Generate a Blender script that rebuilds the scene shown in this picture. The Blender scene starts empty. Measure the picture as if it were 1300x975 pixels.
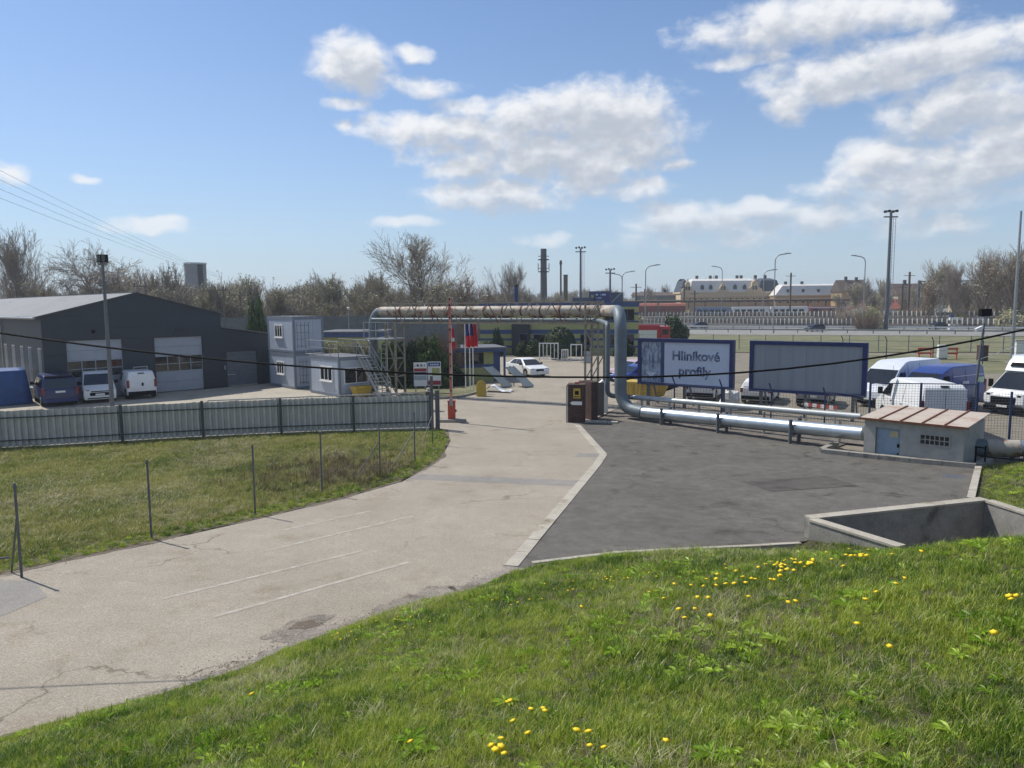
import bpy, bmesh, math, random
import numpy as np
from mathutils import Vector, Matrix
R = math.radians
scene = bpy.context.scene
col = scene.collection

# ------------------------------------------------------------------ camera
cam = bpy.data.cameras.new('camera'); cam_o = bpy.data.objects.new('camera', cam); col.objects.link(cam_o)
cam.sensor_width = 36.0; cam.lens = 26.03; cam.clip_start = 0.05; cam.clip_end = 6000
PITCH = math.atan(101.5 / 940)
cam_o.matrix_world = Matrix.Translation((0, 0, 6.0)) @ Matrix.Rotation(R(90) - PITCH, 4, 'X') @ Matrix.Rotation(R(-0.5), 4, 'Z')
scene.camera = cam_o

# ------------------------------------------------------------------ light
SUN_EL, SUN_AZ = R(52), math.atan2(-0.83, 0.56)      # sun stands ahead and to the left
world = bpy.data.worlds.new('World'); world.cycles.sampling_method = 'NONE'; scene.world = world; world.use_nodes = True
sun = bpy.data.lights.new('sun', 'SUN'); sun.energy = 4.5; sun.angle = R(0.55); sun.color = (1.0, 0.955, 0.88)
sun_o = bpy.data.objects.new('sun', sun); col.objects.link(sun_o)
sd = Vector((math.sin(SUN_AZ) * math.cos(SUN_EL), math.cos(SUN_AZ) * math.cos(SUN_EL), math.sin(SUN_EL)))
sun_o.rotation_euler = sd.to_track_quat('Z', 'Y').to_euler()
sun_o.location = sd * 100
vs = scene.view_settings
vs.view_transform = 'Standard'; vs.look = 'None'; vs.gamma = 1; vs.use_curve_mapping = False
vs.exposure = 0.08
scene.cycles.use_denoising = True
scene.cycles.max_bounces = 5; scene.cycles.diffuse_bounces = 3; scene.cycles.glossy_bounces = 2; scene.cycles.volume_bounces = 0
scene.cycles.use_adaptive_sampling = True; scene.cycles.adaptive_threshold = .02; scene.cycles.adaptive_min_samples = 24
scene.cycles.transparent_max_bounces = 8

def build_world():
    nt = world.node_tree; N = nt.nodes; L = nt.links; N.clear()
    out = N.new('ShaderNodeOutputWorld'); bg = N.new('ShaderNodeBackground'); bg.inputs[1].default_value = 0.105
    sky = N.new('ShaderNodeTexSky'); sky.sky_type = 'NISHITA'; sky.sun_disc = False
    sky.sun_elevation = SUN_EL; sky.sun_rotation = SUN_AZ
    sky.altitude = 300; sky.air_density = 1.0; sky.dust_density = .5; sky.ozone_density = 1.2
    # cloud density as a node group of the direction (azimuth, elevation in units of 0.1 rad)
    def cloud_group(lite):
        g = bpy.data.node_groups.new('cloud_density_lite' if lite else 'cloud_density', 'ShaderNodeTree')
        g.interface.new_socket('P', in_out='INPUT', socket_type='NodeSocketVector')
        g.interface.new_socket('D', in_out='OUTPUT', socket_type='NodeSocketFloat')
        gn, gl = g.nodes, g.links
        gi = gn.new('NodeGroupInput'); go = gn.new('NodeGroupOutput')
        def math_(op, a, b=None, c=None, clamp=False):
            m = gn.new('ShaderNodeMath'); m.operation = op; m.use_clamp = clamp
            for i, v in enumerate((a, b, c)):
                if v is None: continue
                if isinstance(v, (int, float)): m.inputs[i].default_value = v
                else: gl.new(v, m.inputs[i])
            return m.outputs[0]
        # domain warp
        wn = gn.new('ShaderNodeTexNoise'); wn.inputs['Scale'].default_value = 1.6; wn.inputs['Detail'].default_value = 2
        gl.new(gi.outputs[0], wn.inputs['Vector'])
        sub = gn.new('ShaderNodeVectorMath'); sub.operation = 'SUBTRACT'; gl.new(wn.outputs['Color'], sub.inputs[0]); sub.inputs[1].default_value = (.5, .5, .5)
        sc_ = gn.new('ShaderNodeVectorMath'); sc_.operation = 'MULTIPLY'; gl.new(sub.outputs[0], sc_.inputs[0]); sc_.inputs[1].default_value = (.40, .22, 0)
        ad = gn.new('ShaderNodeVectorMath'); ad.operation = 'ADD'; gl.new(gi.outputs[0], ad.inputs[0]); gl.new(sc_.outputs[0], ad.inputs[1])
        P = gi.outputs[0] if lite else ad.outputs[0]
        # cumulus groups: azimuth, elevation, half width, half height, weight
        CL = [(-1.98, 2.96, 0.45, 0.28, 1.10), (-1.28, 3.11, 0.24, 0.08, 0.70), (-1.09, 2.74, 0.38, 0.10, 0.85), (-2.14, 2.52, 0.27, 0.07, 0.65), (-2.15, 2.26, 0.11, 0.07, 0.60), (1.16, 2.39, 0.96, 0.34, 1.10), (0.44, 2.37, 0.82, 0.28, 1.05), (-0.90, 2.23, 0.97, 0.19, 0.95), (-0.48, 2.51, 0.43, 0.10, 0.70), (0.34, 1.94, 1.29, 0.27, 1.00), (1.67, 2.04, 0.65, 0.23, 1.00), (-0.49, 1.80, 0.52, 0.18, 0.95), (0.96, 1.83, 0.92, 0.21, 0.95), (-0.13, 1.40, 0.83, 0.19, 1.00), (1.01, 1.58, 0.64, 0.12, 0.75), (1.72, 1.46, 0.38, 0.12, 0.90), (2.14, 1.76, 0.19, 0.08, 0.80), (2.48, 1.06, 0.80, 0.20, 0.95), (3.15, 1.16, 0.57, 0.13, 0.85), (3.93, 1.03, 0.98, 0.17, 0.75), (2.58, 0.80, 0.98, 0.11, 0.50), (3.55, 3.23, 1.07, 0.23, 0.95), (4.49, 3.20, 0.62, 0.16, 0.85), (2.61, 3.23, 0.25, 0.12, 0.75), (4.59, 2.67, 1.15, 0.26, 1.00), (5.45, 2.72, 0.60, 0.22, 0.90), (3.92, 2.50, 0.61, 0.19, 0.95), (3.48, 2.31, 0.25, 0.17, 0.95), (3.10, 2.90, 0.42, 0.07, 0.55), (5.40, 2.17, 0.70, 0.25, 1.00), (5.02, 2.05, 0.55, 0.24, 1.00), (5.83, 1.70, 0.43, 0.37, 1.00), (4.47, 1.66, 0.38, 0.20, 0.90), (5.21, 1.48, 0.86, 0.28, 1.00), (4.23, 1.35, 0.52, 0.14, 0.80), (5.02, 1.21, 0.96, 0.16, 0.80), (5.31, 0.88, 0.33, 0.10, 0.85), (4.84, 0.82, 0.49, 0.08, 0.50), (-4.43, 0.94, 0.44, 0.10, 0.90), (-5.85, 1.45, 0.22, 0.11, 0.85), (-5.08, 1.46, 0.11, 0.04, 0.70), (-1.33, 1.07, 0.39, 0.08, 0.80), (0.54, 0.84, 0.36, 0.08, 0.60)]
        sep = gn.new('ShaderNodeSeparateXYZ'); gl.new(P, sep.inputs[0])
        acc = None
        for (a, e, ra, re, w) in CL:
            ia, ie = 1 / (ra * 1.12), 1 / (re * 1.15)
            q = gn.new('ShaderNodeVectorMath'); q.operation = 'MULTIPLY_ADD'; gl.new(P, q.inputs[0]); q.inputs[1].default_value = (ia, ie, 0); q.inputs[2].default_value = (-a * ia, -e * ie, 0)
            dt = gn.new('ShaderNodeVectorMath'); dt.operation = 'DOT_PRODUCT'; gl.new(q.outputs[0], dt.inputs[0]); gl.new(q.outputs[0], dt.inputs[1])
            v = math_('MULTIPLY_ADD', dt.outputs['Value'], -w * .7, w)
            acc = v if acc is None else math_('SMOOTH_MAX', acc, v, .3)
        acc = math_('MAXIMUM', acc, -1.6)
        # the rest of the sky carries the same broken cumulus
        n2 = gn.new('ShaderNodeTexNoise'); n2.inputs['Scale'].default_value = .30; n2.inputs['Detail'].default_value = 3
        mp = gn.new('ShaderNodeVectorMath'); mp.operation = 'MULTIPLY'; mp.inputs[1].default_value = (1, 1.9, 1); gl.new(P, mp.inputs[0]); gl.new(mp.outputs[0], n2.inputs['Vector'])
        far = math_('MULTIPLY', math_('SUBTRACT', math_('ABSOLUTE', sep.outputs[0]), 7.2), 1.0, clamp=True)
        hi = math_('MULTIPLY', math_('SUBTRACT', sep.outputs[1], 4.4), 1.0, clamp=True)
        om = math_('MAXIMUM', far, hi)
        other = math_('MULTIPLY_ADD', math_('SUBTRACT', n2.outputs[0], .52), 5.0, 0.0)
        other = math_('SUBTRACT', other, math_('MULTIPLY', math_('SUBTRACT', 1.0, om), 3.0))
        acc = math_('MAXIMUM', acc, other)
        # billows
        n1 = gn.new('ShaderNodeTexNoise'); n1.inputs['Scale'].default_value = 2.9; n1.inputs['Detail'].default_value = 3 if lite else 6; n1.inputs['Roughness'].default_value = .56
        m1 = gn.new('ShaderNodeVectorMath'); m1.operation = 'MULTIPLY'; m1.inputs[1].default_value = (1, 1.5, 1); gl.new(P, m1.inputs[0]); gl.new(m1.outputs[0], n1.inputs['Vector'])
        n3 = gn.new('ShaderNodeTexNoise'); n3.inputs['Scale'].default_value = 1.1; n3.inputs['Detail'].default_value = 2
        gl.new(m1.outputs[0], n3.inputs['Vector'])
        d = math_('ADD', acc, math_('MULTIPLY', math_('SUBTRACT', n1.outputs[0], .5), 2.0))
        if not lite: d = math_('ADD', d, math_('MULTIPLY', math_('SUBTRACT', n3.outputs[0], .5), 1.1))
        gl.new(math_('SUBTRACT', d, .05), go.inputs[0])
        return g
    full, lite_ = cloud_group(False), cloud_group(True)
    # ---- main tree
    def M(op, a, b=None, clamp=False):
        m = N.new('ShaderNodeMath'); m.operation = op; m.use_clamp = clamp
        for i, v in enumerate((a, b)):
            if v is None: continue
            if isinstance(v, (int, float)): m.inputs[i].default_value = v
            else: L.new(v, m.inputs[i])
        return m.outputs[0]
    tc = N.new('ShaderNodeTexCoord'); nm = N.new('ShaderNodeVectorMath'); nm.operation = 'NORMALIZE'; L.new(tc.outputs['Generated'], nm.inputs[0])
    sp = N.new('ShaderNodeSeparateXYZ'); L.new(nm.outputs[0], sp.inputs[0])
    az = M('MULTIPLY', M('ARCTAN2', sp.outputs[0], sp.outputs[1]), 10.0)
    el = M('MULTIPLY', M('ARCSINE', sp.outputs[2]), 10.0)
    cx = N.new('ShaderNodeCombineXYZ'); L.new(az, cx.inputs[0]); L.new(el, cx.inputs[1])
    def dens(off, g):
        o = N.new('ShaderNodeVectorMath'); o.operation = 'ADD'; L.new(cx.outputs[0], o.inputs[0]); o.inputs[1].default_value = off
        gr = N.new('ShaderNodeGroup'); gr.node_tree = g; L.new(o.outputs[0], gr.inputs[0]); return gr.outputs[0]
    D0 = dens((0, 0, 0), full); D1 = dens((-.06, .20, 0), lite_)
    ss = N.new('ShaderNodeMapRange'); ss.interpolation_type = 'SMOOTHSTEP'; L.new(D0, ss.inputs['Value'])
    ss.inputs['From Min'].default_value = -.25; ss.inputs['From Max'].default_value = .9
    alpha = ss.outputs[0]
    # thinner and hazier towards the horizon
    lo = N.new('ShaderNodeMapRange'); L.new(el, lo.inputs['Value']); lo.inputs['From Min'].default_value = .1; lo.inputs['From Max'].default_value = 1.6
    lo.inputs['To Min'].default_value = .35; lo.inputs['To Max'].default_value = .96
    alpha = M('MULTIPLY', alpha, lo.outputs[0])
    sh = N.new('ShaderNodeMapRange'); sh.interpolation_type = 'SMOOTHSTEP'; L.new(M('SUBTRACT', D1, M('MULTIPLY', D0, .25)), sh.inputs['Value'])
    sh.inputs['From Min'].default_value = -.35; sh.inputs['From Max'].default_value = .95
    ramp = N.new('ShaderNodeMix'); ramp.data_type = 'RGBA'; L.new(sh.outputs[0], ramp.inputs[0])
    ramp.inputs[6].default_value = (8.3, 8.4, 8.6, 1); ramp.inputs[7].default_value = (4.7, 5.1, 5.8, 1)
    tint = N.new('ShaderNodeMix'); tint.data_type = 'RGBA'; tint.blend_type = 'MULTIPLY'; tint.inputs[0].default_value = 1; L.new(sky.outputs[0], tint.inputs[6]); tint.inputs[7].default_value = (.82, .97, 1.16, 1)
    hzf = M('MULTIPLY', M('POWER', 2.718, M('MULTIPLY', M('MAXIMUM', el, 0.0), -.60)), .86)     # pale air thickening to the horizon all round
    air = N.new('ShaderNodeMix'); air.data_type = 'RGBA'; L.new(hzf, air.inputs[0]); L.new(tint.outputs[2], air.inputs[6]); air.inputs[7].default_value = (4.5, 5.4, 6.5, 1)
    mx = N.new('ShaderNodeMix'); mx.data_type = 'RGBA'; L.new(alpha, mx.inputs[0]); L.new(air.outputs[2], mx.inputs[6]); L.new(ramp.outputs[2], mx.inputs[7])
    L.new(mx.outputs[2], bg.inputs[0]); L.new(bg.outputs[0], out.inputs[0])
build_world()

# ------------------------------------------------------------------ helpers
def srgb(h):
    h = h.lstrip('#'); v = [int(h[i:i + 2], 16) / 255 for i in (0, 2, 4)]
    return tuple(c / 12.92 if c <= .04045 else ((c + .055) / 1.055) ** 2.4 for c in v)
MATS = {}
def mat(name, c, rough=.7, metal=0., var=.12, scale=3., bump=0., bscale=40., c2=None, spec=.5, detail=5, lo=.35, hi=.65, stretch=(1, 1, 1)):
    """plain procedural material: base colour broken up by noise, optional second colour (stains, rust) and relief"""
    if name in MATS: return MATS[name]
    if isinstance(c, str): c = srgb(c)
    if isinstance(c2, str): c2 = srgb(c2)
    m = bpy.data.materials.new(name); m.use_nodes = True; nt = m.node_tree; N = nt.nodes; L = nt.links
    b = N['Principled BSDF']; b.inputs['Roughness'].default_value = rough; b.inputs['Metallic'].default_value = metal
    b.inputs['Specular IOR Level'].default_value = spec
    tc = N.new('ShaderNodeTexCoord'); mp = N.new('ShaderNodeMapping'); mp.inputs['Scale'].default_value = stretch
    L.new(tc.outputs['Object'], mp.inputs[0])
    n = N.new('ShaderNodeTexNoise'); n.inputs['Scale'].default_value = scale; n.inputs['Detail'].default_value = detail; n.inputs['Roughness'].default_value = .62
    L.new(mp.outputs[0], n.inputs['Vector'])
    r = N.new('ShaderNodeValToRGB'); e = r.color_ramp.elements
    e[0].position = lo; e[1].position = hi
    ca = tuple(max(0, x * (1 - var)) for x in c); cb = c2 if c2 else tuple(min(1, x * (1 + var)) for x in c)
    if c2: ca = c
    e[0].color = (*ca, 1); e[1].color = (*cb, 1)
    L.new(n.outputs[0], r.inputs[0]); L.new(r.outputs[0], b.inputs['Base Color'])
    if bump:
        bn = N.new('ShaderNodeTexNoise'); bn.inputs['Scale'].default_value = bscale; bn.inputs['Detail'].default_value = 4
        L.new(mp.outputs[0], bn.inputs['Vector']); bp = N.new('ShaderNodeBump'); bp.inputs['Strength'].default_value = bump; bp.inputs['Distance'].default_value = .02
        L.new(bn.outputs[0], bp.inputs['Height']); L.new(bp.outputs[0], b.inputs['Normal'])
    MATS[name] = m; return m

def paved(name, c, c2, speck=.35, stain=None, blotch=.09, crack=0., rough=.9):
    """asphalt or concrete: large blotches, tyre-worn bands, aggregate speckle, dark stains and fine cracks"""
    m = bpy.data.materials.new(name); m.use_nodes = True; nt = m.node_tree; N = nt.nodes; L = nt.links
    b = N['Principled BSDF']; b.inputs['Roughness'].default_value = rough; b.inputs['Specular IOR Level'].default_value = .3
    geo = N.new('ShaderNodeNewGeometry')
    def noise(s, d=4, rg=.6, vec=None):
        n = N.new('ShaderNodeTexNoise'); n.inputs['Scale'].default_value = s; n.inputs['Detail'].default_value = d; n.inputs['Roughness'].default_value = rg
        L.new(vec or geo.outputs['Position'], n.inputs['Vector']); return n.outputs[0]
    def ramp(v, p0, p1, c0, c1):
        r = N.new('ShaderNodeValToRGB'); e = r.color_ramp.elements; e[0].position = p0; e[1].position = p1
        e[0].color = (*c0, 1); e[1].color = (*c1, 1); L.new(v, r.inputs[0]); return r.outputs[0]
    def mul(a, bb, f=1.):
        x = N.new('ShaderNodeMix'); x.data_type = 'RGBA'; x.blend_type = 'MULTIPLY'; x.inputs[0].default_value = f
        L.new(a, x.inputs[6]); L.new(bb, x.inputs[7]); return x.outputs[2]
    base = ramp(noise(.35, 6), .3, .7, c, c2)
    g1 = (1 - blotch * 2.2,) * 3
    base = mul(base, ramp(noise(2.3, 8, .7), .3, .62, g1, (1, 1, 1)))
    sp = ramp(noise(32., 3, .75), .3, .68, (1 - speck,) * 3, (1 + speck * .8,) * 3)
    base = mul(base, sp)
    sp2 = ramp(noise(130., 2, .8), .36, .62, (1 - speck * .8,) * 3, (1 + speck * .5,) * 3)
    base = mul(base, sp2)
    if stain:
        base = mul(base, ramp(noise(.9, 7, .65), .56, .70, (1, 1, 1), stain))
    if crack:
        v = N.new('ShaderNodeTexVoronoi'); v.feature = 'DISTANCE_TO_EDGE'; v.inputs['Scale'].default_value = crack
        wv = N.new('ShaderNodeTexNoise'); wv.inputs['Scale'].default_value = 1.3; wv.inputs['Detail'].default_value = 5; L.new(geo.outputs['Position'], wv.inputs['Vector'])
        wa = N.new('ShaderNodeVectorMath'); wa.operation = 'MULTIPLY_ADD'; L.new(wv.outputs['Color'], wa.inputs[0]); wa.inputs[1].default_value = (1.6, 1.6, 0); L.new(geo.outputs['Position'], wa.inputs[2])
        L.new(wa.outputs[0], v.inputs['Vector'])
        line = ramp(v.outputs['Distance'], .002, .009, (.55, .53, .5), (1, 1, 1))
        k = N.new('ShaderNodeMix'); k.data_type = 'RGBA'; k.blend_type = 'MULTIPLY'; L.new(base, k.inputs[6]); L.new(line, k.inputs[7])
        gate = N.new('ShaderNodeMapRange'); gate.inputs['From Min'].default_value = .52; gate.inputs['From Max'].default_value = .60
        L.new(noise(.22, 3), gate.inputs['Value']); L.new(gate.outputs[0], k.inputs[0]); base = k.outputs[2]
    L.new(base, b.inputs['Base Color'])
    bp = N.new('ShaderNodeBump'); bp.inputs['Strength'].default_value = .35; bp.inputs['Distance'].default_value = .01
    L.new(noise(60., 4), bp.inputs['Height']); L.new(bp.outputs[0], b.inputs['Normal'])
    MATS[name] = m; return m

def leafmat(name, c0, c1, c2, patch=.5, trans=.35, fine=9.):
    """thin green leaf or blade: random per plant, patchy over the ground, some light passing through"""
    m = bpy.data.materials.new(name); m.use_nodes = True; nt = m.node_tree; N = nt.nodes; L = nt.links; N.clear()
    out = N.new('ShaderNodeOutputMaterial'); oi = N.new('ShaderNodeObjectInfo'); geo = N.new('ShaderNodeNewGeometry')
    n = N.new('ShaderNodeTexNoise'); n.inputs['Scale'].default_value = patch; n.inputs['Detail'].default_value = 5; L.new(geo.outputs['Position'], n.inputs['Vector'])
    n2 = N.new('ShaderNodeTexNoise'); n2.inputs['Scale'].default_value = fine; n2.inputs['Detail'].default_value = 2; L.new(geo.outputs['Position'], n2.inputs['Vector'])
    a = N.new('ShaderNodeMath'); a.operation = 'MULTIPLY_ADD'; L.new(oi.outputs['Random'], a.inputs[0]); a.inputs[1].default_value = .46; L.new(n.outputs[0], a.inputs[2])
    a2 = N.new('ShaderNodeMath'); a2.operation = 'MULTIPLY_ADD'; L.new(n2.outputs[0], a2.inputs[0]); a2.inputs[1].default_value = .35; L.new(a.outputs[0], a2.inputs[2])
    r = N.new('ShaderNodeValToRGB'); e = r.color_ramp.elements; e[0].position = .56; e[1].position = 1.04
    e[0].color = (*c0, 1); e[1].color = (*c2, 1); k = e.new(.82); k.color = (*c1, 1); L.new(a2.outputs[0], r.inputs[0])
    d = N.new('ShaderNodeBsdfDiffuse'); t = N.new('ShaderNodeBsdfTranslucent'); gl = N.new('ShaderNodeBsdfGlossy'); gl.inputs['Roughness'].default_value = .45
    L.new(r.outputs[0], d.inputs[0]); L.new(r.outputs[0], t.inputs[0])
    x = N.new('ShaderNodeMixShader'); x.inputs[0].default_value = trans; L.new(d.outputs[0], x.inputs[1]); L.new(t.outputs[0], x.inputs[2])
    y = N.new('ShaderNodeMixShader'); y.inputs[0].default_value = .035; L.new(x.outputs[0], y.inputs[1]); L.new(gl.outputs[0], y.inputs[2])
    L.new(y.outputs[0], out.inputs[0]); MATS[name] = m; return m

class MB:
    """collects faces, then links them as ONE mesh object"""
    def __init__(s): s.v = []; s.f = []
    def add(s, vs_, fs):
        o = len(s.v); s.v.extend([tuple(p) for p in vs_]); s.f.extend([tuple(i + o for i in q) for q in fs]); return s
    def box(s, x0, x1, y0, y1, z0, z1):
        return s.add([(x0, y0, z0), (x1, y0, z0), (x1, y1, z0), (x0, y1, z0), (x0, y0, z1), (x1, y0, z1), (x1, y1, z1), (x0, y1, z1)],
                     [(0, 3, 2, 1), (4, 5, 6, 7), (0, 1, 5, 4), (1, 2, 6, 5), (2, 3, 7, 6), (3, 0, 4, 7)])
    def beam(s, a, b, w, h=None, up=(0, 0, 1)):
        a = Vector(a); b = Vector(b); h = h or w; d = (b - a).normalized(); u = Vector(up)
        if abs(d.dot(u)) > .98: u = Vector((1, 0, 0))
        sx = d.cross(u).normalized() * (w / 2); uz = sx.cross(d).normalized() * (h / 2)
        vs_ = [a - sx - uz, a + sx - uz, a + sx + uz, a - sx + uz, b - sx - uz, b + sx - uz, b + sx + uz, b - sx + uz]
        return s.add(vs_, [(0, 1, 2, 3), (7, 6, 5, 4), (0, 4, 5, 1), (1, 5, 6, 2), (2, 6, 7, 3), (3, 7, 4, 0)])
    def cyl(s, a, b, r0, r1=None, n=12, caps=True):
        return s.tube([a, b], [r0, r0 if r1 is None else r1], n, caps)
    def tube(s, pts, r, n=10, caps=True):
        pts = [Vector(p) for p in pts]; m = len(pts)
        rs = r if isinstance(r, (list, tuple)) else [r] * m
        t0 = (pts[1] - pts[0]).normalized(); u = Vector((0, 0, 1)) if abs(t0.z) < .9 else Vector((1, 0, 0))
        nx = t0.cross(u).normalized(); vs_ = []
        for i in range(m):
            t = (pts[min(i + 1, m - 1)] - pts[max(i - 1, 0)]).normalized()
            nx = (nx - t * nx.dot(t)).normalized(); ny = t.cross(nx)
            for k in range(n):
                a = 2 * math.pi * k / n; vs_.append(pts[i] + (nx * math.cos(a) + ny * math.sin(a)) * rs[i])
        fs = [(i * n + k, i * n + (k + 1) % n, (i + 1) * n + (k + 1) % n, (i + 1) * n + k) for i in range(m - 1) for k in range(n)]
        if caps: fs += [tuple(range(n - 1, -1, -1)), tuple(range((m - 1) * n, m * n))]
        return s.add(vs_, fs)
    def poly(s, pts): return s.add(pts, [tuple(range(len(pts)))])
    def prism(s, pts, off):
        """planar polygon pushed along off"""
        pts = [Vector(p) for p in pts]; off = Vector(off); n = len(pts)
        nn = Vector((0, 0, 0))
        for i in range(n): nn += pts[i].cross(pts[(i + 1) % n])
        if nn.dot(off) > 0: pts = pts[::-1]
        return s.add(pts + [p + off for p in pts], [tuple(range(n)), tuple(range(2 * n - 1, n - 1, -1))] + [(i, i + n, (i + 1) % n + n, (i + 1) % n) for i in range(n)])
    def sphere(s, c, rx, ry, rz, n=12, m=8, jit=0., rng=None):
        vs_ = []; rng = rng or random
        for i in range(m + 1):
            th = math.pi * i / m
            for k in range(n):
                ph = 2 * math.pi * k / n; j = 1 + (rng.uniform(-jit, jit) if 0 < i < m else 0)
                vs_.append((c[0] + rx * j * math.sin(th) * math.cos(ph), c[1] + ry * j * math.sin(th) * math.sin(ph), c[2] + rz * j * math.cos(th)))
        return s.add(vs_, [(i * n + k, (i + 1) * n + k, (i + 1) * n + (k + 1) % n, i * n + (k + 1) % n) for i in range(m) for k in range(n)])
    def mesh(s, name, m, smooth=False, bevel=0., seg=2):
        me = bpy.data.meshes.new(name); me.from_pydata([tuple(p) for p in s.v], [], s.f)
        if bevel:
            bm = bmesh.new(); bm.from_mesh(me)
            es = [e for e in bm.edges if len(e.link_faces) == 2 and e.calc_face_angle(0) > .35]
            bmesh.ops.bevel(bm, geom=es, offset=bevel, segments=seg, profile=.6, affect='EDGES', clamp_overlap=True)
            bm.to_mesh(me); bm.free()
        if smooth is True: me.shade_smooth()
        elif smooth:
            me.shade_smooth(); me.set_sharp_from_angle(angle=R(smooth))
        me.materials.append(m); me.update(); return me
    def build(s, name, m, parent=None, smooth=False, bevel=0., seg=2, loc=None, rz=0):
        return put(name, s.mesh(name, m, smooth, bevel, seg), parent, loc, rz)
def put(name, me, parent=None, loc=None, rz=0):
    o = bpy.data.objects.new(name, me); col.objects.link(o); o.parent = parent
    if loc is not None: o.location = loc
    if rz: o.rotation_euler = (0, 0, rz)
    return o
def thing(name, label, cat, loc=(0, 0, 0), rz=0., group=None):
    o = bpy.data.objects.new(name, None); col.objects.link(o); o.location = loc; o.rotation_euler = (0, 0, rz); o.empty_display_size = .2
    return tag(o, label, cat, group)
def tag(o, label, cat, group=None):
    o['label'] = label; o['category'] = cat
    if group: o['group'] = group
    return o
def kind(o, k): o['kind'] = k; return o
def copy_tree(o, parent=None):
    c = o.copy(); col.objects.link(c); c.parent = parent
    for ch in list(o.children): copy_tree(ch, c)
    return c
def bx(name, m, parent, x0, x1, y0, y1, z0, z1, bevel=0.): return MB().box(x0, x1, y0, y1, z0, z1).build(name, m, parent, bevel=bevel)
def pipe(name, m, parent, pts, r, n=10, smooth=60): return MB().tube(pts, r, n).build(name, m, parent, smooth=smooth)
def letters(name, text, size, m, parent, loc, rot, bold=0., align='CENTER', ext=.004):
    cu = bpy.data.curves.new(name, 'FONT'); cu.body = text; cu.size = size; cu.offset = bold; cu.extrude = ext; cu.align_x = align; cu.align_y = 'CENTER'; cu.resolution_u = 3
    tmp = bpy.data.objects.new('tmp_text', cu); me = bpy.data.meshes.new_from_object(tmp); bpy.data.objects.remove(tmp)
    me.name = name; me.materials.clear(); me.materials.append(m)
    o = put(name, me, parent); o.location = loc; o.rotation_euler = rot; return o
def instancer(name, pts, rots, scl, var, variants):
    """plants set out on points with geometry nodes; variants live in an unlinked collection"""
    c = bpy.data.collections.new(name + '_set')
    for i, v in enumerate(variants):
        v.name = '%s_v%02d' % (name, i); c.objects.link(v)
    me = bpy.data.meshes.new(name); n = len(pts); me.vertices.add(n); me.vertices.foreach_set('co', np.asarray(pts, np.float32).ravel())
    a = me.attributes.new('rot', 'FLOAT_VECTOR', 'POINT'); a.data.foreach_set('vector', np.asarray(rots, np.float32).ravel())
    a = me.attributes.new('scl', 'FLOAT', 'POINT'); a.data.foreach_set('value', np.asarray(scl, np.float32).ravel())
    a = me.attributes.new('var', 'INT', 'POINT'); a.data.foreach_set('value', np.asarray(var, np.int32).ravel())
    o = put(name, me)
    g = bpy.data.node_groups.new(name + '_gn', 'GeometryNodeTree'); g.interface.new_socket('Geometry', in_out='INPUT', socket_type='NodeSocketGeometry'); g.interface.new_socket('Geometry', in_out='OUTPUT', socket_type='NodeSocketGeometry')
    N = g.nodes; L = g.links; gi = N.new('NodeGroupInput'); go = N.new('NodeGroupOutput'); ip = N.new('GeometryNodeInstanceOnPoints'); ci = N.new('GeometryNodeCollectionInfo')
    ci.inputs[0].default_value = c; ci.inputs[1].default_value = True; ci.inputs[2].default_value = True
    L.new(gi.outputs[0], ip.inputs['Points']); L.new(ci.outputs[0], ip.inputs['Instance']); ip.inputs['Pick Instance'].default_value = True
    for nm, ty, sk in (('var', 'INT', 'Instance Index'), ('rot', 'FLOAT_VECTOR', 'Rotation'), ('scl', 'FLOAT', 'Scale')):
        q = N.new('GeometryNodeInputNamedAttribute'); q.data_type = ty; q.inputs[0].default_value = nm
        L.new([x for x in q.outputs if x.enabled and x.name == 'Attribute'][0], ip.inputs[sk])
    L.new(ip.outputs[0], go.inputs[0])
    md = o.modifiers.new('plants', 'NODES'); md.node_group = g
    return o
def vobj(me): return bpy.data.objects.new('plant', me)

# ------------------------------------------------------------------ materials
M = {}
M['road'] = paved('road_asphalt', srgb('#958c7d'), srgb('#a39a8b'), .36, srgb('#ece7df'), .05, .22)
M['apron'] = paved('apron_asphalt', srgb('#5f5b55'), srgb('#6f6b64'), .28, srgb('#b8b2aa'), .16, .16)
M['yard'] = paved('yard_concrete', srgb('#a39b8c'), srgb('#b0a898'), .14, srgb('#dcd6ca'), .07)
M['ground'] = paved('far_ground', srgb('#7d766a'), srgb('#8d8574'), .25, srgb('#c0b8a0'), .12)
M['patch'] = paved('patch_asphalt', srgb('#86827c'), srgb('#928d86'), .25, None, .08)
M['gravel'] = paved('gravel', srgb('#6f6860'), srgb('#8a8278'), .55, srgb('#8a7f72'), .2)
M['highway'] = paved('highway_asphalt', srgb('#83817c'), srgb('#908e88'), .12, None, .05)
M['kerb'] = paved('kerb_concrete', srgb('#a9a294'), srgb('#b8b1a3'), .22, srgb('#b8ae9c'), .10)
M['conc'] = paved('old_concrete', srgb('#8e8b84'), srgb('#a29e95'), .2, srgb('#8c877e'), .16)
M['soil'] = mat('soil', '#3d3a20', .95, var=.35, scale=5, bump=.5)
M['drysoil'] = mat('dry_soil', '#5a543c', .95, var=.35, scale=4, bump=.5)
M['verge'] = mat('verge_grass', '#565d3c', .95, c2='#7a7454', scale=.35, bump=.4, bscale=8, detail=9)
M['shoulder'] = paved('shoulder_gravel', srgb('#8b8276'), srgb('#9c9388'), .5, srgb('#8f8578'), .2)
M['dirt'] = paved('edge_dirt', srgb('#6a5f52'), srgb('#807567'), .4, srgb('#8f8578'), .2)
M['line'] = mat('worn_paint', '#aca599', .95, c2='#9a9285', scale=5, lo=.40, hi=.58, detail=8)
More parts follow.
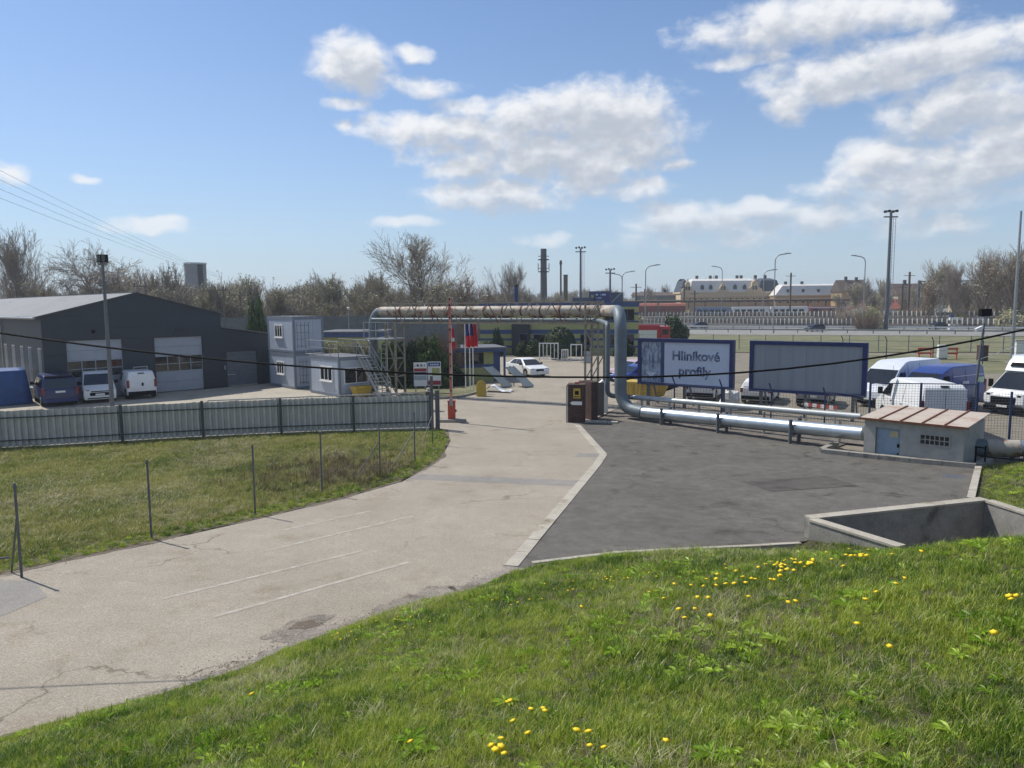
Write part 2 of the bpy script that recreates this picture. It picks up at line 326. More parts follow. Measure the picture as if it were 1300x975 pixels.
M['slate'] = mat('slate_cladding', '#2f363e', .55, var=.05, scale=2)
M['slate2'] = mat('grey_cladding', '#363b40', .6, var=.05, scale=2)
M['doorgrey'] = mat('door_grey', '#9aa0a8', .5, var=.05, scale=2)
M['trim'] = mat('dark_trim', '#2a3038', .5)
M['roofgrey'] = mat('sheet_roof', '#626367', .65, .1, var=.12, scale=.7)
M['white'] = mat('white_paint', '#dcdcd8', .5, var=.05)
M['frame'] = mat('window_frame', '#d6d6d2', .5, var=.04)
M['glass'] = mat('dark_glass', '#15191d', .06, var=.3, spec=.8)
M['contgrey'] = mat('container_panel', '#a9b1bc', .5, var=.05, scale=1.5)
M['contframe'] = mat('container_frame', '#747c88', .5, var=.06)
M['galv'] = mat('galvanised', '#9a9d9e', .45, .6, var=.15, scale=8)
M['fence'] = mat('fence_sheet', '#bbbbb6', .5, .1, var=.08, scale=2)
M['fencedark'] = mat('fence_steel', '#4a5150', .6, .2)
M['postgrey'] = mat('post_grey', '#61656a', .55, .3, var=.15, scale=10)
M['pipe'] = mat('insulated_pipe', '#646f75', .55, .15, var=.12, scale=1.5)
M['pipeshiny'] = mat('aluminium_sheath', '#aeb7bd', .4, .8, var=.08, scale=2)
M['rustpipe'] = mat('rusty_pipe', '#a8a296', .65, .1, c2='#74503c', scale=2.2, lo=.50, hi=.62, detail=8)
M['rust'] = mat('rust', '#6d4430', .85, var=.3, scale=6, bump=.2)
M['towersteel'] = mat('tower_steel', '#98968a', .6, .2, c2='#80705c', scale=5)
M['red'] = mat('barrier_red', '#b04a38', .5, var=.12, scale=6)
M['redpale'] = mat('faded_red', '#c48478', .5, var=.15, scale=5)
M['navy'] = mat('billboard_blue', '#1b2a5c', .5, var=.08)
M['bluep'] = mat('post_blue', '#2b3b5e', .55, var=.12, scale=8)
M['bluestripe'] = mat('office_blue', '#3c5178', .65, var=.08)
M['lime'] = mat('office_lime', '#a2a36c', .8, var=.07, scale=2)
M['officedark'] = mat('office_glazing', '#2b333c', .2, var=.2)
M['yellow'] = mat('yellow_paint', '#b89a3c', .6, var=.15, scale=5)
M['stucco'] = mat('stucco', '#94948f', .9, c2='#a6a6a0', scale=2.5, bump=.3, detail=8)
M['hutroof'] = mat('hut_roof', '#b3a79a', .8, c2='#9c8270', scale=1.6, lo=.48, hi=.75, detail=8)
M['doorblue'] = mat('hut_door', '#8598a8', .55, var=.1, scale=4)
M['black'] = mat('black', '#101113', .8, var=.2, spec=.15)
M['rubber'] = mat('rubber', '#1b1b1b', .8)
M['brick'] = mat('pillar_brick', '#4c3833', .85, var=.3, scale=9, bump=.4)
M['mortar'] = mat('mortar', '#5f5550', .9, var=.2, scale=12)
M['rustbox'] = mat('brown_cladding', '#48352f', .8, var=.25, scale=3)
M['wood'] = mat('weathered_board', '#746f68', .85, var=.2, scale=3, stretch=(6, 6, .6))
M['bark'] = mat('bark', '#6a6058', .9, c2='#857a6e', scale=6)
M['barkpale'] = mat('bark_pale', '#948a7c', .9, c2='#aaa092', scale=6)
M['twig'] = mat('twig', '#988c80', .9, var=.15, scale=2)
M['twigred'] = mat('twig_red', '#8a7668', .9, var=.2, scale=3)
M['tarp'] = mat('blue_tarp', '#2a4c80', .6, var=.15, scale=2, bump=.3, bscale=5)
M['bill'] = mat('billboard_paper', '#c3cddd', .5, var=.04)
M['billgrey'] = mat('billboard_sheet', '#8a9199', .5, .2, var=.07, scale=1.2, stretch=(4, 4, .15))
M['cladwall'] = mat('precast_wall', '#6b7070', .85, var=.12, scale=1.5)
M['cream'] = mat('station_cream', '#cbb695', .85, var=.08)
M['ochre'] = mat('station_ochre', '#b3926a', .85, var=.1)
M['zinc'] = mat('zinc_roof', '#cfccc4', .5, var=.06, scale=.4)
M['slateroof'] = mat('slate_roof', '#3c434c', .6, var=.15)
M['trainred'] = mat('train_red', '#8a4448', .6); M['trainblue'] = mat('train_blue', '#75899f', .6); M['slat'] = mat('slat_white', '#aeaca5', .8, var=.12, scale=.2); M['pebble'] = mat('pebble', '#a8a094', .9, var=.3, scale=.8)
M['wagon'] = mat('wagon_brown', '#7a4f45', .8, var=.15)
M['tile'] = mat('roof_tile', '#9a5a48', .8, var=.15)
M['wallfar'] = mat('far_wall', '#b8ac94', .9, var=.1)
M['brownroof'] = mat('brown_roof', '#5a4c44', .9, var=.1)
M['silo'] = mat('silo_concrete', '#9a9a9a', .9, var=.1, scale=.3)
M['chim'] = mat('chimney_dark', '#4a4a4a', .9, var=.2, scale=.3)
M['grass'] = leafmat('grass_blade', srgb('#36540f'), srgb('#64851d'), srgb('#acb748'), .55, .42)
M['weed'] = leafmat('weed_leaf', srgb('#6f9420'), srgb('#93b532'), srgb('#b4cc4c'), .8, .42)
M['straw'] = leafmat('dry_blade', srgb('#857d58'), srgb('#a39a72'), srgb('#c2ba94'), .6, .25)
M['fgrass'] = leafmat('field_blade', srgb('#566a24'), srgb('#7c8838'), srgb('#a8a45e'), .35, .4)
M['bud'] = leafmat('bud_leaf', srgb('#8e8e66'), srgb('#a1a27c'), srgb('#bcba98'), .3, .35, 3.)
M['ever'] = leafmat('evergreen', srgb('#1c2a18'), srgb('#2c3d22'), srgb('#47592e'), .8, .15, 5.)
M['brush'] = leafmat('brush_leaf', srgb('#858062'), srgb('#959070'), srgb('#a8a37e'), .15, .3, 2.)
M['fieldtwig'] = mat('field_twig', '#7a6a54', .9, var=.25, scale=3)
M['petal'] = mat('dandelion_yellow', '#f2cf10', .6, var=.12, scale=60)
M['stem'] = mat('stem_green', '#7d9540', .6)
M['plum'] = mat('roof_board', '#55506e', .6)

# ------------------------------------------------------------------ terrain
PIT = [(6.95, 17.0), (12.05, 18.5), (12.65, 15.4), (8.05, 14.9)]      # sunken concrete bay, in plan
def hz(Y): return .045 * max(0., 27. - Y)
def sheet(name, pts, m, off, k='structure', cells=False):
    """ground sheet: polygon in plan that follows the slope of the site"""
    bm = bmesh.new(); f = bm.faces.new([bm.verts.new((x, y, 0)) for x, y in pts])
    bmesh.ops.bisect_plane(bm, geom=bm.verts[:] + bm.edges[:] + bm.faces[:], plane_co=(0, 27, 0), plane_no=(0, 1, 0))
    if cells:
        for ax in (0, 1):
            for k in range(-1500, 2801, 40 if ax == 0 else 40):
                if abs(k) > 400: continue
                bmesh.ops.bisect_plane(bm, geom=bm.verts[:] + bm.edges[:] + bm.faces[:], plane_co=(k if ax == 0 else 0, k + .37 if ax else 0, 0), plane_no=(1 - ax, ax, 0))
    if cells:                                                   # leave the sunken bay open
        for a, b in zip(PIT, PIT[1:] + PIT[:1]):
            bmesh.ops.bisect_plane(bm, geom=bm.verts[:] + bm.edges[:] + bm.faces[:], plane_co=(a[0], a[1], 0), plane_no=(b[1] - a[1], a[0] - b[0], 0))
        def inside(q):
            c = q.calc_center_median(); return all((c.x - a[0]) * (b[1] - a[1]) - (c.y - a[1]) * (b[0] - a[0]) > 0 for a, b in zip(PIT, PIT[1:] + PIT[:1]))
        bmesh.ops.delete(bm, geom=[q for q in bm.faces if inside(q)], context='FACES')
    bm.normal_update()
    for q in bm.faces:
        if q.normal.z < 0: q.normal_flip()
    for v in bm.verts: v.co.z = hz(v.co.y) + off
    bmesh.ops.triangulate(bm, faces=bm.faces[:])
    me = bpy.data.meshes.new(name); bm.to_mesh(me); bm.free(); me.materials.append(m); o = put(name, me)
    if k: kind(o, k)
    return o
sheet('ground', [(-1200, -60), (1200, -60), (1200, 1600), (-1200, 1600)], M['ground'], -.06, cells=True)
sheet('yard', [(-70, 20), (-22, 31.3), (-17.3, 32.7), (-10.8, 34.5), (-3.9, 35.6), (-3.2, 38), (-5.5, 46), (-6, 60), (-12, 75), (-70, 75)], M['yard'], -.03)
sheet('road', [(-40, -12), (-13, .2), (-5.3, 7.2), (.6, 13.2), (1.2, 14.6), (.3, 15.6), (3.65, 28.9), (3.25, 36.4), (4.2, 38), (6, 42), (16, 60), (20, 84), (-6, 84), (-3.4, 60), (-5.5, 46), (-4.2, 36.4), (-3.2, 35.2), (-2.75, 32.5), (-2.8, 28.7), (-3.7, 24.3), (-5.2, 21.6), (-6.8, 19.3), (-8.6, 17), (-9.7, 15.7), (-10.7, 14.5), (-20, 9), (-45, 0)], M['road'], 0)
sheet('asphalt_apron', [(0, 14.6), (6.8, 16.7), (7, 16.9), (12, 18.4), (13.2, 20.8), (16.5, 25.95), (12.4, 29.1), (13.4, 30.2), (6, 37.2), (4.6, 38.4), (3.2, 36.4), (3.58, 29), (.0, 15.3)], M['apron'], .004)
sheet('gravel_strip', [(4.6, 38.4), (6, 37.2), (13.4, 30.2), (14.2, 31), (30, 20), (30, 45), (16, 60), (6, 42)], M['gravel'], -.008)
sheet('parking_ground', [(13, 38.5), (17, 33.6), (30, 22), (70, 22), (70, 74), (30, 74), (12, 62), (9, 44)], M['ground'], 0)
sheet('grass_verge', [(12, 95), (22, 90), (60, 84), (110, 78), (110, 112), (28, 140), (12, 150)], M['verge'], .01)
sheet('highway', [(10, 152), (28, 141), (110, 113), (330, 40), (330, 110), (120, 150), (28, 182), (10, 190)], M['highway'], .02)
sheet('dry_lawn', [(24, 62), (44, 60), (70, 55), (90, 60), (90, 76), (60, 80), (28, 84)], M['verge'], .006)
sheet('railway_ground', [(-20, 190), (10, 190), (28, 184), (330, 112), (500, 300), (-60, 330)], M['gravel'], .004)
sheet('woodland_floor', [(-220, 86), (-8, 93), (-8, 300), (-260, 300)], M['drysoil'], .02)
# flush kerb between road and apron, made of laid stones
def kerb_run(parent, pts, w, seg, z0, z1, m, name='kerb_stone'):
    i = 0
    for (a, b) in zip(pts[:-1], pts[1:]):
        a = Vector((*a, 0)); b = Vector((*b, 0)); L = (b - a).length; n = max(1, round(L / seg)); d = (b - a) / n
        for k in range(n):
            p = a + d * k; q = p + d * .985; side = Vector((-d.y, d.x, 0)).normalized() * (w / 2)
            zz = random.Random(i * 7 + 1).uniform(-.004, .006); i += 1
            mb = MB(); P4 = [p - side, q - side, q + side, p + side]
            vs_ = [(v.x, v.y, hz(v.y) + z0) for v in P4] + [(v.x, v.y, hz(v.y) + z1 + zz) for v in P4]
            mb.add(vs_, [(0, 3, 2, 1), (4, 5, 6, 7), (0, 1, 5, 4), (1, 2, 6, 5), (2, 3, 7, 6), (3, 0, 4, 7)]).build(name, m, parent)
k1 = kind(bpy.data.objects.new('kerb_line', None), 'structure'); col.objects.link(k1)
kerb_run(k1, [(-.05, 15.0), (3.62, 29.0), (3.22, 36.3)], .3, 1.0, -.15, .022, M['kerb'])
k2 = kind(bpy.data.objects.new('apron_edge_kerb', None), 'structure'); col.objects.link(k2)
kerb_run(k2, [(13.1, 20.7), (16.5, 25.75)], .2, .6, -.12, .10, M['kerb'])
kerb_run(k2, [(.4, 15.2), (2.2, 15.85), (6.6, 16.5)], .14, .8, -.12, .03, M['kerb'])
M['apronpatch'] = paved('apron_patch', srgb('#534f4a'), srgb('#625d57'), .26, srgb('#b8b2aa'), .16)
M['tar'] = mat('tar_joint', '#3a3836', .8, var=.2, scale=6)
sheet('asphalt_patch', [(7.9, 22.2), (10.9, 22.9), (10.55, 24.6), (7.5, 23.7)], M['apronpatch'], .008)
def joint(pts, w=.025):
    for a, b in zip(pts[:-1], pts[1:]):
        a = Vector((*a, 0)); b = Vector((*b, 0)); s = (b - a).cross(Vector((0, 0, 1))).normalized() * w / 2
        sheet('tar_joint', [(p.x, p.y) for p in (a - s, b - s, b + s, a + s)], M['tar'], .012)
joint([(7.9, 22.2), (10.9, 22.9), (10.55, 24.6)])
# patches and worn markings on the road
for nm, pts, m in (('asphalt_patch', [(2.45, 28.7), (3.35, 28.5), (3.6, 29.15), (2.7, 29.5)], 'patch'), ('asphalt_patch', [(-3.6, 24.75), (2.05, 23.25), (2.3, 24.2), (-3.3, 25.65)], 'patch'),
                   ('asphalt_patch', [(-11, 13.2), (-9.0, 12.2), (-8.75, 13.4), (-9.6, 14.3), (-10.3, 14.4)], 'patch')):
    kind(sheet(nm, pts, MATS['patch_asphalt'], .004), 'structure')
def stripe(a, b, w, off=.004):
    a = Vector((*a, 0)); b = Vector((*b, 0)); s = (b - a).cross(Vector((0, 0, 1))).normalized() * w / 2
    pts = [a - s, b - s, b + s, a + s]; kind(sheet('road_marking', [(p.x, p.y) for p in pts], M['line'], off), 'structure')
for a, b in (((-5.8, 18.1), (-3.97, 20.1)), ((-5.62, 16.3), (-2.7, 19.5)), ((-6.55, 13.2), (-3.4, 16.25)), ((-5.2, 12.3), (-2.25, 15.35))): stripe(a, b, .11)

# ---- grass bank the photographer stands on
EDGE = [(-60, -22), (-14, 1.2), (-9, 5.9), (-6.36, 8.35), (-5.63, 8.95), (-4.88, 9.5), (-4.06, 10.2), (-3.43, 11.15), (-2.7, 11.95), (-1.9, 12.85), (-.9, 13.45), (-.15, 14.55), (1.3, 15.15), (3.5, 15.8), (5, 16.0), (6.8, 16.4), (6.9, 17.1), (12.1, 18.65), (13.2, 20.8), (16.85, 26.4), (19.2, 27.2), (24, 24), (60, 4)]
EA = np.array(EDGE, float)
def edge_dist(X, Y):
    """distance to the foot of the bank, positive on the bank side"""
    X = np.asarray(X, float); Y = np.asarray(Y, float); best = np.full(X.shape, 1e9)
    for a, b in zip(EA[:-1], EA[1:]):
        d = b - a; t = np.clip(((X - a[0]) * d[0] + (Y - a[1]) * d[1]) / (d @ d), 0, 1)
        best = np.minimum(best, np.hypot(X - a[0] - t * d[0], Y - a[1] - t * d[1]))
    poly = np.vstack([EA, [(60, -60), (-60, -60)]]); ins = np.zeros(X.shape, bool); j = len(poly) - 1
    for i in range(len(poly)):
        c = (poly[i, 1] > Y) != (poly[j, 1] > Y)
        with np.errstate(divide='ignore', invalid='ignore'):
            xc = (poly[j, 0] - poly[i, 0]) * (Y - poly[i, 1]) / (poly[j, 1] - poly[i, 1]) + poly[i, 0]
        ins ^= c & (X < xc); j = i
    return np.where(ins, best, -best)
def sstep(x, a, b): t = np.clip((x - a) / (b - a), 0, 1); return t * t * (3 - 2 * t)
def lump(X, Y):
    return .035 * np.sin(1.7 * X + .6 * Y + 1) * np.sin(1.3 * Y - .4 * X) + .02 * np.sin(4.1 * X + 2.2 * Y) * np.sin(3.7 * Y - 1.1 * X + 2)
def bank_z(X, Y):
    d = edge_dist(X, Y); x = np.clip(d / 12.5, 0, 1)
    rise = 3.3 * (1 - (1 - x) ** 1.38)
    f = 1 - .62 * sstep(X, 2.0, 7.0) * sstep(Y, 7, 13)
    f = f * (1 - .88 * sstep(Y + .0 * X, 17.5, 21) * sstep(X, 9, 12))
    return .045 * np.clip(27 - Y, 0, None) + np.where(d > 0, rise * f + lump(X, Y) * np.clip(d / 1.0, .15, 1), d * .25 - .01)
def in_pit(X, Y, m=0.):
    """inside the sunken concrete bay, m metres of margin"""
    k = np.ones(np.shape(X), bool)
    for (a, b) in zip(PIT, PIT[1:] + PIT[:1]):
        dx, dy = b[0] - a[0], b[1] - a[1]; L = math.hypot(dx, dy)
        k &= ((X - a[0]) * dy - (Y - a[1]) * dx) / L > -m
    return k
def bank():
    xs = np.concatenate([np.arange(-60, -16, 2.), np.arange(-16, 26, .2), np.arange(26, 62, 2.)]); ys = np.concatenate([np.arange(-40, -4, 2.), np.arange(-4, 28.6, .2)])
    X, Y = np.meshgrid(xs, ys); D = edge_dist(X, Y); Z = bank_z(X, Y); nx = len(xs); ny = len(ys)
    keep = (D > -.45) & ~in_pit(X, Y, -.12)
    idx = -np.ones(X.size, int); kf = keep.ravel(); idx[kf] = np.arange(kf.sum())
    V = np.c_[X.ravel(), Y.ravel(), Z.ravel()][kf]
    I = np.arange(X.size).reshape(ny, nx); Q = np.stack([I[:-1, :-1], I[:-1, 1:], I[1:, 1:], I[1:, :-1]], -1).reshape(-1, 4)
    Q = idx[Q]; Q = Q[(Q >= 0).all(1)]
    me = bpy.data.meshes.new('grass_bank'); me.from_pydata(V.tolist(), [], Q.tolist()); me.shade_smooth(); me.materials.append(M['soil']); return kind(put('grass_bank', me), 'structure')
bank()
def ragged(name, line, w0, w1, m, off, seed, step=.07, k='structure'):
    """irregular strip of loose dirt or gravel along a broken edge"""
    r = random.Random(seed); L = []; Rr = []; q = 0.
    ph = [r.uniform(0, 6.28) for _ in range(6)]
    for a, b in zip(line[:-1], line[1:]):
        a = Vector(a); b = Vector(b); d = b - a; n = max(1, int(d.length / step)); nn = Vector((-d.y, d.x)).normalized()
        for i in range(n):
            p = a + d * (i / n); q += d.length / n; f = sum(math.sin(q * w_ + ph[j]) * a_ for j, (w_, a_) in enumerate(((.9, .5), (2.3, .35), (5.1, .22), (11., .14), (23., .1), (41., .07))))
            L.append(p + nn * w0 * max(.05, .8 + f)); Rr.append(p - nn * w1)
    me = bpy.data.meshes.new(name); V = [(p.x, p.y, hz(p.y) + off) for p in L] + [(p.x, p.y, hz(p.y) + off) for p in Rr]; n = len(L)
    me.from_pydata(V, [], [(i, i + n, i + 1 + n, i + 1) for i in range(n - 1)]); me.materials.append(m)
    return kind(put(name, me), k)
ragged('gravel_shoulder', [(-14, 1.2), (-9, 5.9), (-6.36, 8.35), (-4.88, 9.5), (-4.06, 10.2)], .10, .5, M['shoulder'], .005, 3)
ragged('gravel_shoulder', [(-4.06, 10.2), (-3.43, 11.15), (-2.7, 11.95), (-1.9, 12.85), (-.9, 13.45), (-.15, 14.55), (.1, 15.0)], .34, .5, M['shoulder'], .006, 5)
ragged('dirt_edge', [(-20, 9.3), (-10.7, 14.65), (-9.7, 15.85), (-8.6, 17.15), (-6.8, 19.45), (-5.2, 21.85), (-3.75, 24.5), (-2.85, 28.8), (-2.85, 32.5), (-3.3, 35.2)][::-1], .12, .25, M['dirt'], .007, 8)
def blob(cx, cy, rx, ry, rot, seed, n=44):
    r = random.Random(seed); ph = [r.uniform(0, 6.28) for _ in range(5)]; out = []
    for i in range(n):
        a = 6.2832 * i / n; f = 1 + sum(math.sin(a * w_ + ph[j]) * v for j, (w_, v) in enumerate(((2, .16), (3, .12), (5, .08), (9, .06), (15, .04)))); x, y = rx * f * math.cos(a), ry * f * math.sin(a)
        out.append((cx + x * math.cos(rot) - y * math.sin(rot), cy + x * math.sin(rot) + y * math.cos(rot)))
    return out
kind(sheet('pothole_patch', blob(-3.55, 11.75, .62, .38, .8, 2), M['shoulder'], .004), 'structure'); kind(sheet('pothole_patch', blob(-3.5, 11.9, .26, .16, .7, 5), M['dirt'], .008), 'structure')
def pebbles():
    P = []
    for line, n, w, sd in (([(-4.6, 9.8), (-4.06, 10.2), (-3.43, 11.15), (-2.7, 11.95), (-1.9, 12.85), (-.9, 13.45), (-.15, 14.55)], 1500, .22, 1), ([(-10.7, 14.65), (-8.6, 17.15), (-5.2, 21.85), (-3.75, 24.5), (-2.85, 28.8)], 700, .15, -1)):
        A = np.array(line); seg = np.hypot(*(A[1:] - A[:-1]).T); i = rng.choice(len(seg), n, p=seg / seg.sum()); t = rng.random(n)[:, None]; d = (A[1:] - A[:-1])[i]; nn = np.c_[-d[:, 1], d[:, 0]] / seg[i][:, None]
        q = A[:-1][i] + d * t + nn * (np.abs(rng.normal(0, w, n)) - .05)[:, None] * (1 if sd > 0 else -1); P.append(q)
    P = np.vstack(P); n = len(P); v = []
    for k in range(3): mb = MB(); mb.sphere((0, 0, .3), 1, .8, .55, 6, 4, .22, random.Random(k)); v.append(vobj(mb.mesh('pebble', M['pebble'])))
    kind(tag(instancer('loose_grit', np.c_[P, .045 * np.clip(27 - P[:, 1], 0, None) + .004], np.c_[np.zeros(n), np.zeros(n), rng.uniform(0, 6.28, n)], np.abs(rng.normal(.004, .004, n)) + .003, rng.integers(0, 3, n), v), 'loose grit and crumbs of asphalt along the road edges', 'gravel'), 'stuff')
# ---- field beyond the road
FIELD = [(-70, -6), (-45, 1), (-20, 9.3), (-10.7, 14.7), (-9.7, 15.9), (-8.6, 17.2), (-6.8, 19.5), (-5.2, 21.9), (-3.75, 24.6), (-2.85, 28.8), (-2.85, 32.5), (-3.3, 35.2), (-7.5, 34.85), (-10.8, 34.25), (-14.1, 33.45), (-17.3, 32.45), (-22, 31.1), (-70, 20)]
sheet('grass_field', FIELD, M['drysoil'], .012)

def blade(mb, x, y, L, lean, az, w, curl=.5, seg=3):
    dx, dy = math.cos(az), math.sin(az); sx, sy = -dy * w / 2, dx * w / 2; vs_ = []; fs = []
    for i in range(seg + 1):
        t = i / seg; h = L * (t - curl * .35 * t * t * lean); o = L * lean * t * t
        k = (1 - t) ** .7
        c = (x + dx * o, y + dy * o, h)
        if i < seg: vs_ += [(c[0] - sx * k, c[1] - sy * k, c[2]), (c[0] + sx * k, c[1] + sy * k, c[2])]
        else: vs_.append(c)
    for i in range(seg - 1): fs.append((2 * i, 2 * i + 1, 2 * i + 3, 2 * i + 2))
    fs.append((2 * seg - 2, 2 * seg - 1, 2 * seg)); mb.add(vs_, fs)
def tuft(seed, n, rad, L0, L1, w, lean, m, seg=3):
    r = random.Random(seed); mb = MB()
    for _ in range(n):
        a = r.uniform(0, 6.283); q = rad * math.sqrt(r.random())
        blade(mb, q * math.cos(a), q * math.sin(a), r.uniform(L0, L1), r.uniform(.1, lean), r.uniform(0, 6.283), w * r.uniform(.7, 1.3), .6, seg)
    return vobj(mb.mesh('tuft', m))
def rosette(seed, n, L, m):
    r = random.Random(seed); mb = MB()
    for k in range(n):
        az = 6.283 * k / n + r.uniform(-.3, .3); l = L * r.uniform(.6, 1.1); w = l * .26; dx, dy = math.cos(az), math.sin(az); el = r.uniform(.25, .9)
        pr = [(0, .3), (.3, .7), (.62, 1.), (.85, .8), (1., .12)]; vs_ = []
        for t, ww in pr:
            o = l * t; h = l * (t * el - t * t * el * .75) + .012
            vs_ += [(dx * o + dy * w * ww / 2, dy * o - dx * w * ww / 2, h + .01), (dx * o, dy * o, h), (dx * o - dy * w * ww / 2, dy * o + dx * w * ww / 2, h + .01)]
        fs = []
        for i in range(len(pr) - 1):
            b = 3 * i; fs += [(b, b + 1, b + 4, b + 3), (b + 1, b + 2, b + 5, b + 4)]
        mb.add(vs_, fs)
    return vobj(mb.mesh('rosette', m))
rng = np.random.default_rng(5)
def scatter(x0, x1, y0, y1, dens, ok):
    n = int((x1 - x0) * (y1 - y0) * dens); X = rng.uniform(x0, x1, n); Y = rng.uniform(y0, y1, n); k = ok(X, Y); return X[k], Y[k]
def seen(X, Y, m=4.2): return (np.abs(X) < .72 * Y + m) & (Y > .2)
def pn(X, Y, s, o=0.):
    return .5 + .25 * (np.sin(s * X * 1.1 + s * .7 * Y + o) * np.sin(s * .9 * Y - s * .5 * X + 1.3 + o) + np.sin(2.3 * s * X - s * 1.1 * Y + 2 * o) * np.sin(1.9 * s * Y + s * .8 * X + o))
def grass_cover():
    P = []
    for (y0, y1, dens, sc) in ((.2, 5., 800, 1.), (5., 9., 470, 1.15), (9., 14., 260, 1.35), (14., 28., 120, 1.6)):
        X, Y = scatter(-.72 * y1 - 4.5, .72 * y1 + 4.5, y0, y1, dens, lambda X, Y: seen(X, Y) & ~in_pit(X, Y, .08))
        d = edge_dist(X, Y); rag = .06 + .22 * pn(X, Y, 2.7) ** 2
        k = d > rag; P.append(np.c_[X[k], Y[k], np.full(k.sum(), sc)])
    P = np.vstack(P); X, Y, S = P.T; Z = bank_z(X, Y) - .006; n = len(X)
    dry = pn(X, Y, .9, 2.) + .25 * sstep(X, 2, 5) * sstep(-Y, -6, -3); thick = pn(X, Y, 1.9, .4)
    var = rng.integers(0, 6, n); u = rng.random(n)
    var[u < np.clip((dry - .48) * .8, .03, .55)] = 6
    var[(u > .97) & (thick > .45)] = 7
    wp = pn(X, Y, 1.15, 4.1)
    var[(rng.random(n) < np.clip((wp - .5) * .3, .004, .06))] = 8
    scl = S * rng.uniform(.6, 1.3, n) * (.7 + .6 * thick) * (.7 + .6 * pn(X, Y, 8.5, 3.)) * (.55 + .45 * sstep(edge_dist(X, Y), .1, .7))
    rot = np.c_[rng.normal(0, .14, n), rng.normal(0, .14, n), rng.uniform(0, 6.283, n)]
    v = [tuft(i, 18, .045, .025, .062 + .01 * (i % 3), .0042, 1.0, M['grass']) for i in range(4)] + [tuft(9, 10, .06, .04, .10, .004, 1.1, M['grass']), tuft(10, 22, .05, .03, .07, .005, .7, M['grass'])]
    v += [tuft(11, 14, .06, .03, .09, .003, 1.8, M['straw']), tuft(12, 7, .03, .08, .15, .004, .6, M['grass']), rosette(3, 9, .07, M['weed'])]
    kind(tag(instancer('lawn_grass', np.c_[X, Y, Z], rot, scl, var, v), 'bright green spring grass covering the sloping bank', 'grass'), 'stuff')
grass_cover()
pebbles()
def field_cover():
    FP = np.array(FIELD)
    def inside(X, Y):
        ins = np.zeros(X.shape, bool); j = len(FP) - 1
        for i in range(len(FP)):
            c = (FP[i, 1] > Y) != (FP[j, 1] > Y)
            with np.errstate(divide='ignore', invalid='ignore'): xc = (FP[j, 0] - FP[i, 0]) * (Y - FP[i, 1]) / (FP[j, 1] - FP[i, 1]) + FP[i, 0]
            ins ^= c & (X < xc); j = i
        return ins & (X > -.76 * Y - 3)
    X, Y = scatter(-29, -2, 10, 36, 105, inside); n = len(X); Z = .045 * np.clip(27 - Y, 0, None) + .008
    e = np.full(n, 1e9)
    for a, b in zip(FP[2:12], FP[3:13]):
        d = b - a; t = np.clip(((X - a[0]) * d[0] + (Y - a[1]) * d[1]) / (d @ d), 0, 1); e = np.minimum(e, np.hypot(X - a[0] - t * d[0], Y - a[1] - t * d[1]))
    green = sstep(-e, -1.1, -.3); dry = pn(X, Y, .45, 1.) ; var = rng.integers(0, 3, n); u = rng.random(n)
    br = np.exp(-(((X + 6.2) / 2.6) ** 2 + ((Y - 26) / 2.6) ** 2))
    var[(u < np.clip(.13 + (dry - .5) * 1.2, .04, .55) * (1 - green))] = 3
    var[(u > 1 - .4 * br)] = 5
    var[(green > .4) & (u < .75)] = 4
    scl = rng.uniform(.7, 1.3, n) * (.75 + .5 * pn(X, Y, 1.4)) * (1 - .35 * green)
    rot = np.c_[rng.normal(0, .15, n), rng.normal(0, .15, n), rng.uniform(0, 6.283, n)]
    v = [tuft(20 + i, 20, .11, .07, .17, .011, 1.2, M['fgrass'], 2) for i in range(3)] + [tuft(31, 18, .12, .05, .2, .009, 1.7, M['straw'], 2), tuft(32, 22, .09, .05, .14, .014, 1., M['grass'], 2), tuft(33, 16, .12, .12, .34, .009, .9, M['fieldtwig'], 2)]
    kind(tag(instancer('field_grass', np.c_[X, Y, Z], rot, scl, var, v), 'rough half dry grass of the field behind the wire fence', 'grass'), 'stuff')
field_cover()
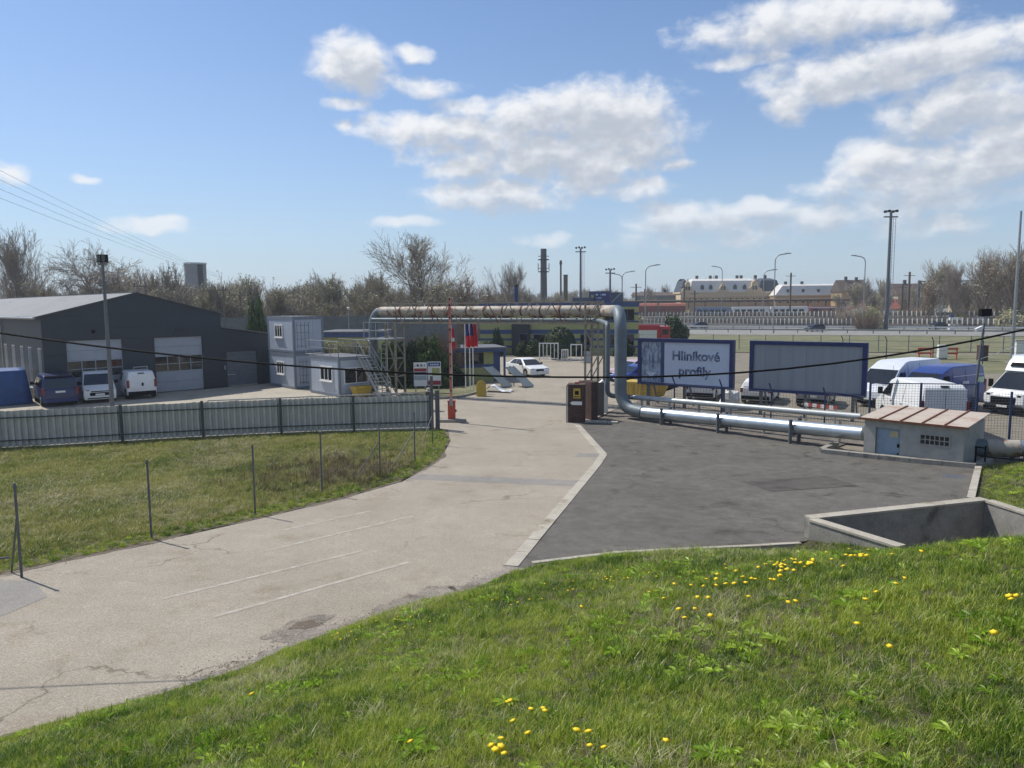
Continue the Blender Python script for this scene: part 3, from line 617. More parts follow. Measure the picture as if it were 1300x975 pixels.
# grass growing up to the apron on the far right is part of the bank; dandelions stand in it one by one
def dandelions():
    r = random.Random(4); head = MB(); head.add([(0, 0, .016)] + [(.026 * math.cos(6.283 * k / 12) * (1 if k % 2 else .86), .026 * math.sin(6.283 * k / 12) * (1 if k % 2 else .86), .004 + .003 * (k % 2)) for k in range(12)] + [(0, 0, -.006)],
        [(0, 1 + k, 1 + (k + 1) % 12) for k in range(12)] + [(13, 1 + (k + 1) % 12, 1 + k) for k in range(12)])
    hm = head.mesh('flower_head', M['petal'], True)
    sm = MB().tube([(0, 0, -.12), (.008, .003, -.05), (0, 0, -.002)], .0028, 4).mesh('stem', M['stem'], True)
    spots = [(-0.14, 4.16), (-0.08, 4.18), (-0.08, 4.10), (-0.11, 4.04), (-0.06, 3.95), (-0.01, 4.46), (0.08, 4.15), (-0.05, 4.99), (-0.03, 5.06), (0.11, 4.60), (0.19, 4.62), (0.20, 4.56), (0.36, 4.04), (0.42, 3.96), (0.41, 3.80), (0.48, 3.75), (0.81, 3.73), (-0.66, 4.41), (-2.62, 7.01), (2.55, 4.80), (3.63, 5.22), (3.64, 5.16), (3.59, 5.14), (3.11, 4.59), (2.40, 6.06), (0.69, 9.06), (0.52, 9.30), (0.98, 8.81), (1.28, 9.39), (0.77, 9.93), (0.43, 9.92), (0.75, 9.02), (0.74, 7.77), (1.17, 10.79), (0.81, 9.73), (1.19, 8.62), (1.50, 10.25), (1.42, 8.87), (1.19, 9.89), (1.23, 9.08), (1.26, 9.00), (1.71, 8.56), (1.21, 9.27), (1.58, 8.73), (1.68, 8.87), (1.15, 9.23), (1.24, 9.64), (1.39, 8.47), (1.38, 8.92), (2.53, 7.03), (2.14, 7.20), (2.07, 7.67), (2.41, 7.24), (2.13, 7.51), (2.23, 7.83), (1.97, 7.41), (2.07, 7.29), (2.37, 7.38), (2.39, 7.18), (2.48, 7.97), (2.22, 7.18), (2.29, 7.04), (2.56, 7.01), (2.90, 7.56), (2.50, 8.46), (2.43, 7.18), (2.67, 7.15), (1.73, 7.68), (2.13, 8.45), (2.90, 7.95), (2.84, 8.09), (2.43, 8.18), (2.96, 8.03), (3.12, 7.92), (3.10, 8.17), (2.93, 7.97), (3.25, 7.88), (2.99, 7.97), (3.12, 7.92), (2.95, 8.17), (3.24, 7.78), (2.67, 7.17), (3.15, 7.74), (3.09, 8.19), (3.27, 7.84), (2.94, 7.85), (3.22, 7.82), (2.80, 7.50), (3.20, 8.12), (3.16, 7.88), (2.95, 7.91), (2.87, 7.52), (3.02, 7.95), (3.31, 7.92), (3.24, 7.86), (3.33, 7.96), (3.22, 8.31), (2.87, 8.11), (2.94, 7.50), (3.49, 7.86), (2.72, 7.95), (3.20, 8.23), (3.18, 8.15), (3.73, 8.56), (3.34, 7.25), (3.73, 7.69), (4.17, 7.33), (3.66, 7.89), (3.76, 7.73), (3.96, 7.50), (3.74, 7.59), (3.69, 8.46), (4.00, 8.56), (3.65, 7.75), (3.69, 7.75), (3.75, 7.75), (4.01, 8.11), (0.20, 8.99), (0.05, 8.91), (-0.29, 9.59), (0.35, 8.84), (-0.58, 9.33), (-0.03, 8.66), (-2.15, 11.03), (-1.48, 10.24), (-1.42, 9.25), (-1.80, 10.90), (-1.06, 8.96), (-1.68, 10.25), (-2.09, 10.77), (-1.72, 10.53), (-1.54, 9.24), (-1.55, 9.83), (-1.28, 9.03), (-1.47, 10.12), (-2.29, 10.53), (-1.73, 10.33), (-2.30, 10.02), (-2.34, 9.57), (-2.55, 9.92), (-2.06, 9.25), (-2.27, 9.75), (-2.50, 10.06), (1.44, 7.57), (1.84, 6.74), (1.65, 6.48), (1.48, 7.03), (1.75, 6.78), (1.71, 6.18), (1.52, 6.55), (2.12, 6.43), (1.86, 7.48), (1.52, 6.32), (2.33, 6.04), (2.55, 5.27), (3.35, 6.12), (2.86, 5.79), (3.19, 5.96), (3.01, 5.92), (16.67, 25.60), (15.77, 24.30), (17.01, 25.48), (16.42, 25.36)]
    for (x, y) in spots:
        z = float(bank_z(np.array(x), np.array(y))) + r.uniform(.085, .11)
        o = thing('dandelion', 'yellow dandelion flower on a short stem in the bank grass', 'flower', (x, y, z), r.uniform(0, 6.28), 'dandelions in the grass bank'); o.rotation_euler = (r.uniform(-.35, .35), r.uniform(-.35, .35), r.uniform(0, 6.28)); s_ = r.uniform(.8, 1.15) * (1.1 if y < 8 else .68); o.scale = (s_, s_, s_)
        put('flower_head', hm, o); put('stem', sm, o)
dandelions()

# ================================================================== left: fences
FP_ = [(-25.2, 30.0), (-21.9, 31.17), (-20.43, 31.55), (-17.35, 32.58), (-14.15, 33.55), (-10.83, 34.37), (-7.55, 34.96), (-3.95, 35.44)]
def sheet_fence():
    t = thing('sheet_fence', 'grey corrugated metal fence along the yard above the rough field', 'fence')
    for i, (a, b) in enumerate(zip(FP_[:-1], FP_[1:])):
        a = Vector((*a, 0)); b = Vector((*b, 0)); d = b - a; L = d.length; d.normalize(); n = Vector((d.y, -d.x, 0))
        k = max(3, round(L / .265)); vs_ = []; w = L / k
        for j in range(k):
            for (u, o) in ((0, 0), (.34, .0), (.42, .10), (.92, .10), (1., 0)):
                if u == 1. and j < k - 1: continue
                p = a + d * (w * (j + u)) - n * (o - .03); tilt = .02 * math.sin(j * 2.1 + i)
                vs_.append((p.x, p.y, .10)); vs_.append((p.x, p.y, 1.66 + .012 * math.sin(j * 5.3) + tilt * .3))
        m = len(vs_) // 2
        fs = [(2 * q, 2 * q + 2, 2 * q + 3, 2 * q + 1) for q in range(m - 1)]
        MB().add(vs_, fs).build('panel', M['fence'], t)
        MB().beam(a + n * .04 + Vector((0, 0, .38)), b + n * .04 + Vector((0, 0, .38)), .05, .05).build('rail', M['fencedark'], t)
        MB().beam(a + n * .04 + Vector((0, 0, 1.36)), b + n * .04 + Vector((0, 0, 1.36)), .05, .05).build('rail', M['fencedark'], t)
        MB().beam(a + n * .05 + Vector((0, 0, -.1)), b + n * .05 + Vector((0, 0, -.1)), .12, .38).build('plinth', M['kerb'], t)
    for (x, y) in FP_[1:2] + FP_[3:]:
        MB().box(x - .045, x + .045, y - .13, y - .04, -.1, 1.74).build('post', M['fencedark'], t)
    bx('corner_post', M['postgrey'], t, -3.93, -3.80, 35.30, 35.43, -.1, 2.6)
    bx('corner_post', M['postgrey'], t, -3.72, -3.52, 35.42, 35.62, -.1, 1.9)
sheet_fence()
def wire_fence():
    t = thing('wire_fence', 'row of thin grey steel posts strung with wire beside the field', 'fence')
    P = [(-10.0, 14.55), (-8.72, 17.35), (-7.05, 19.75), (-5.9, 22.4), (-4.6, 25.2), (-3.72, 27.7), (-3.45, 31.5)]
    for i, (x, y) in enumerate(P):
        z = hz(y); r = .026
        pst = MB().cyl((x, y, z - .3), (x + .01, y, z + 1.96), r, r, 8).build('post', M['postgrey'], t, smooth=60)
        MB().box(x - .02, x + .032, y - .03, y + .03, z + 1.86, z + 1.91).build('clamp', M['postgrey'], pst)
    for (a, b) in (((-10.0, 14.55), (-10.45, 14.9)), ((-4.6, 25.2), (-5.4, 24.6)), ((-3.72, 27.7), (-4.5, 26.8)), ((-3.45, 31.5), (-3.9, 30.4))):
        MB().cyl((a[0], a[1], hz(a[1]) + 1.25), (b[0], b[1], hz(b[1]) - .05), .018, .018, 6).build('brace', M['postgrey'], t)
    MB().cyl((-10.45, 14.9, hz(14.9) + .32), (-11.6, 14.3, hz(14.3) + .34), .02, .02, 6).build('brace', M['postgrey'], t)
    for h in (.35, 1.05, 1.85):
        MB().tube([(x, y, hz(y) + h) for x, y in P], .0022, 4).build('wire', M['postgrey'], t)
wire_fence()
def low_gate():
    t = thing('sliding_gate', 'low galvanised sliding gate with upright bars behind the corrugated fence', 'gate')
    a = Vector((-15.95, 38.5, 0)); b = Vector((-5.0, 41.8, 0)); d = (b - a); L = d.length; d.normalize()
    up = lambda s_, z: a + d * s_ + Vector((0, 0, z))
    MB().beam(up(0, 1.1), up(L, 1.06), .06, .06).build('top_rail', M['galv'], t)
    MB().beam(up(3.4, .35), up(L, .35), .06, .06).build('bottom_rail', M['galv'], t)
    MB().beam(up(0, 0), up(0, 1.1), .06, .06).build('end_post', M['galv'], t)
    MB().beam(up(2.6, .45), up(3.5, 1.08), .05, .05).build('brace', M['galv'], t)
    s_ = 3.5
    while s_ < L: MB().beam(up(s_, .35), up(s_, 1.06), .022, .022).build('bar', M['galv'], t); s_ += .22
    for s_ in (3.5, 7., L): MB().beam(up(s_, 0), up(s_, 1.1), .06, .06).build('post', M['galv'], t)
    p = thing('gate_pillar', 'short brick pillar with pale cap at the end of the sliding gate', 'pillar', (-4.75, 41.9, 0))
    for k in range(12):
        for j in range(2):
            bx('brick', M['brick'], p, -.15 + .152 * j, -.004 + .154 * j, -.15, .15, .09 * k, .09 * k + .082)
    bx('core', M['mortar'], p, -.13, .13, -.13, .13, 0, 1.08); MB().prism([(-.2, -.2, 1.08), (.2, -.2, 1.08), (.2, .2, 1.08), (-.2, .2, 1.08)], (0, 0, .06)).build('cap', M['kerb'], p); MB().sphere((0, 0, 1.22), .13, .13, .1).build('knob', M['kerb'], p, True)
low_gate()

# ================================================================== hall
def window_block(parent, org, ux, uz, un, w, h, cols, rows, fr=.06, m='frame', depth=.05, name='window', sill=False):
    """framed window standing proud of a wall: org lower left corner, ux right, un out of the wall"""
    ux = Vector(ux).normalized(); uz = Vector(uz).normalized(); un = Vector(un).normalized(); o = Vector(org)
    def bar(x0, x1, z0, z1, d0, d1, mb):
        P = [o + ux * x + uz * z + un * d for d in (d0, d1) for (x, z) in ((x0, z0), (x1, z0), (x1, z1), (x0, z1))]
        mb.add(P, [(0, 1, 2, 3), (7, 6, 5, 4), (0, 4, 5, 1), (1, 5, 6, 2), (2, 6, 7, 3), (3, 7, 4, 0)])
    mb = MB()
    bar(0, w, 0, fr, 0, depth, mb); bar(0, w, h - fr, h, 0, depth, mb); bar(0, fr, fr, h - fr, 0, depth, mb); bar(w - fr, w, fr, h - fr, 0, depth, mb)
    cw = (w - 2 * fr) / cols; ch = (h - 2 * fr) / rows
    for i in range(1, cols): bar(fr + cw * i - fr * .35, fr + cw * i + fr * .35, fr, h - fr, 0, depth * .9, mb)
    for j in range(1, rows): bar(fr, w - fr, fr + ch * j - fr * .3, fr + ch * j + fr * .3, 0, depth * .8, mb)
    f = mb.build(name, M[m], parent)
    for i in range(cols):
        for j in range(rows):
            q = MB(); bar(fr + cw * i + .005, fr + cw * (i + 1) - .005, fr + ch * j + .005, fr + ch * (j + 1) - .005, 0, depth * .35, q); q.build('pane', M['glass'], f)
    if sill: q = MB(); bar(-.05, w + .05, -.06, 0, 0, depth * 2.2, q); q.build('sill', M[m], f)
    return f
def hall():
    t = thing('steel_hall', 'long dark slate workshop hall with two tall sectional doors', 'building', (-29.77, 46.96, 0), R(45.5))
    W, E, Rg, Ln = 11.6, 5.45, 6.95, 50.
    mid = W / 2
    # facade as horizontal cassettes round two door openings
    D = [(1.28, 4.76), (6.74, 10.2)]; H = 3.9
    def strip(x0, x1, z0, z1): return bx('wall_panel', M['slate'], t, x0 + .004, x1 - .004, -.06, .1, z0 + .004, z1 - .006)
    bx('wall', M['trim'], t, .02, 1.28, 0.0, .14, 0, E - .1); bx('wall', M['trim'], t, 4.76, 6.74, 0, .14, 0, E - .1); bx('wall', M['trim'], t, 10.2, W - .02, 0, .14, 0, E - .1); bx('wall', M['trim'], t, 1.28, 10.2, .0, .14, H, E - .1)
    for k in range(4):
        z0, z1 = .06 + k * .96, .06 + (k + 1) * .96
        for x0, x1 in ((0, D[0][0]), (D[0][1], D[1][0]), (D[1][1], W)): strip(x0, x1, z0, min(z1, H))
    strip(0, W, H, H + .78); strip(0, W, H + .78, E)
    MB().prism([(0, -.06, E), (W, -.06, E), (mid, -.06, Rg)], (0, .16, 0)).build('gable', M['slate'], t)
    MB().beam((0, -.09, E + .03), (mid, -.09, Rg + .03), .12, .1).build('gable_trim', M['slate2'], t); MB().beam((W, -.09, E + .03), (mid, -.09, Rg + .03), .12, .1).build('gable_trim', M['slate2'], t)
    # sides, back, roof
    wins = [.35, 2.75, 4.85, 7.2, 9.5]; y0 = .1
    def sidewall(a, b, z0=0, z1=E): bx('side_wall', M['slate2'], t, 0.0, .15, a, b, z0, z1)
    prev = .1
    for wy in wins:
        sidewall(prev, wy); sidewall(wy, wy + .95, 3.45, E); sidewall(wy, wy + .95, 0, .75); prev = wy + .95
    sidewall(prev, Ln); bx('side_wall', M['slate'], t, W - .15, W, .1, Ln, 0, E); bx('back_wall', M['slate2'], t, .15, W - .15, Ln - .15, Ln, 0, E); MB().prism([(0, Ln, E), (W, Ln, E), (mid, Ln, Rg)], (0, -.16, 0)).build('back_gable', M['slate2'], t)
    for wy in wins:
        f = MB(); f.box(.02, .30, wy, wy + .07, .75, 3.45); f.box(.02, .30, wy + .88, wy + .95, .75, 3.45); f.box(.02, .30, wy + .07, wy + .88, 3.38, 3.45); f.box(-.06, .30, wy - .04, wy + .99, .70, .76)
        f.box(.16, .24, wy + .07, wy + .88, 1.95, 2.03)
        w_ = f.build('window', M['frame'], t); bx('pane', M['glass'], w_, .19, .21, wy + .07, wy + .88, .76, 1.95); bx('pane', M['glass'], w_, .19, .21, wy + .07, wy + .88, 2.03, 3.38)
    for sgn, xe in ((-1, -.28), (1, W + .28)):
        k = 0; y = -.02
        while y < Ln:
            y1 = min(y + 1.0, Ln + .1)
            MB().add([(xe, y, E - .07), (mid, y, Rg), (mid, y1 - .03, Rg), (xe, y1 - .03, E - .07), (xe, y, E + .02), (mid, y, Rg + .09), (mid, y1 - .03, Rg + .09), (xe, y1 - .03, E + .02)],
                     [(0, 1, 2, 3), (7, 6, 5, 4), (0, 4, 5, 1), (1, 5, 6, 2), (2, 6, 7, 3), (3, 7, 4, 0)]).build('roof_sheet', M['roofgrey'], t)
            y += 1.0
    bx('ridge_cap', M['roofgrey'], t, mid - .2, mid + .2, 0, Ln, Rg + .03, Rg + .11)
    pipe('gutter', M['galv'], t, [(-.36, -.02, E - .08), (-.36, Ln, E - .08)], .08, 8); pipe('downpipe', M['galv'], t, [(-.3, 10.5, E - .1), (-.1, 10.5, E - .35), (-.1, 10.5, 0)], .05, 8)
    for (x0, x1) in D:
        d = bpy.data.objects.new('sectional_door', None); col.objects.link(d); d.parent = t
        d.location = (x0, 0, 0); w = x1 - x0
        for j, (z0, z1) in enumerate(((0.02, .7), (.7, 1.4), (2.58, 3.2), (3.2, 3.88))): bx('door_panel', M['doorgrey'], d, .03, w - .03, .06, .12, z0 + .006, z1 - .006)
        window_block(d, (.03, .10, 1.4), (1, 0, 0), (0, 0, 1), (0, -1, 0), w - .06, 1.18, 4, 2, .07, 'doorgrey', .06, 'glazed_section')
        for xx in (0, w - .03): bx('door_track', M['trim'], d, xx - .02, xx + .05, -.075, .1, 0, H)
    bx('lintel', M['trim'], t, D[0][0] - .05, D[0][1] + .05, -.07, .08, H - .03, H + .03); bx('lintel', M['trim'], t, D[1][0] - .05, D[1][1] + .05, -.07, .08, H - .03, H + .03)
    window_block(t, (5.3, -.06, 1.25), (1, 0, 0), (0, 0, 1), (0, -1, 0), .95, .7, 1, 1, .07, 'doorgrey', .04)
    MB().cyl((2.98, -.06, 4.43), (2.98, -.18, 4.43), .13, .1, 12).build('wall_lamp', M['black'], t); v = bx('vent', M['trim'], t, 8.3, 8.85, -.12, -.05, 4.22, 4.5)
    for k in range(3): bx('slat', M['slate'], v, 8.33, 8.82, -.14, -.115, 4.25 + k * .08, 4.29 + k * .08)
    pipe('mast', M['galv'], t, [(mid, .1, Rg), (mid, .1, Rg + .25)], .03, 6)
    # annex
    a = bpy.data.objects.new('annex', None); col.objects.link(a); a.parent = t
    A0, A1 = W, 17.2
    MB().prism([(A0 + .01, .0, 0), (11.95, .0, 0), (11.95, .0, 2.62), (14.35, .0, 2.62), (14.35, .0, 0), (A1, .0, 0), (A1, .0, 3.5), (A0 + .01, .0, 4.4)], (0, .14, 0)).build('wall', M['slate'], a)
    bx('wall', M['slate'], a, A1 - .15, A1, .14, 12, 0, 3.45); MB().prism([(A0, -.2, 4.44), (A1 + .2, -.2, 3.53), (A1 + .2, -.2, 3.62), (A0, -.2, 4.53)], (0, 12.3, 0)).build('roof', M['roofgrey'], a)
    for k in range(9): bx('door_slat', mat('annex_door', '#5d646c', .55), a, 11.97, 14.33, .06, .11, .02 + k * .289, .02 + (k + 1) * .289 - .012)
    bx('door_sill', M['kerb'], a, 12.1, 14.3, -.1, .06, 0, .05); bx('switch_box', M['galv'], a, 11.72, 11.82, -.05, .0, 1.3, 1.6)
hall()

# ================================================================== site containers with stair
def container(name, label, P, L, Wd, z0, wins, doors=()):
    """origin at the corner nearest the viewer; local -y runs along the sunlit long face, local x along the shaded end"""
    t = thing(name, label, 'container', (P[0], P[1], z0), R(42))
    H = 2.58
    for (x, y) in ((0, 0), (Wd - .15, 0), (0, L - .15), (Wd - .15, L - .15)): bx('corner_post', M['contframe'], t, x, x + .15, y, y + .15, 0, H)
    for z_ in (0, H - .2):
        hh = .16 if z_ == 0 else .2
        MB().box(.15, Wd - .15, 0, .12, z_, z_ + hh).build('frame_beam', M['contframe'], t); MB().box(0, .12, .15, L - .15, z_, z_ + hh).build('frame_beam', M['contframe'], t)
        MB().box(Wd - .12, Wd, .15, L - .15, z_, z_ + hh).build('frame_beam', M['contframe'], t); MB().box(.15, Wd - .15, L - .12, L, z_, z_ + hh).build('frame_beam', M['contframe'], t)
    n = 7; w = (L - .3) / n
    for k in range(n): bx('wall_panel', M['contgrey'], t, .03, .08, .15 + k * w + .006, .15 + (k + 1) * w - .006, .16, H - .2)
    n = 3; w = (Wd - .3) / n
    for k in range(n):
        bx('wall_panel', M['contgrey'], t, .15 + k * w + .006, .15 + (k + 1) * w - .006, .03, .08, .16, H - .2)
    bx('wall_panel', M['contgrey'], t, .15, Wd - .15, L - .08, L - .03, .16, H - .2); bx('wall_panel', M['contgrey'], t, Wd - .08, Wd - .03, .15, L - .15, .16, H - .2)
    bx('roof', M['roofgrey'], t, .01, Wd - .01, .01, L - .01, H - .02, H + .035)
    for (face, s0, z, w_, h_, c_) in wins:
        if face == 'long': window_block(t, (.03, s0 + w_, z), (0, -1, 0), (0, 0, 1), (-1, 0, 0), w_, h_, c_, 1, .08, 'frame', .06, sill=True)
        else: window_block(t, (s0, .03, z), (1, 0, 0), (0, 0, 1), (0, -1, 0), w_, h_, c_, 1, .07, 'frame', .05)
    for (s0, w_, h_) in doors:
        d = bx('door', M['contgrey'], t, s0, s0 + w_, -.005, .025, .18, .18 + h_)
        for k in range(4): MB().cyl((s0 + .1 + k * (w_ - .2) / 3, -.03, .3), (s0 + .1 + k * (w_ - .2) / 3, -.03, .1 + h_), .012, .012, 6).build('grille_bar', M['postgrey'], d)
        for k in range(4): MB().cyl((s0 + .05, -.03, .45 + k * .5), (s0 + w_ - .05, -.03, .45 + k * .5), .012, .012, 6).build('grille_bar', M['postgrey'], d)
    return t
container('site_container', 'lower grey office container under the stacked one, by the hall annex', (-15.72, 53.38), 4.3, 2.4, 0, [('long', 1.7, .95, 1.25, .95, 3)], [(.3, .95, 2.1)])
container('site_container', 'upper grey office container stacked on another, barred door on its shaded end', (-15.72, 53.38), 4.3, 2.4, 2.63, [('long', 1.75, 1.05, 1.3, .95, 3)], [(.2, 1.1, 2.1)])
container('site_container', 'single-storey grey office container with railed roof terrace and wide end window', (-11.39, 48.5), 4.15, 2.5, 0, [('long', .85, .95, 1.7, 1.0, 3), ('end', .38, .8, 1.85, 1.1, 2)])
def stair():
    t = thing('steel_stair', 'open galvanised steel stair with handrails up to the container roof', 'stair', (-11.39, 48.5, 0), R(42))
    # local x along container end, -y outwards; flight falls outwards
    x0, x1 = 1.45, 2.35; ytop, ybot, zt = -.02, -2.75, 2.62
    for x in (x0, x1): MB().beam((x, ytop, zt), (x, ybot, 0), .05, .2).build('stringer', M['galv'], t)
    n = 12
    for k in range(n):
        f = (k + .5) / n; y = ytop + (ybot - ytop) * f; z = zt * (1 - f)
        bx('tread', M['galv'], t, x0 + .03, x1 - .03, y - .13, y + .13, z - .015, z + .02)
    for x in (x0, x1):
        MB().tube([(x, .15, zt + 1.0), (x, ytop, zt + 1.0), (x, ybot + .2, 1.15), (x, ybot + .2, .1)], .025, 6).build('handrail', M['galv'], t)
        MB().tube([(x, ytop, zt + .5), (x, ybot + .2, .62)], .016, 6).build('handrail', M['galv'], t)
        for f in (.25, .55, .8):
            y = ytop + (ybot - ytop) * f; z = zt * (1 - f); MB().cyl((x, y, z), (x, y, z + 1.0), .02, .02, 6).build('baluster', M['galv'], t)
    g = thing('roof_railing', 'galvanised railing round the single-storey container roof terrace', 'railing', (-11.39, 48.5, 2.62), R(42))
    runs = [[(.05, 4.6), (.05, .05), (1.4, .05)], [(2.45, .05), (2.45, 4.4)]]
    for run in runs:
        MB().tube([(x, y, 1.02) for x, y in run], .024, 6).build('handrail', M['galv'], g); MB().tube([(x, y, .55) for x, y in run], .014, 6).build('handrail', M['galv'], g)
        for (a, b) in zip(run[:-1], run[1:]):
            L = math.hypot(b[0] - a[0], b[1] - a[1]); n = max(1, round(L / 1.1))
            for k in range(n + 1): x = a[0] + (b[0] - a[0]) * k / n; y = a[1] + (b[1] - a[1]) * k / n; MB().cyl((x, y, -.05), (x, y, 1.02), .022, .022, 6).build('baluster', M['galv'], g)
    bx('gangway', M['galv'], g, .1, 1.2, 4.1, 4.95, .0, .05)
    y = thing('grit_box', 'yellow plastic grit box beside the container under the stair', 'box', (-9.75, 48.35, 0), R(42))
    MB().prism([(-.5, 0, .05), (.5, 0, .05), (.62, 0, .55), (-.62, 0, .55)], (0, .6, 0)).build('body', M['yellow'], y, bevel=.03); MB().prism([(-.68, -.05, .55), (.68, -.05, .55), (.6, -.05, .72), (-.6, -.05, .72)], (0, .72, 0)).build('lid', M['yellow'], y, bevel=.03)
    for x in (-.45, .35): bx('foot', M['black'], y, x, x + .12, .1, .5, 0, .06)
stair()

# ================================================================== vehicles
def paint(name, c, rough=.28): return mat('paint_' + name, c, rough, 0, var=.04, scale=1.5, spec=.6)
def vehicle(name, label, cat, loc, ang, W, low, up, wheels, pm, wr=.33, tumble=.16, belt=None, wind=None, rear=None, sides=(), trim='black', group=None, lamps=None, plate_r=None, plate_f=None, bumper=True, roofbar=None, mirrors=None, bev=.055, grille=None, tails=None, handles=(), seams=()):
    """low and up are side profiles (x forward, z up) below and above the belt line"""
    t = thing(name, label, cat, loc, R(ang), group); h = W / 2
    belt = belt or max(z for x, z in low); top = max(z for x, z in up)
    wy = lambda z: h if z <= belt else h - tumble * (z - belt) / (top - belt)
    body = MB().prism([(x, -h, z) for x, z in low], (0, W, 0)).build('body', pm, t, smooth=35, bevel=bev, seg=3)
    n = len(up); vs_ = [(x, -wy(z) + .008, z) for x, z in up] + [(x, wy(z) - .008, z) for x, z in up]
    area = sum(up[i][0] * up[(i + 1) % n][1] - up[(i + 1) % n][0] * up[i][1] for i in range(n))
    fs = [tuple(range(n)), tuple(range(2 * n - 1, n - 1, -1))] + [(i, i + n, (i + 1) % n + n, (i + 1) % n) for i in range(n)]
    if area < 0: fs = [f[::-1] for f in fs]
    MB().add(vs_, fs).build('cabin', pm, t, smooth=35, bevel=bev, seg=3)
    def side_poly(nm, pts, m, off, parent=t):
        for s_ in (-1, 1):
            P = [Vector((x, s_ * (wy(z) + off - .008), z)) for x, z in pts]; MB().prism(P, (0, -s_ * .03, 0)).build(nm, m, parent)
    for pts in sides: side_poly('side_window', pts, M['glass'], .012)
    for hd in handles:
        for s_ in (-1, 1): y = s_ * wy(hd[1]); bx('handle', M[trim], t, hd[0] - .09, hd[0] + .09, y - .02, y + .02, hd[1] - .02, hd[1] + .02)
    def screen(nm, a, b, inset=.07, m='glass'):
        a = Vector((a[0], 0, a[1])); b = Vector((b[0], 0, b[1])); d = (b - a).normalized(); nn = Vector((d.z, 0, -d.x))
        if nn.x * (1 if a.x > 0 else -1) < 0: nn = -nn
        q = []
        for p in (a + d * .05, b - d * .06):
            w = wy(p.z) - inset; q.append((p + nn * .012, w))
        P = [Vector((q[0][0].x, -q[0][1], q[0][0].z)), Vector((q[0][0].x, q[0][1], q[0][0].z)), Vector((q[1][0].x, q[1][1], q[1][0].z)), Vector((q[1][0].x, -q[1][1], q[1][0].z))]
        return MB().prism(P, -nn * .03).build(nm, M[m], t)
    if wind: screen('windscreen', *wind)
    if rear: screen('rear_window', *rear, .16)
    seam = MATS.get('panel_gap') or mat('panel_gap', '#3a3d42', .7)
    for x in seams:
        for s_ in (-1, 1):
            for (za, zb) in ((.45, belt), (belt, top - .16)): MB().beam((x, s_ * (wy(za) + .001), za), (x, s_ * (wy(zb) - .006), zb), .012, .008).build('panel_gap', seam, t)
    for x in wheels:
        for s_ in (-1, 1):
            arch = [(x + (wr + .09) * math.cos(a_), s_ * (h + .004), max(.2, wr + (wr + .09) * math.sin(a_))) for a_ in [math.pi * k / 10 for k in range(11)]]
            MB().prism(arch, (0, -s_ * .1, 0)).build('wheel_arch', M['black'], t)
            w_ = MB().cyl((x, s_ * (h - .2), wr), (x, s_ * (h + .012), wr), wr, wr * .97, 18).build('wheel', M['rubber'], t, smooth=40)
            rim = MB(); rim.cyl((x, s_ * (h - .05), wr), (x, s_ * (h + .020), wr), wr * .62, wr * .6, 14); rim.build('rim', M['galv'], w_, smooth=40)
            MB().cyl((x, s_ * h, wr), (x, s_ * (h + .03), wr), .05, .05, 8).build('hub', M['black'], w_)
    xf = max(x for x, z in low); xr = min(x for x, z in low)
    if bumper:
        bx('bumper', M[trim], t, xf - .12, xf + .035, -h + .05, h - .05, .22, .46, .03); bx('bumper', M[trim], t, xr - .035, xr + .12, -h + .05, h - .05, .25, .5, .03)
    if lamps:
        for s_ in (-1, 1):
            y0, y1 = sorted((s_ * (h - .07), s_ * (h - .42)))
            hl = bx('headlight', M['frame'], t, lamps[0] - .16, lamps[0] + .03, y0, y1, lamps[1], lamps[1] + lamps[2], .02); bx('lens', M['glass'], hl, lamps[0] + .01, lamps[0] + .038, y0 + .09, y1 - .09, lamps[1] + .04, lamps[1] + lamps[2] - .04)
    if grille: bx('grille', M['black'], t, grille[0] - .05, grille[0] + .02, -h * grille[3], h * grille[3], grille[1], grille[2], .02)
    if tails:
        for s_ in (-1, 1):
            y0, y1 = sorted((s_ * (h - .14), s_ * (h + .006))); bx('tail_light', MATS.get('lamp_red') or mat('lamp_red', '#7a1418', .3), t, tails[0] - .02, tails[0] + .12, y0, y1, tails[1], tails[2], .01)
    if plate_r: bx('number_plate', M['white'], t, plate_r[0] - .015, plate_r[0] + .02, plate_r[1] - .26, plate_r[1] + .26, plate_r[2], plate_r[2] + .11)
    if plate_f: bx('number_plate', M['white'], t, plate_f[0] - .02, plate_f[0] + .02, -.26, .26, plate_f[1], plate_f[1] + .11)
    if mirrors:
        for s_ in (-1, 1):
            y0, y1 = sorted((s_ * (h + .02), s_ * (h + .24))); mo = bx('mirror', M['black'], t, mirrors[0] - .06, mirrors[0] + .06, y0, y1, mirrors[1], mirrors[1] + mirrors[2], .03); y2, y3 = sorted((s_ * (h - .06), s_ * (h + .06))); bx('arm', M['black'], mo, mirrors[0] - .03, mirrors[0] + .03, y2, y3, mirrors[1] + .02, mirrors[1] + .1)
    return t
pw = paint('white', '#dfe0df'); pn_ = paint('navy', '#1d2b54'); pb = paint('blue', '#1f3c80'); pgw = paint('cool_white', '#cfd4da')
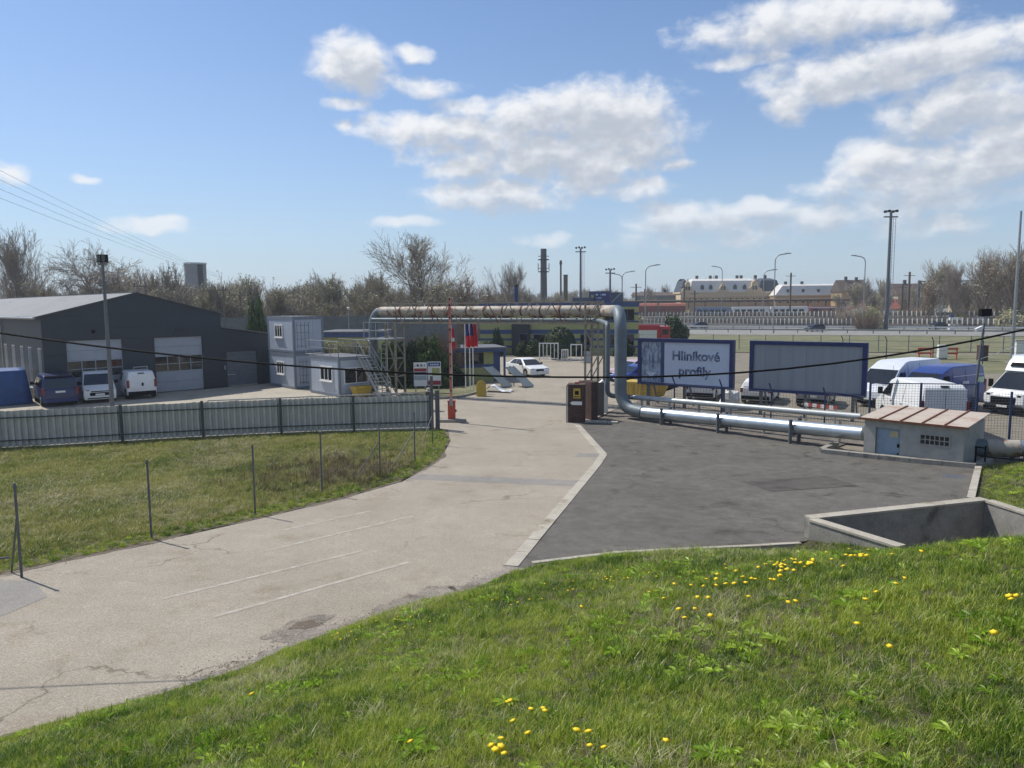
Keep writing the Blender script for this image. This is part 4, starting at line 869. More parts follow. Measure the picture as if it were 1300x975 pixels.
def yard_vans():
    # navy passenger van seen from behind
    low = [(-2.45, .3), (2.3, .3), (2.45, .5), (2.4, .85), (1.55, 1.1), (-2.42, 1.1), (-2.48, .6)]; up = [(-2.40, 1.08), (-2.28, 1.72), (-2.1, 1.9), (.6, 1.9), (.9, 1.82), (1.65, 1.08)]
    t = vehicle('parked_van', 'dark navy van parked tail first beside the blue tarpaulin', 'van', (-29.2, 47.0, 0), 128.5, 1.92, low, up, (-1.5, 1.5), pn_, sides=([(-2.15, 1.15), (-2.05, 1.65), (-.7, 1.68), (-.7, 1.15)], [(-.6, 1.15), (-.6, 1.68), (.45, 1.68), (.45, 1.15)], [(.55, 1.15), (.55, 1.68), (.8, 1.68), (1.35, 1.15)]),
        rear=((-2.40, 1.12), (-2.28, 1.75)), wind=((1.65, 1.08), (.9, 1.82)), plate_r=(-2.50, 0, .85), tails=(-2.47, .75, 1.15), lamps=(2.4, .7, .2), mirrors=(1.2, 1.12, .2), trim='navy')
    bx('spoiler', paint('navy_dark', '#10162a'), t, -2.42, -2.1, -.75, .75, 1.84, 1.9, .02)
    # white compact van, nose on
    low = [(-2.15, .25), (2.1, .25), (2.22, .45), (2.2, .78), (1.4, 1.08), (-2.15, 1.08)]; up = [(-2.13, 1.06), (-2.08, 1.78), (-1.95, 1.84), (.35, 1.84), (.6, 1.76), (1.5, 1.06)]
    t = vehicle('parked_van', 'white compact van with black grille parked nose towards the fence', 'van', (-27.35, 48.5, 0), -56.5, 1.84, low, up, (-1.35, 1.35), pw, sides=([(.1, 1.1), (.1, 1.65), (.5, 1.65), (1.2, 1.1)],), wind=((1.5, 1.06), (.6, 1.76)), lamps=(2.14, .68, .2), grille=(2.2, .36, .66, .62), plate_f=(2.24, .48), mirrors=(1.05, 1.1, .22), trim='white', seams=(.0, -1.0), handles=((.15, .95),))
    bx('bonnet_slot', M['black'], t, 2.17, 2.24, -.5, .5, .7, .76); bx('lower_intake', M['black'], t, 2.2, 2.27, -.7, .7, .27, .34)
    # white small van seen from behind
    low = [(-2.0, .28), (1.85, .28), (1.98, .48), (1.95, .8), (1.25, 1.05), (-2.0, 1.05)]; up = [(-1.99, 1.03), (-1.92, 1.62), (-1.75, 1.80), (.2, 1.80), (.5, 1.7), (1.35, 1.03)]
    t = vehicle('parked_van', 'white panelled small van parked tail out between the hall doors', 'van', (-25.6, 50.15, 0), 127, 1.78, low, up, (-1.3, 1.28), pw, wr=.31, sides=([(.0, 1.08), (.0, 1.6), (.4, 1.62), (1.05, 1.08)],), wind=((1.35, 1.03), (.5, 1.7)), plate_r=(-2.02, .35, .62), tails=(-2.01, .75, 1.25), lamps=(1.92, .7, .2), mirrors=(.95, 1.1, .2), seams=(-.1, -1.1), handles=((.05, .95),))
    bx('door_handle', M['black'], t, -2.03, -1.95, -.1, .02, .85, 1.05); bx('brake_light', M['black'], t, -1.94, -1.85, -.18, .18, 1.66, 1.71)
    # blue tarpaulin over a stack
    t = thing('tarpaulin_cover', 'blue tarpaulin draped over a boxy stack beside the hall', 'tarpaulin', (-32.95, 46.3, 0), R(40))
    mb = MB(); r = random.Random(2); nx, ny = 14, 10; x0, x1, y0, y1, h = -3.2, 1.9, -1.3, 1.6, 2.12
    def P(i, j): x = x0 + (x1 - x0) * i / nx; y = y0 + (y1 - y0) * j / ny; return (x, y, h + .12 * (1 - abs(2 * j / ny - 1)) + r.uniform(-.015, .015))
    G_ = {(i, j): P(i, j) for i in range(nx + 1) for j in range(ny + 1)}
    ring = [(i, 0) for i in range(nx)] + [(nx, j) for j in range(ny)] + [(i, ny) for i in range(nx, 0, -1)] + [(0, j) for j in range(ny, 0, -1)]
    ids = {}; vs_ = []; fs = []
    for k_ in G_: ids[k_] = len(vs_); vs_.append(G_[k_])
    for i in range(nx):
        for j in range(ny): fs.append((ids[i, j], ids[i + 1, j], ids[i + 1, j + 1], ids[i, j + 1]))
    cx, cy = (x0 + x1) / 2, (y0 + y1) / 2; prev = [ids[q] for q in ring]; m = len(ring)
    for lv in range(1, 7):
        cur = []
        for a, q in enumerate(ring):
            x, y, z = G_[q]; f = 1 + .012 * lv + .006 * math.sin(a * 1.9) * lv; cur.append(len(vs_)); vs_.append((cx + (x - cx) * f, cy + (y - cy) * f, z * (1 - lv / 6) + .02))
        for a in range(m): fs.append((prev[a], cur[a], cur[(a + 1) % m], prev[(a + 1) % m]))
        prev = cur
    MB().add(vs_, fs).build('sheet', M['tarp'], t, True)
    pipe('strap', M['white'], t, [(1.98, .9, .35), (2.02, 1.3, .05), (2.0, 1.68, .0)], .05, 6)
yard_vans()
def lamp_mast():
    t = thing('yard_lamp', 'tall grey yard lamp mast with twin floodlights behind the corrugated fence', 'lamp post', (-23.26, 42.7, 0))
    MB().cyl((0, 0, 0), (0, 0, 4.5), .13, .11, 12).build('mast', M['postgrey'], t, smooth=40); MB().cyl((0, 0, 4.5), (0, 0, 8.5), .1, .07, 12).build('upper_mast', M['postgrey'], t, smooth=40)
    bx('crossarm', M['postgrey'], t, -.26, .26, -.05, .05, 8.42, 8.52)
    for x in (-.14, .14):
        f = MB().box(x - .12, x + .12, -.16, .16, 8.55, 9.0).build('floodlight', M['black'], t, bevel=.02); bx('lens', M['glass'], f, x - .1, x + .1, -.172, -.158, 8.6, 8.95)
    bx('bracket', M['postgrey'], t, -.2, .1, -.1, .0, 7.2, 7.28); bx('camera', M['white'], t, -.24, -.12, -.25, .05, 7.1, 7.2)
lamp_mast()

# ================================================================== gate area
def boom():
    t = thing('boom_barrier', 'raised red and white boom barrier on an orange-red cabinet', 'barrier', (-3.12, 37.8, 0))
    MB().prism([(-.62, -.35, 0), (.55, -.42, 0), (.75, 0, 0), (.55, .4, 0), (-.62, .35, 0)], (0, 0, .14)).build('plinth', M['conc'], t, bevel=.02)
    bx('cabinet', M['red'], t, -.19, .19, -.16, .16, .14, 1.06, .015); bx('cabinet_lid', M['red'], t, -.21, .21, -.18, .18, 1.06, 1.1, .01); bx('lock', M['black'], t, .19, .25, -.04, .04, .5, .62)
    z = 1.1; k = 0
    while z < 6.3:
        z1 = min(6.34, z + .62); bx('boom_section', M['redpale'] if k % 2 == 0 else mat('worn_red', '#b26a5e', .55, var=.15, scale=5), t, -.06, .06, -.28, -.2, z, z1 - .004)
        bx('reflector', M['black'], t, -.03, .03, -.292, -.281, z1 - .13, z1 - .03); z = z1; k += 1
    bx('boom_clamp', M['galv'], t, -.09, .09, -.3, -.15, .85, 1.25, .01); MB().sphere((-.78, -.2, .2), .05, .05, .05).build('lamp_cap', M['black'], t, True)
boom()
def boards():
    t = thing('notice_board', 'white notice board with red, navy and grey bands on twin posts', 'sign', (-6.2, 50.05, 0))
    for x in (-.35, .3): MB().cyl((x, .04, 0), (x, .04, 2.1), .035, .035, 8).build('post', M['galv'], t)
    bx('panel', M['white'], t, -.46, .44, -.03, .0, .5, 2.12)
    for (z0, z1, m) in ((1.5, 1.72, mat('band_red', '#8e2f35', .6)), (1.28, 1.47, mat('band_navy', '#27336b', .6)), (.92, 1.24, mat('band_grey', '#9aa0a8', .6))): bx('band', m, t, -.43, .41, -.038, -.03, z0, z1)
    for k, w in enumerate((.05, .16, .07, .12, .06, .05)): bx('mark', M['trim'], t, -.38 + k * .13, -.38 + k * .13 + w * .7, -.038, -.03, 1.84, 1.97 + .03 * (k % 2))
    t = thing('notice_board', 'white notice board with blue heading, lime square and red foot', 'sign', (-5.3, 50.3, 0))
    for x in (-.3, .3): MB().cyl((x, .04, 0), (x, .04, 2.1), .035, .035, 8).build('post', M['galv'], t)
    bx('panel', M['white'], t, -.44, .46, -.03, .0, .5, 2.15); bx('heading', mat('band_blue', '#33568f', .6), t, -.40, .42, -.038, -.03, 1.83, 2.1)
    for k in range(5): bx('mark', M['white'], t, -.25 + k * .12, -.18 + k * .12, -.044, -.037, 1.9, 2.0)
    bx('square', M['lime'], t, -.15, .38, -.038, -.03, 1.2, 1.72); bx('band', mat('band_red', '#8e2f35', .6), t, -.42, .44, -.038, -.03, .56, .85)
boards()
def flags():
    fb = mat('flag_blue', '#3c3f78', .8, var=.2); fr = mat('flag_red', '#c2313c', .8, var=.2)
    for i, (x, y, h, lab) in enumerate(((-4.15, 51.0, 4.5, 'drooping red and white flag on a pole just behind the raised boom'), (-3.25, 51.7, 4.8, 'drooping flag, dark blue over red, on the pole closest to the boards'), (-2.98, 52.4, 4.8, 'drooping flag, blue over red, on the middle pole by the guardhouse'), (-2.78, 53.0, 4.75, 'drooping red flag on the pole closest to the guardhouse corner'))):
        t = thing('flag_pole', lab, 'flag', (x, y, 0), 0, 'flags at the gate')
        MB().cyl((0, 0, 0), (0, 0, h), .04, .03, 8).build('pole', M['white'], t, smooth=40); MB().sphere((0, 0, h + .03), .05, .05, .05, 8, 6).build('finial', M['white'], t, True)
        def cloth(z0, z1, nm, m, w0, w1):
            vs_ = []; n = 8; rr = 5
            for j in range(rr + 1):
                f = j / rr; z = z1 + (z0 - z1) * f; w = w0 + (w1 - w0) * f
                for k in range(n + 1): u = k / n; vs_.append((.03 + u * w, .07 * math.sin(u * 9 + i + f), z - .25 * u * w))
            MB().add(vs_, [(j * (n + 1) + k, j * (n + 1) + k + 1, (j + 1) * (n + 1) + k + 1, (j + 1) * (n + 1) + k) for j in range(rr) for k in range(n)]).build(nm, m, t, True)
        if i == 0: cloth(3.0, 3.5, 'cloth', fr, .2, .25); cloth(3.5, 3.75, 'cloth', M['white'], .2, .2); cloth(3.75, 4.4, 'cloth', fr, .16, .2)
        else: cloth(3.05, 3.85, 'cloth', fr, .3, .34); cloth(3.85, h - .1, 'cloth', fb if i < 3 else fr, .2, .3)
flags()
def guardhouse():
    t = thing('guardhouse', 'small lime gatehouse with flat roof and broad blue fascia', 'building', (-3.05, 59.4, 0), R(14))
    bx('wall', M['lime'], t, -1.7, 1.7, -1.9, 1.9, 0, 2.35); bx('roof', M['roofgrey'], t, -2.2, 2.2, -2.3, 2.3, 2.55, 2.68); bx('fascia', M['bluestripe'], t, -2.15, 2.15, -2.25, 2.25, 2.32, 2.55)
    bx('blue_panel', M['bluestripe'], t, 1.2, 1.715, -1.93, -1.89, 0, 2.33); bx('blue_band', M['bluestripe'], t, -1.72, 1.2, -1.925, -1.89, 1.1, 1.35); bx('blue_band', M['bluestripe'], t, 1.69, 1.725, -1.88, 1.9, 1.1, 1.35)
    window_block(t, (-1.3, -1.9, 1.36), (1, 0, 0), (0, 0, 1), (0, -1, 0), 1.7, .9, 2, 1, .06, 'trim', .05); window_block(t, (1.7, -1.2, .1), (0, 1, 0), (0, 0, 1), (1, 0, 0), .9, 2.0, 1, 1, .07, 'bluestripe', .06, 'door'); window_block(t, (1.7, .2, 1.0), (0, 1, 0), (0, 0, 1), (1, 0, 0), 1.3, 1.0, 2, 1, .06, 'bluestripe', .05)
    bx('column', M['bluestripe'], t, 1.95, 2.1, -2.2, -2.05, 0, 2.33)
    isl = kind(sheet('lawn_island', [(-7.6, 48.6), (-5, 46.9), (-3.6, 47.4), (-2.6, 49.6), (-2.2, 52.5), (-2.3, 56.5), (-7.5, 57)], M['verge'], .02), 'structure')
    kk = kind(bpy.data.objects.new('island_kerb', None), 'structure'); col.objects.link(kk)
    kerb_run(kk, [(-7.6, 48.5), (-5, 46.8), (-3.55, 47.3), (-2.5, 49.5), (-2.1, 52.5), (-2.2, 56.5)], .16, .8, -.1, .14, M['conc'])
guardhouse()
def canopies():
    for i, (a, b, lab) in enumerate((((-.6, 52.8), (-2.1, 54.3), 'slanted grey sheet ramp on posts nearer the guardhouse'), ((.95, 52.7), (-.5, 54.3), 'slanted grey sheet ramp on posts towards the white car'))):
        t = thing('sheet_ramp', lab, 'ramp', (a[0], a[1], 0)); d = Vector((b[0] - a[0], b[1] - a[1], 1.35)); s_ = Vector((.62, .5, 0))
        P = [Vector((0, 0, .06)), s_ + Vector((0, 0, .06)), s_ + d, d.copy()]; MB().prism(P, (0, 0, .05)).build('sheet', M['pipe'], t)
        for p in (d, s_ + d, d * .55, s_ + d * .55): MB().cyl((p.x, p.y, 0), (p.x, p.y, p.z), .03, .03, 6).build('post', M['galv'], t)
        for q in (Vector((0, 0, 0)), s_): MB().beam(q + Vector((0, 0, .13)), q + d + Vector((0, 0, .08)), .04, .06).build('rail', M['galv'], t)
    t = thing('folding_sign', 'yellow arched A-board standing on the tarmac by the lawn island', 'sign', (-2.02, 48.3, 0), R(12))
    pr = [(-.3, 0), (.3, 0), (.3, .75), (.26, .9), (.12, 1.03), (-.12, 1.03), (-.26, .9), (-.3, .75)]
    for s_ in (-1, 1): MB().prism([(x, s_ * (.22 - .2 * z), z) for x, z in pr], (0, .03 * s_, 0)).build('board', M['yellow'], t)
    t = thing('white_sheet', 'white crumpled plastic sheet lying beside the yellow A-board', 'sheet', (-1.1, 50.3, 0), R(-15)); vs_ = []; nx, ny = 10, 5
    for i in range(nx + 1):
        for j in range(ny + 1): u = i / nx; v = j / ny; vs_.append((u * 1.9 - .9, v * .9, .04 + .38 * math.exp(-((u - .3) / .22) ** 2) + .12 * math.sin(u * 9 + v * 3) ** 2 * (.4 + v * .4)))
    MB().add(vs_, [(i * (ny + 1) + j, (i + 1) * (ny + 1) + j, (i + 1) * (ny + 1) + j + 1, i * (ny + 1) + j + 1) for i in range(nx) for j in range(ny)]).build('sheet', M['white'], t, True)
canopies()
def sedan():
    low = [(-2.25, .22), (2.2, .22), (2.3, .45), (2.25, .72), (1.1, .95), (-2.2, .98), (-2.28, .6)]; up = [(-1.85, .94), (-1.1, 1.38), (-.7, 1.45), (.1, 1.45), (.4, 1.38), (1.25, .92)]
    vehicle('parked_car', 'white saloon car standing on the drive before the striped office', 'car', (1.25, 62.6, 0), -62, 1.76, low, up, (-1.35, 1.35), pw, wr=.31, tumble=.26, belt=.96, sides=([(-1.4, 1.0), (-.95, 1.34), (-.4, 1.38), (-.4, 1.0)], [(-.33, 1.0), (-.33, 1.38), (.2, 1.38), (.85, 1.0)]), wind=((1.25, .92), (.4, 1.38)), rear=((-1.85, .94), (-1.1, 1.38)), lamps=(2.22, .58, .16), grille=(2.28, .42, .66, .4), plate_f=(2.32, .4), mirrors=(.75, .95, .14), trim='white')
    low = [(-1.9, .22), (1.85, .22), (1.95, .45), (1.9, .72), (.95, .95), (-1.9, .98)]; up = [(-1.88, .94), (-1.7, 1.3), (-1.4, 1.45), (.1, 1.45), (.4, 1.36), (1.15, .92)]
    pr = paint('royal', '#25408c')
    hat = dict(W=1.72, low=low, up=up, wheels=(-1.2, 1.2), wr=.31, tumble=.22, belt=.96, sides=([(-1.55, 1.0), (-1.35, 1.36), (-.4, 1.38), (-.4, 1.0)], [(-.33, 1.0), (-.33, 1.38), (.2, 1.38), (.8, 1.0)]), wind=((1.15, .92), (.4, 1.36)), rear=((-1.88, .94), (-1.6, 1.36)), lamps=(1.86, .58, .16), tails=(-1.9, .7, .95), plate_r=(-1.92, 0, .6), plate_f=(1.96, .4), mirrors=(.7, .95, .14), trim='black')
    vehicle('parked_car', 'royal blue hatchback half hidden behind the printed billboard', 'car', (9.35, 54.9, 0), 205, pm=pr, **hat)
    vehicle('parked_car', 'pale pink silver car parked beyond the royal blue hatchback', 'car', (9.9, 59.5, 0), 205, pm=paint('rose', '#b8a0a8'), **hat)
    vehicle('parked_car', 'white hatchback behind the printed billboard, lower half showing', 'car', (12.3, 46.6, 0), 64, pm=pgw, **hat)
    vehicle('parked_car', 'white hatchback behind the bare grey billboard, lower half showing', 'car', (15.2, 44.9, 0), 62, pm=pw, **hat)
    vehicle('parked_car', 'silver hatchback behind the right end of the bare grey billboard', 'car', (17.9, 43.2, 0), 60, pm=paint('silver', '#8c9094'), **hat)
    for (x, y, a, c_, lab) in ((60.9, 149., 196, '#1c1e22', 'black car driving past the highway guard rail above the bare billboard'), (89.5, 156., 200, '#24262a', 'dark car on the highway towards the white pillar'), (43.5, 172.5, 196, '#202226', 'dark car on the highway above the printed billboard'), (107.5, 196., 198, '#8f98a2', 'grey car on the far carriageway behind the white pillar')):
        vehicle('highway_car', lab, 'car', (x, y, .02), a, pm=paint('h' + c_[1:], c_), **hat)
sedan()

# ================================================================== pipe bridge
GR, GL = Vector((5.2, 43.4, 0)), Vector((-7.6, 50.1, 0))
def bend(pts, r=.7, n=6):
    """round the corners of a pipe run"""
    pts = [Vector(p) for p in pts]; out = [pts[0]]
    for a, b, c in zip(pts[:-2], pts[1:-1], pts[2:]):
        u = (a - b).normalized(); v = (c - b).normalized(); q = min(r, (a - b).length * .49, (c - b).length * .49); p0 = b + u * q; p1 = b + v * q
        for k in range(n + 1): t = k / n; out.append(p0 * (1 - t) ** 2 + b * (2 * t * (1 - t)) + p1 * t * t)
    return out + [pts[-1]]
def pipe_bridge():
    d = (GL - GR).normalized(); s_ = Vector((-d.y, d.x, 0))  # s_ points towards the viewer side
    if s_.y > 0: s_ = -s_
    Z = lambda v, z: Vector((v.x, v.y, z))
    t = thing('pipe_bridge', 'steel lattice pipe bridge carrying rust-streaked heating pipes over the drive', 'bridge')
    L = (GL - GR).length
    for o in (-.55, .55):
        for z, nm in ((6.08, 'top_chord'), (4.82, 'bottom_chord')): MB().beam(Z(GR + s_ * o, z), Z(GL + s_ * o, z), .08, .08).build(nm, M['towersteel'], t)
        n = 10
        for k in range(n):
            a = GR + d * (L * k / n) + s_ * o; m_ = GR + d * (L * (k + .5) / n) + s_ * o; b = GR + d * (L * (k + 1) / n) + s_ * o
            MB().beam(Z(a, 6.04), Z(m_, 4.86), .05, .05).build('diagonal', M['towersteel'], t); MB().beam(Z(m_, 4.86), Z(b, 6.04), .05, .05).build('diagonal', M['rust'] if k % 3 == 1 else M['towersteel'], t)
    for k in range(11):
        p = GR + d * (L * k / 10); MB().beam(Z(p - s_ * .55, 4.82), Z(p + s_ * .55, 4.82), .08, .08).build('crossbeam', M['towersteel'], t); MB().beam(Z(p - s_ * .55, 5.24), Z(p + s_ * .55, 5.24), .06, .06).build('saddle', M['rust'], t)
    for base, ht in ((GR, 6.0), (GL, 4.85)):
        u = d if base is GL else -d
        for o in (-.5, .5):
            for e in (-.05, .75):
                p = base + u * e * (1 if base is GL else -1) + s_ * o; MB().beam(Z(p, 0), Z(p, ht), .12, .12).build('tower_leg', M['towersteel'], t)
        for o in (-.5, .5):
            for k in range(4):
                z0, z1 = ht * k / 4, ht * (k + 1) / 4; a = base + s_ * o; b = base + u * (.7 if base is GL else -.7) + s_ * o
                if k % 2: a, b = b, a
                MB().beam(Z(a, z0 + .1), Z(b, z1 - .1), .055, .055).build('tower_brace', M['towersteel'], t); MB().beam(Z(base + s_ * o, z1), Z(base + u * (.7 if base is GL else -.7) + s_ * o, z1), .055, .055).build('tower_brace', M['towersteel'], t)
        for k in range(4):
            z1 = ht * (k + 1) / 4; MB().beam(Z(base - s_ * .5, z1 - .02), Z(base + s_ * .5, z1 - .02), .055, .055).build('tower_brace', M['towersteel'], t)
    # inspection platform at the left tower
    for z, nm, h in ((3.72, 'platform', .08),):
        a = GL + d * .3; MB().prism([Z(a + d * -.5 + s_ * 1.5, z), Z(a + d * 1.5 + s_ * 1.5, z), Z(a + d * 1.5 - s_ * .4, z), Z(a - d * .5 - s_ * .4, z)], (0, 0, h)).build(nm, M['galv'], t)
        for e in (-.5, .5, 1.5):
            MB().beam(Z(a + d * e + s_ * 1.48, z), Z(a + d * e + s_ * 1.48, z + 1.15), .05, .05).build('rail_post', M['galv'], t)
        for zz in (.6, 1.15): MB().beam(Z(a - d * .5 + s_ * 1.48, z + zz), Z(a + d * 1.5 + s_ * 1.48, z + zz), .045, .045).build('handrail', M['galv'], t); MB().beam(Z(a + d * 1.5 + s_ * 1.48, z + zz), Z(a + d * 1.5 - s_ * .4, z + zz), .045, .045).build('handrail', M['galv'], t)
        MB().beam(Z(a + d * 1.4 + s_ * 1.4, z), Z(GL + s_ * .5 + d * .7, 1.6), .06, .06).build('platform_strut', M['towersteel'], t); MB().beam(Z(a - d * .4 + s_ * 1.4, z), Z(GL + s_ * .5, 1.9), .06, .06).build('platform_strut', M['towersteel'], t)
    for k in range(2): MB().beam(Z(GL + s_ * 1.1 + d * (.2 + .5 * k), 0), Z(GL + s_ * 1.1 + d * (.2 + .5 * k), 3.7), .05, .05).build('ladder_rail', M['galv'], t)
    for k in range(11): MB().beam(Z(GL + s_ * 1.1 + d * .2, .3 + k * .31), Z(GL + s_ * 1.1 + d * .7, .3 + k * .31), .03, .03).build('ladder_rung', M['galv'], t)
    # heating pipes as things of their own
    p = thing('heating_pipe', 'fat rust-streaked heating pipe running over the pipe bridge', 'pipe')
    q = bend([Z(GL + d * .2, 5.58), Z(GL + d * 1.7, 5.58), Z(GL + d * 2.15 , 5.0), Z(GL + d * 2.15 + s_ * .2, .05)], 1.1, 8)
    MB().tube([Z(GR + d * .25, 5.58)] + q[:4], .31, 16).build('rusty_length', M['rustpipe'], p, smooth=60)
    MB().tube(q[3:], .315, 16).build('left_drop', M['pipe'], p, smooth=60)
    k = 1.2
    while k < L: c_ = GR + d * k; MB().tube([Z(c_ - d * .05, 5.58), Z(c_ + d * .05, 5.58)], .328, 16).build('joint_band', M['rust'], p); k += 1.3
    rr = bend([Z(GR + d * .3, 5.58), Vector((5.35, 43.25, 5.58)), Vector((5.72, 39.6, 5.58)), Vector((5.72, 38.9, 5.0)), Vector((5.72, 38.75, 1.1)), Vector((6.05, 38.35, .5)), Vector((6.7, 37.55, .42))], .75, 6)
    i1 = len(rr) * 2 // 5
    MB().tube(rr[:9], .312, 16).build('bent_length', M['rustpipe'], p, smooth=60); MB().tube(rr[8:], .325, 16).build('right_drop', M['pipe'], p, smooth=60)
    A, B = Vector((6.7, 37.55, .42)), Vector((13.95, 29.02, .76)); n = 8
    for k in range(n):
        a = A.lerp(B, k / n); b = A.lerp(B, (k + 1) / n); MB().tube([a, b - (b - a) * .004], .285, 18).build('sheathed_length', M['pipeshiny'], p, smooth=60); MB().tube([b - (b - a) * .012, b + (b - a) * .012], .292, 18).build('joint_band', M['pipeshiny'], p, smooth=60)
    MB().tube([Vector((16.6, 28.1, .40)), Vector((17.9, 27.55, .44))], .34, 16).build('flange_length', M['pipe'], p, smooth=60); MB().tube([Vector((17.9, 27.55, .44)), Vector((18.9, 27.2, .47))], .33, 16).build('rusty_length', M['rustpipe'], p, smooth=60); MB().tube([Vector((18.9, 27.2, .47)), Vector((26, 24.8, .7))], .30, 16).build('sheathed_length', M['pipeshiny'], p, smooth=60)
    for f in (.13, .42, .74):
        c_ = A.lerp(B, f); dd = (B - A).normalized(); sd_ = Vector((dd.y, -dd.x, 0)); 
        for o in (-.36, .36): e = c_ + sd_ * o; bx('pipe_support', M['postgrey'], p, e.x - .06, e.x + .06, e.y - .06, e.y + .06, -.05, c_.z + .36)
        e = c_; MB().beam(e - sd_ * .36 + Vector((0, 0, -.32)), e + sd_ * .36 + Vector((0, 0, -.32)), .08, .08).build('pipe_saddle', M['postgrey'], p)
    bx('pipe_support', M['postgrey'], p, 18.85, 18.97, 26.75, 26.87, -.05, .75); bx('pipe_support', M['postgrey'], p, 18.85, 18.97, 27.5, 27.62, -.05, .75)
    p = thing('heating_pipe', 'thin pipe slung below the fat one on the bridge, then above it to the hut', 'pipe')
    q = bend([Z(GL + d * 2.0 + s_ * .3, 5.02), Z(GR + s_ * .3 + d * .3, 5.02), Vector((5.1, 42.6, 5.0)), Vector((5.15, 39.75, 4.9)), Vector((5.15, 39.7, 1.04)), Vector((6.2, 39.05, 1.04)), Vector((14.5, 30.45, 1.22))], .35, 5)
    i_ = len(q) - 2
    MB().tube(q[:i_ + 1], .13, 12).build('pipe_run', M['pipe'], p, smooth=60); MB().tube(q[i_:], .132, 12).build('sheathed_run', mat('pale_sheath', '#a9adac', .45, .3, var=.08, scale=2), p, smooth=60)
    a, b = Vector((6.2, 39.05, 0)), Vector((14.5, 30.45, 0))
    for k in range(7): e = a.lerp(b, (k + .5) / 7); bx('pipe_support', M['galv'], p, e.x - .04, e.x + .04, e.y - .04, e.y + .04, -.05, .98)
pipe_bridge()
def pillar():
    t = thing('brick_pillar', 'dark brick gate pillar with yellow sign and white arrow', 'pillar', (3.3, 37.5, 0), R(-10))
    bx('core', M['mortar'], t, -.38, .38, -.38, .38, 0, 1.88)
    for k in range(13):
        z0 = .01 + k * .143; sh = .14 if k % 2 else 0.
        for side in range(4):
            xs = [-.415, -.415 + .277 - sh, -.415 + .554 - sh, .415 - .05] if side % 2 == 0 else [-.365, -.365 + .277 - sh, -.365 + .554 - sh, .415]
            for j in range(3):
                x0, x1 = xs[j] + .006, xs[j + 1] - .006
                mb = MB(); v = [(x0, -.415), (x1, -.415), (x1, -.33), (x0, -.33)]; c_, s_ = [(1, 0), (0, 1), (-1, 0), (0, -1)][side]
                mb.prism([(x * c_ - y * s_, x * s_ + y * c_, z0) for x, y in v], (0, 0, .131)).build('brick', M['brick'], t)
    bx('cap', M['rustbox'], t, -.45, .45, -.45, .45, 1.88, 1.94); bx('lamp_base', M['red'], t, -.1, .1, -.05, .12, 1.94, 2.02)
    y = bx('yellow_sign', M['yellow'], t, -.14, .22, -.44, -.418, 1.24, 1.74); bx('print', M['black'], y, -.06, .14, -.444, -.438, 1.42, 1.62); bx('print', M['black'], y, -.1, .18, -.444, -.438, 1.3, 1.34)
    MB().prism([(-.3, -.42, .99), (-.2, -.42, 1.08), (.3, -.42, 1.08), (.3, -.42, .9), (-.2, -.42, .9)], (0, -.02, 0)).build('arrow_sign', M['white'], t)
    bx('guard_edge', M['galv'], t, -.5, -.425, -.46, -.4, 0, 1.9)
    t = thing('brown_cabinet', 'tall rust-brown clad cabinet standing behind the brick pillar', 'cabinet', (3.98, 38.45, 0), R(-62))
    for k in range(4): bx('board', M['rustbox'], t, -.6 + k * .3, -.305 + k * .3, -.2, .2, 0, 1.95 + .02 * (k % 2))
    t = thing('board_panel', 'weathered grey board screen at the foot of the right bridge tower', 'screen', (4.35, 39.5, 0), R(18))
    for k in range(4): bx('board', M['wood'], t, k * .165, k * .165 + .16, 0, .04, -.02, 1.76)
    t = thing('white_cabinet', 'small white metal cabinet beside the board screen', 'cabinet', (4.75, 40.6, 0)); bx('body', M['white'], t, 0, .55, 0, .4, 0, 1.5, .02); MB().prism([(-.05, -.05, 1.5), (.6, -.05, 1.5), (.27, -.05, 1.8)], (0, .5, 0)).build('roof', M['white'], t)
    t = thing('concrete_slab', 'pale concrete slabs lying at the foot of the brick pillar', 'slab', (4.2, 37.1, 0), R(-14)); bx('slab', M['kerb'], t, -.5, .6, -.15, .15, 0, .09, .01); bx('slab', M['kerb'], t, .65, 1.15, -.2, .12, 0, .08, .01)
pillar()

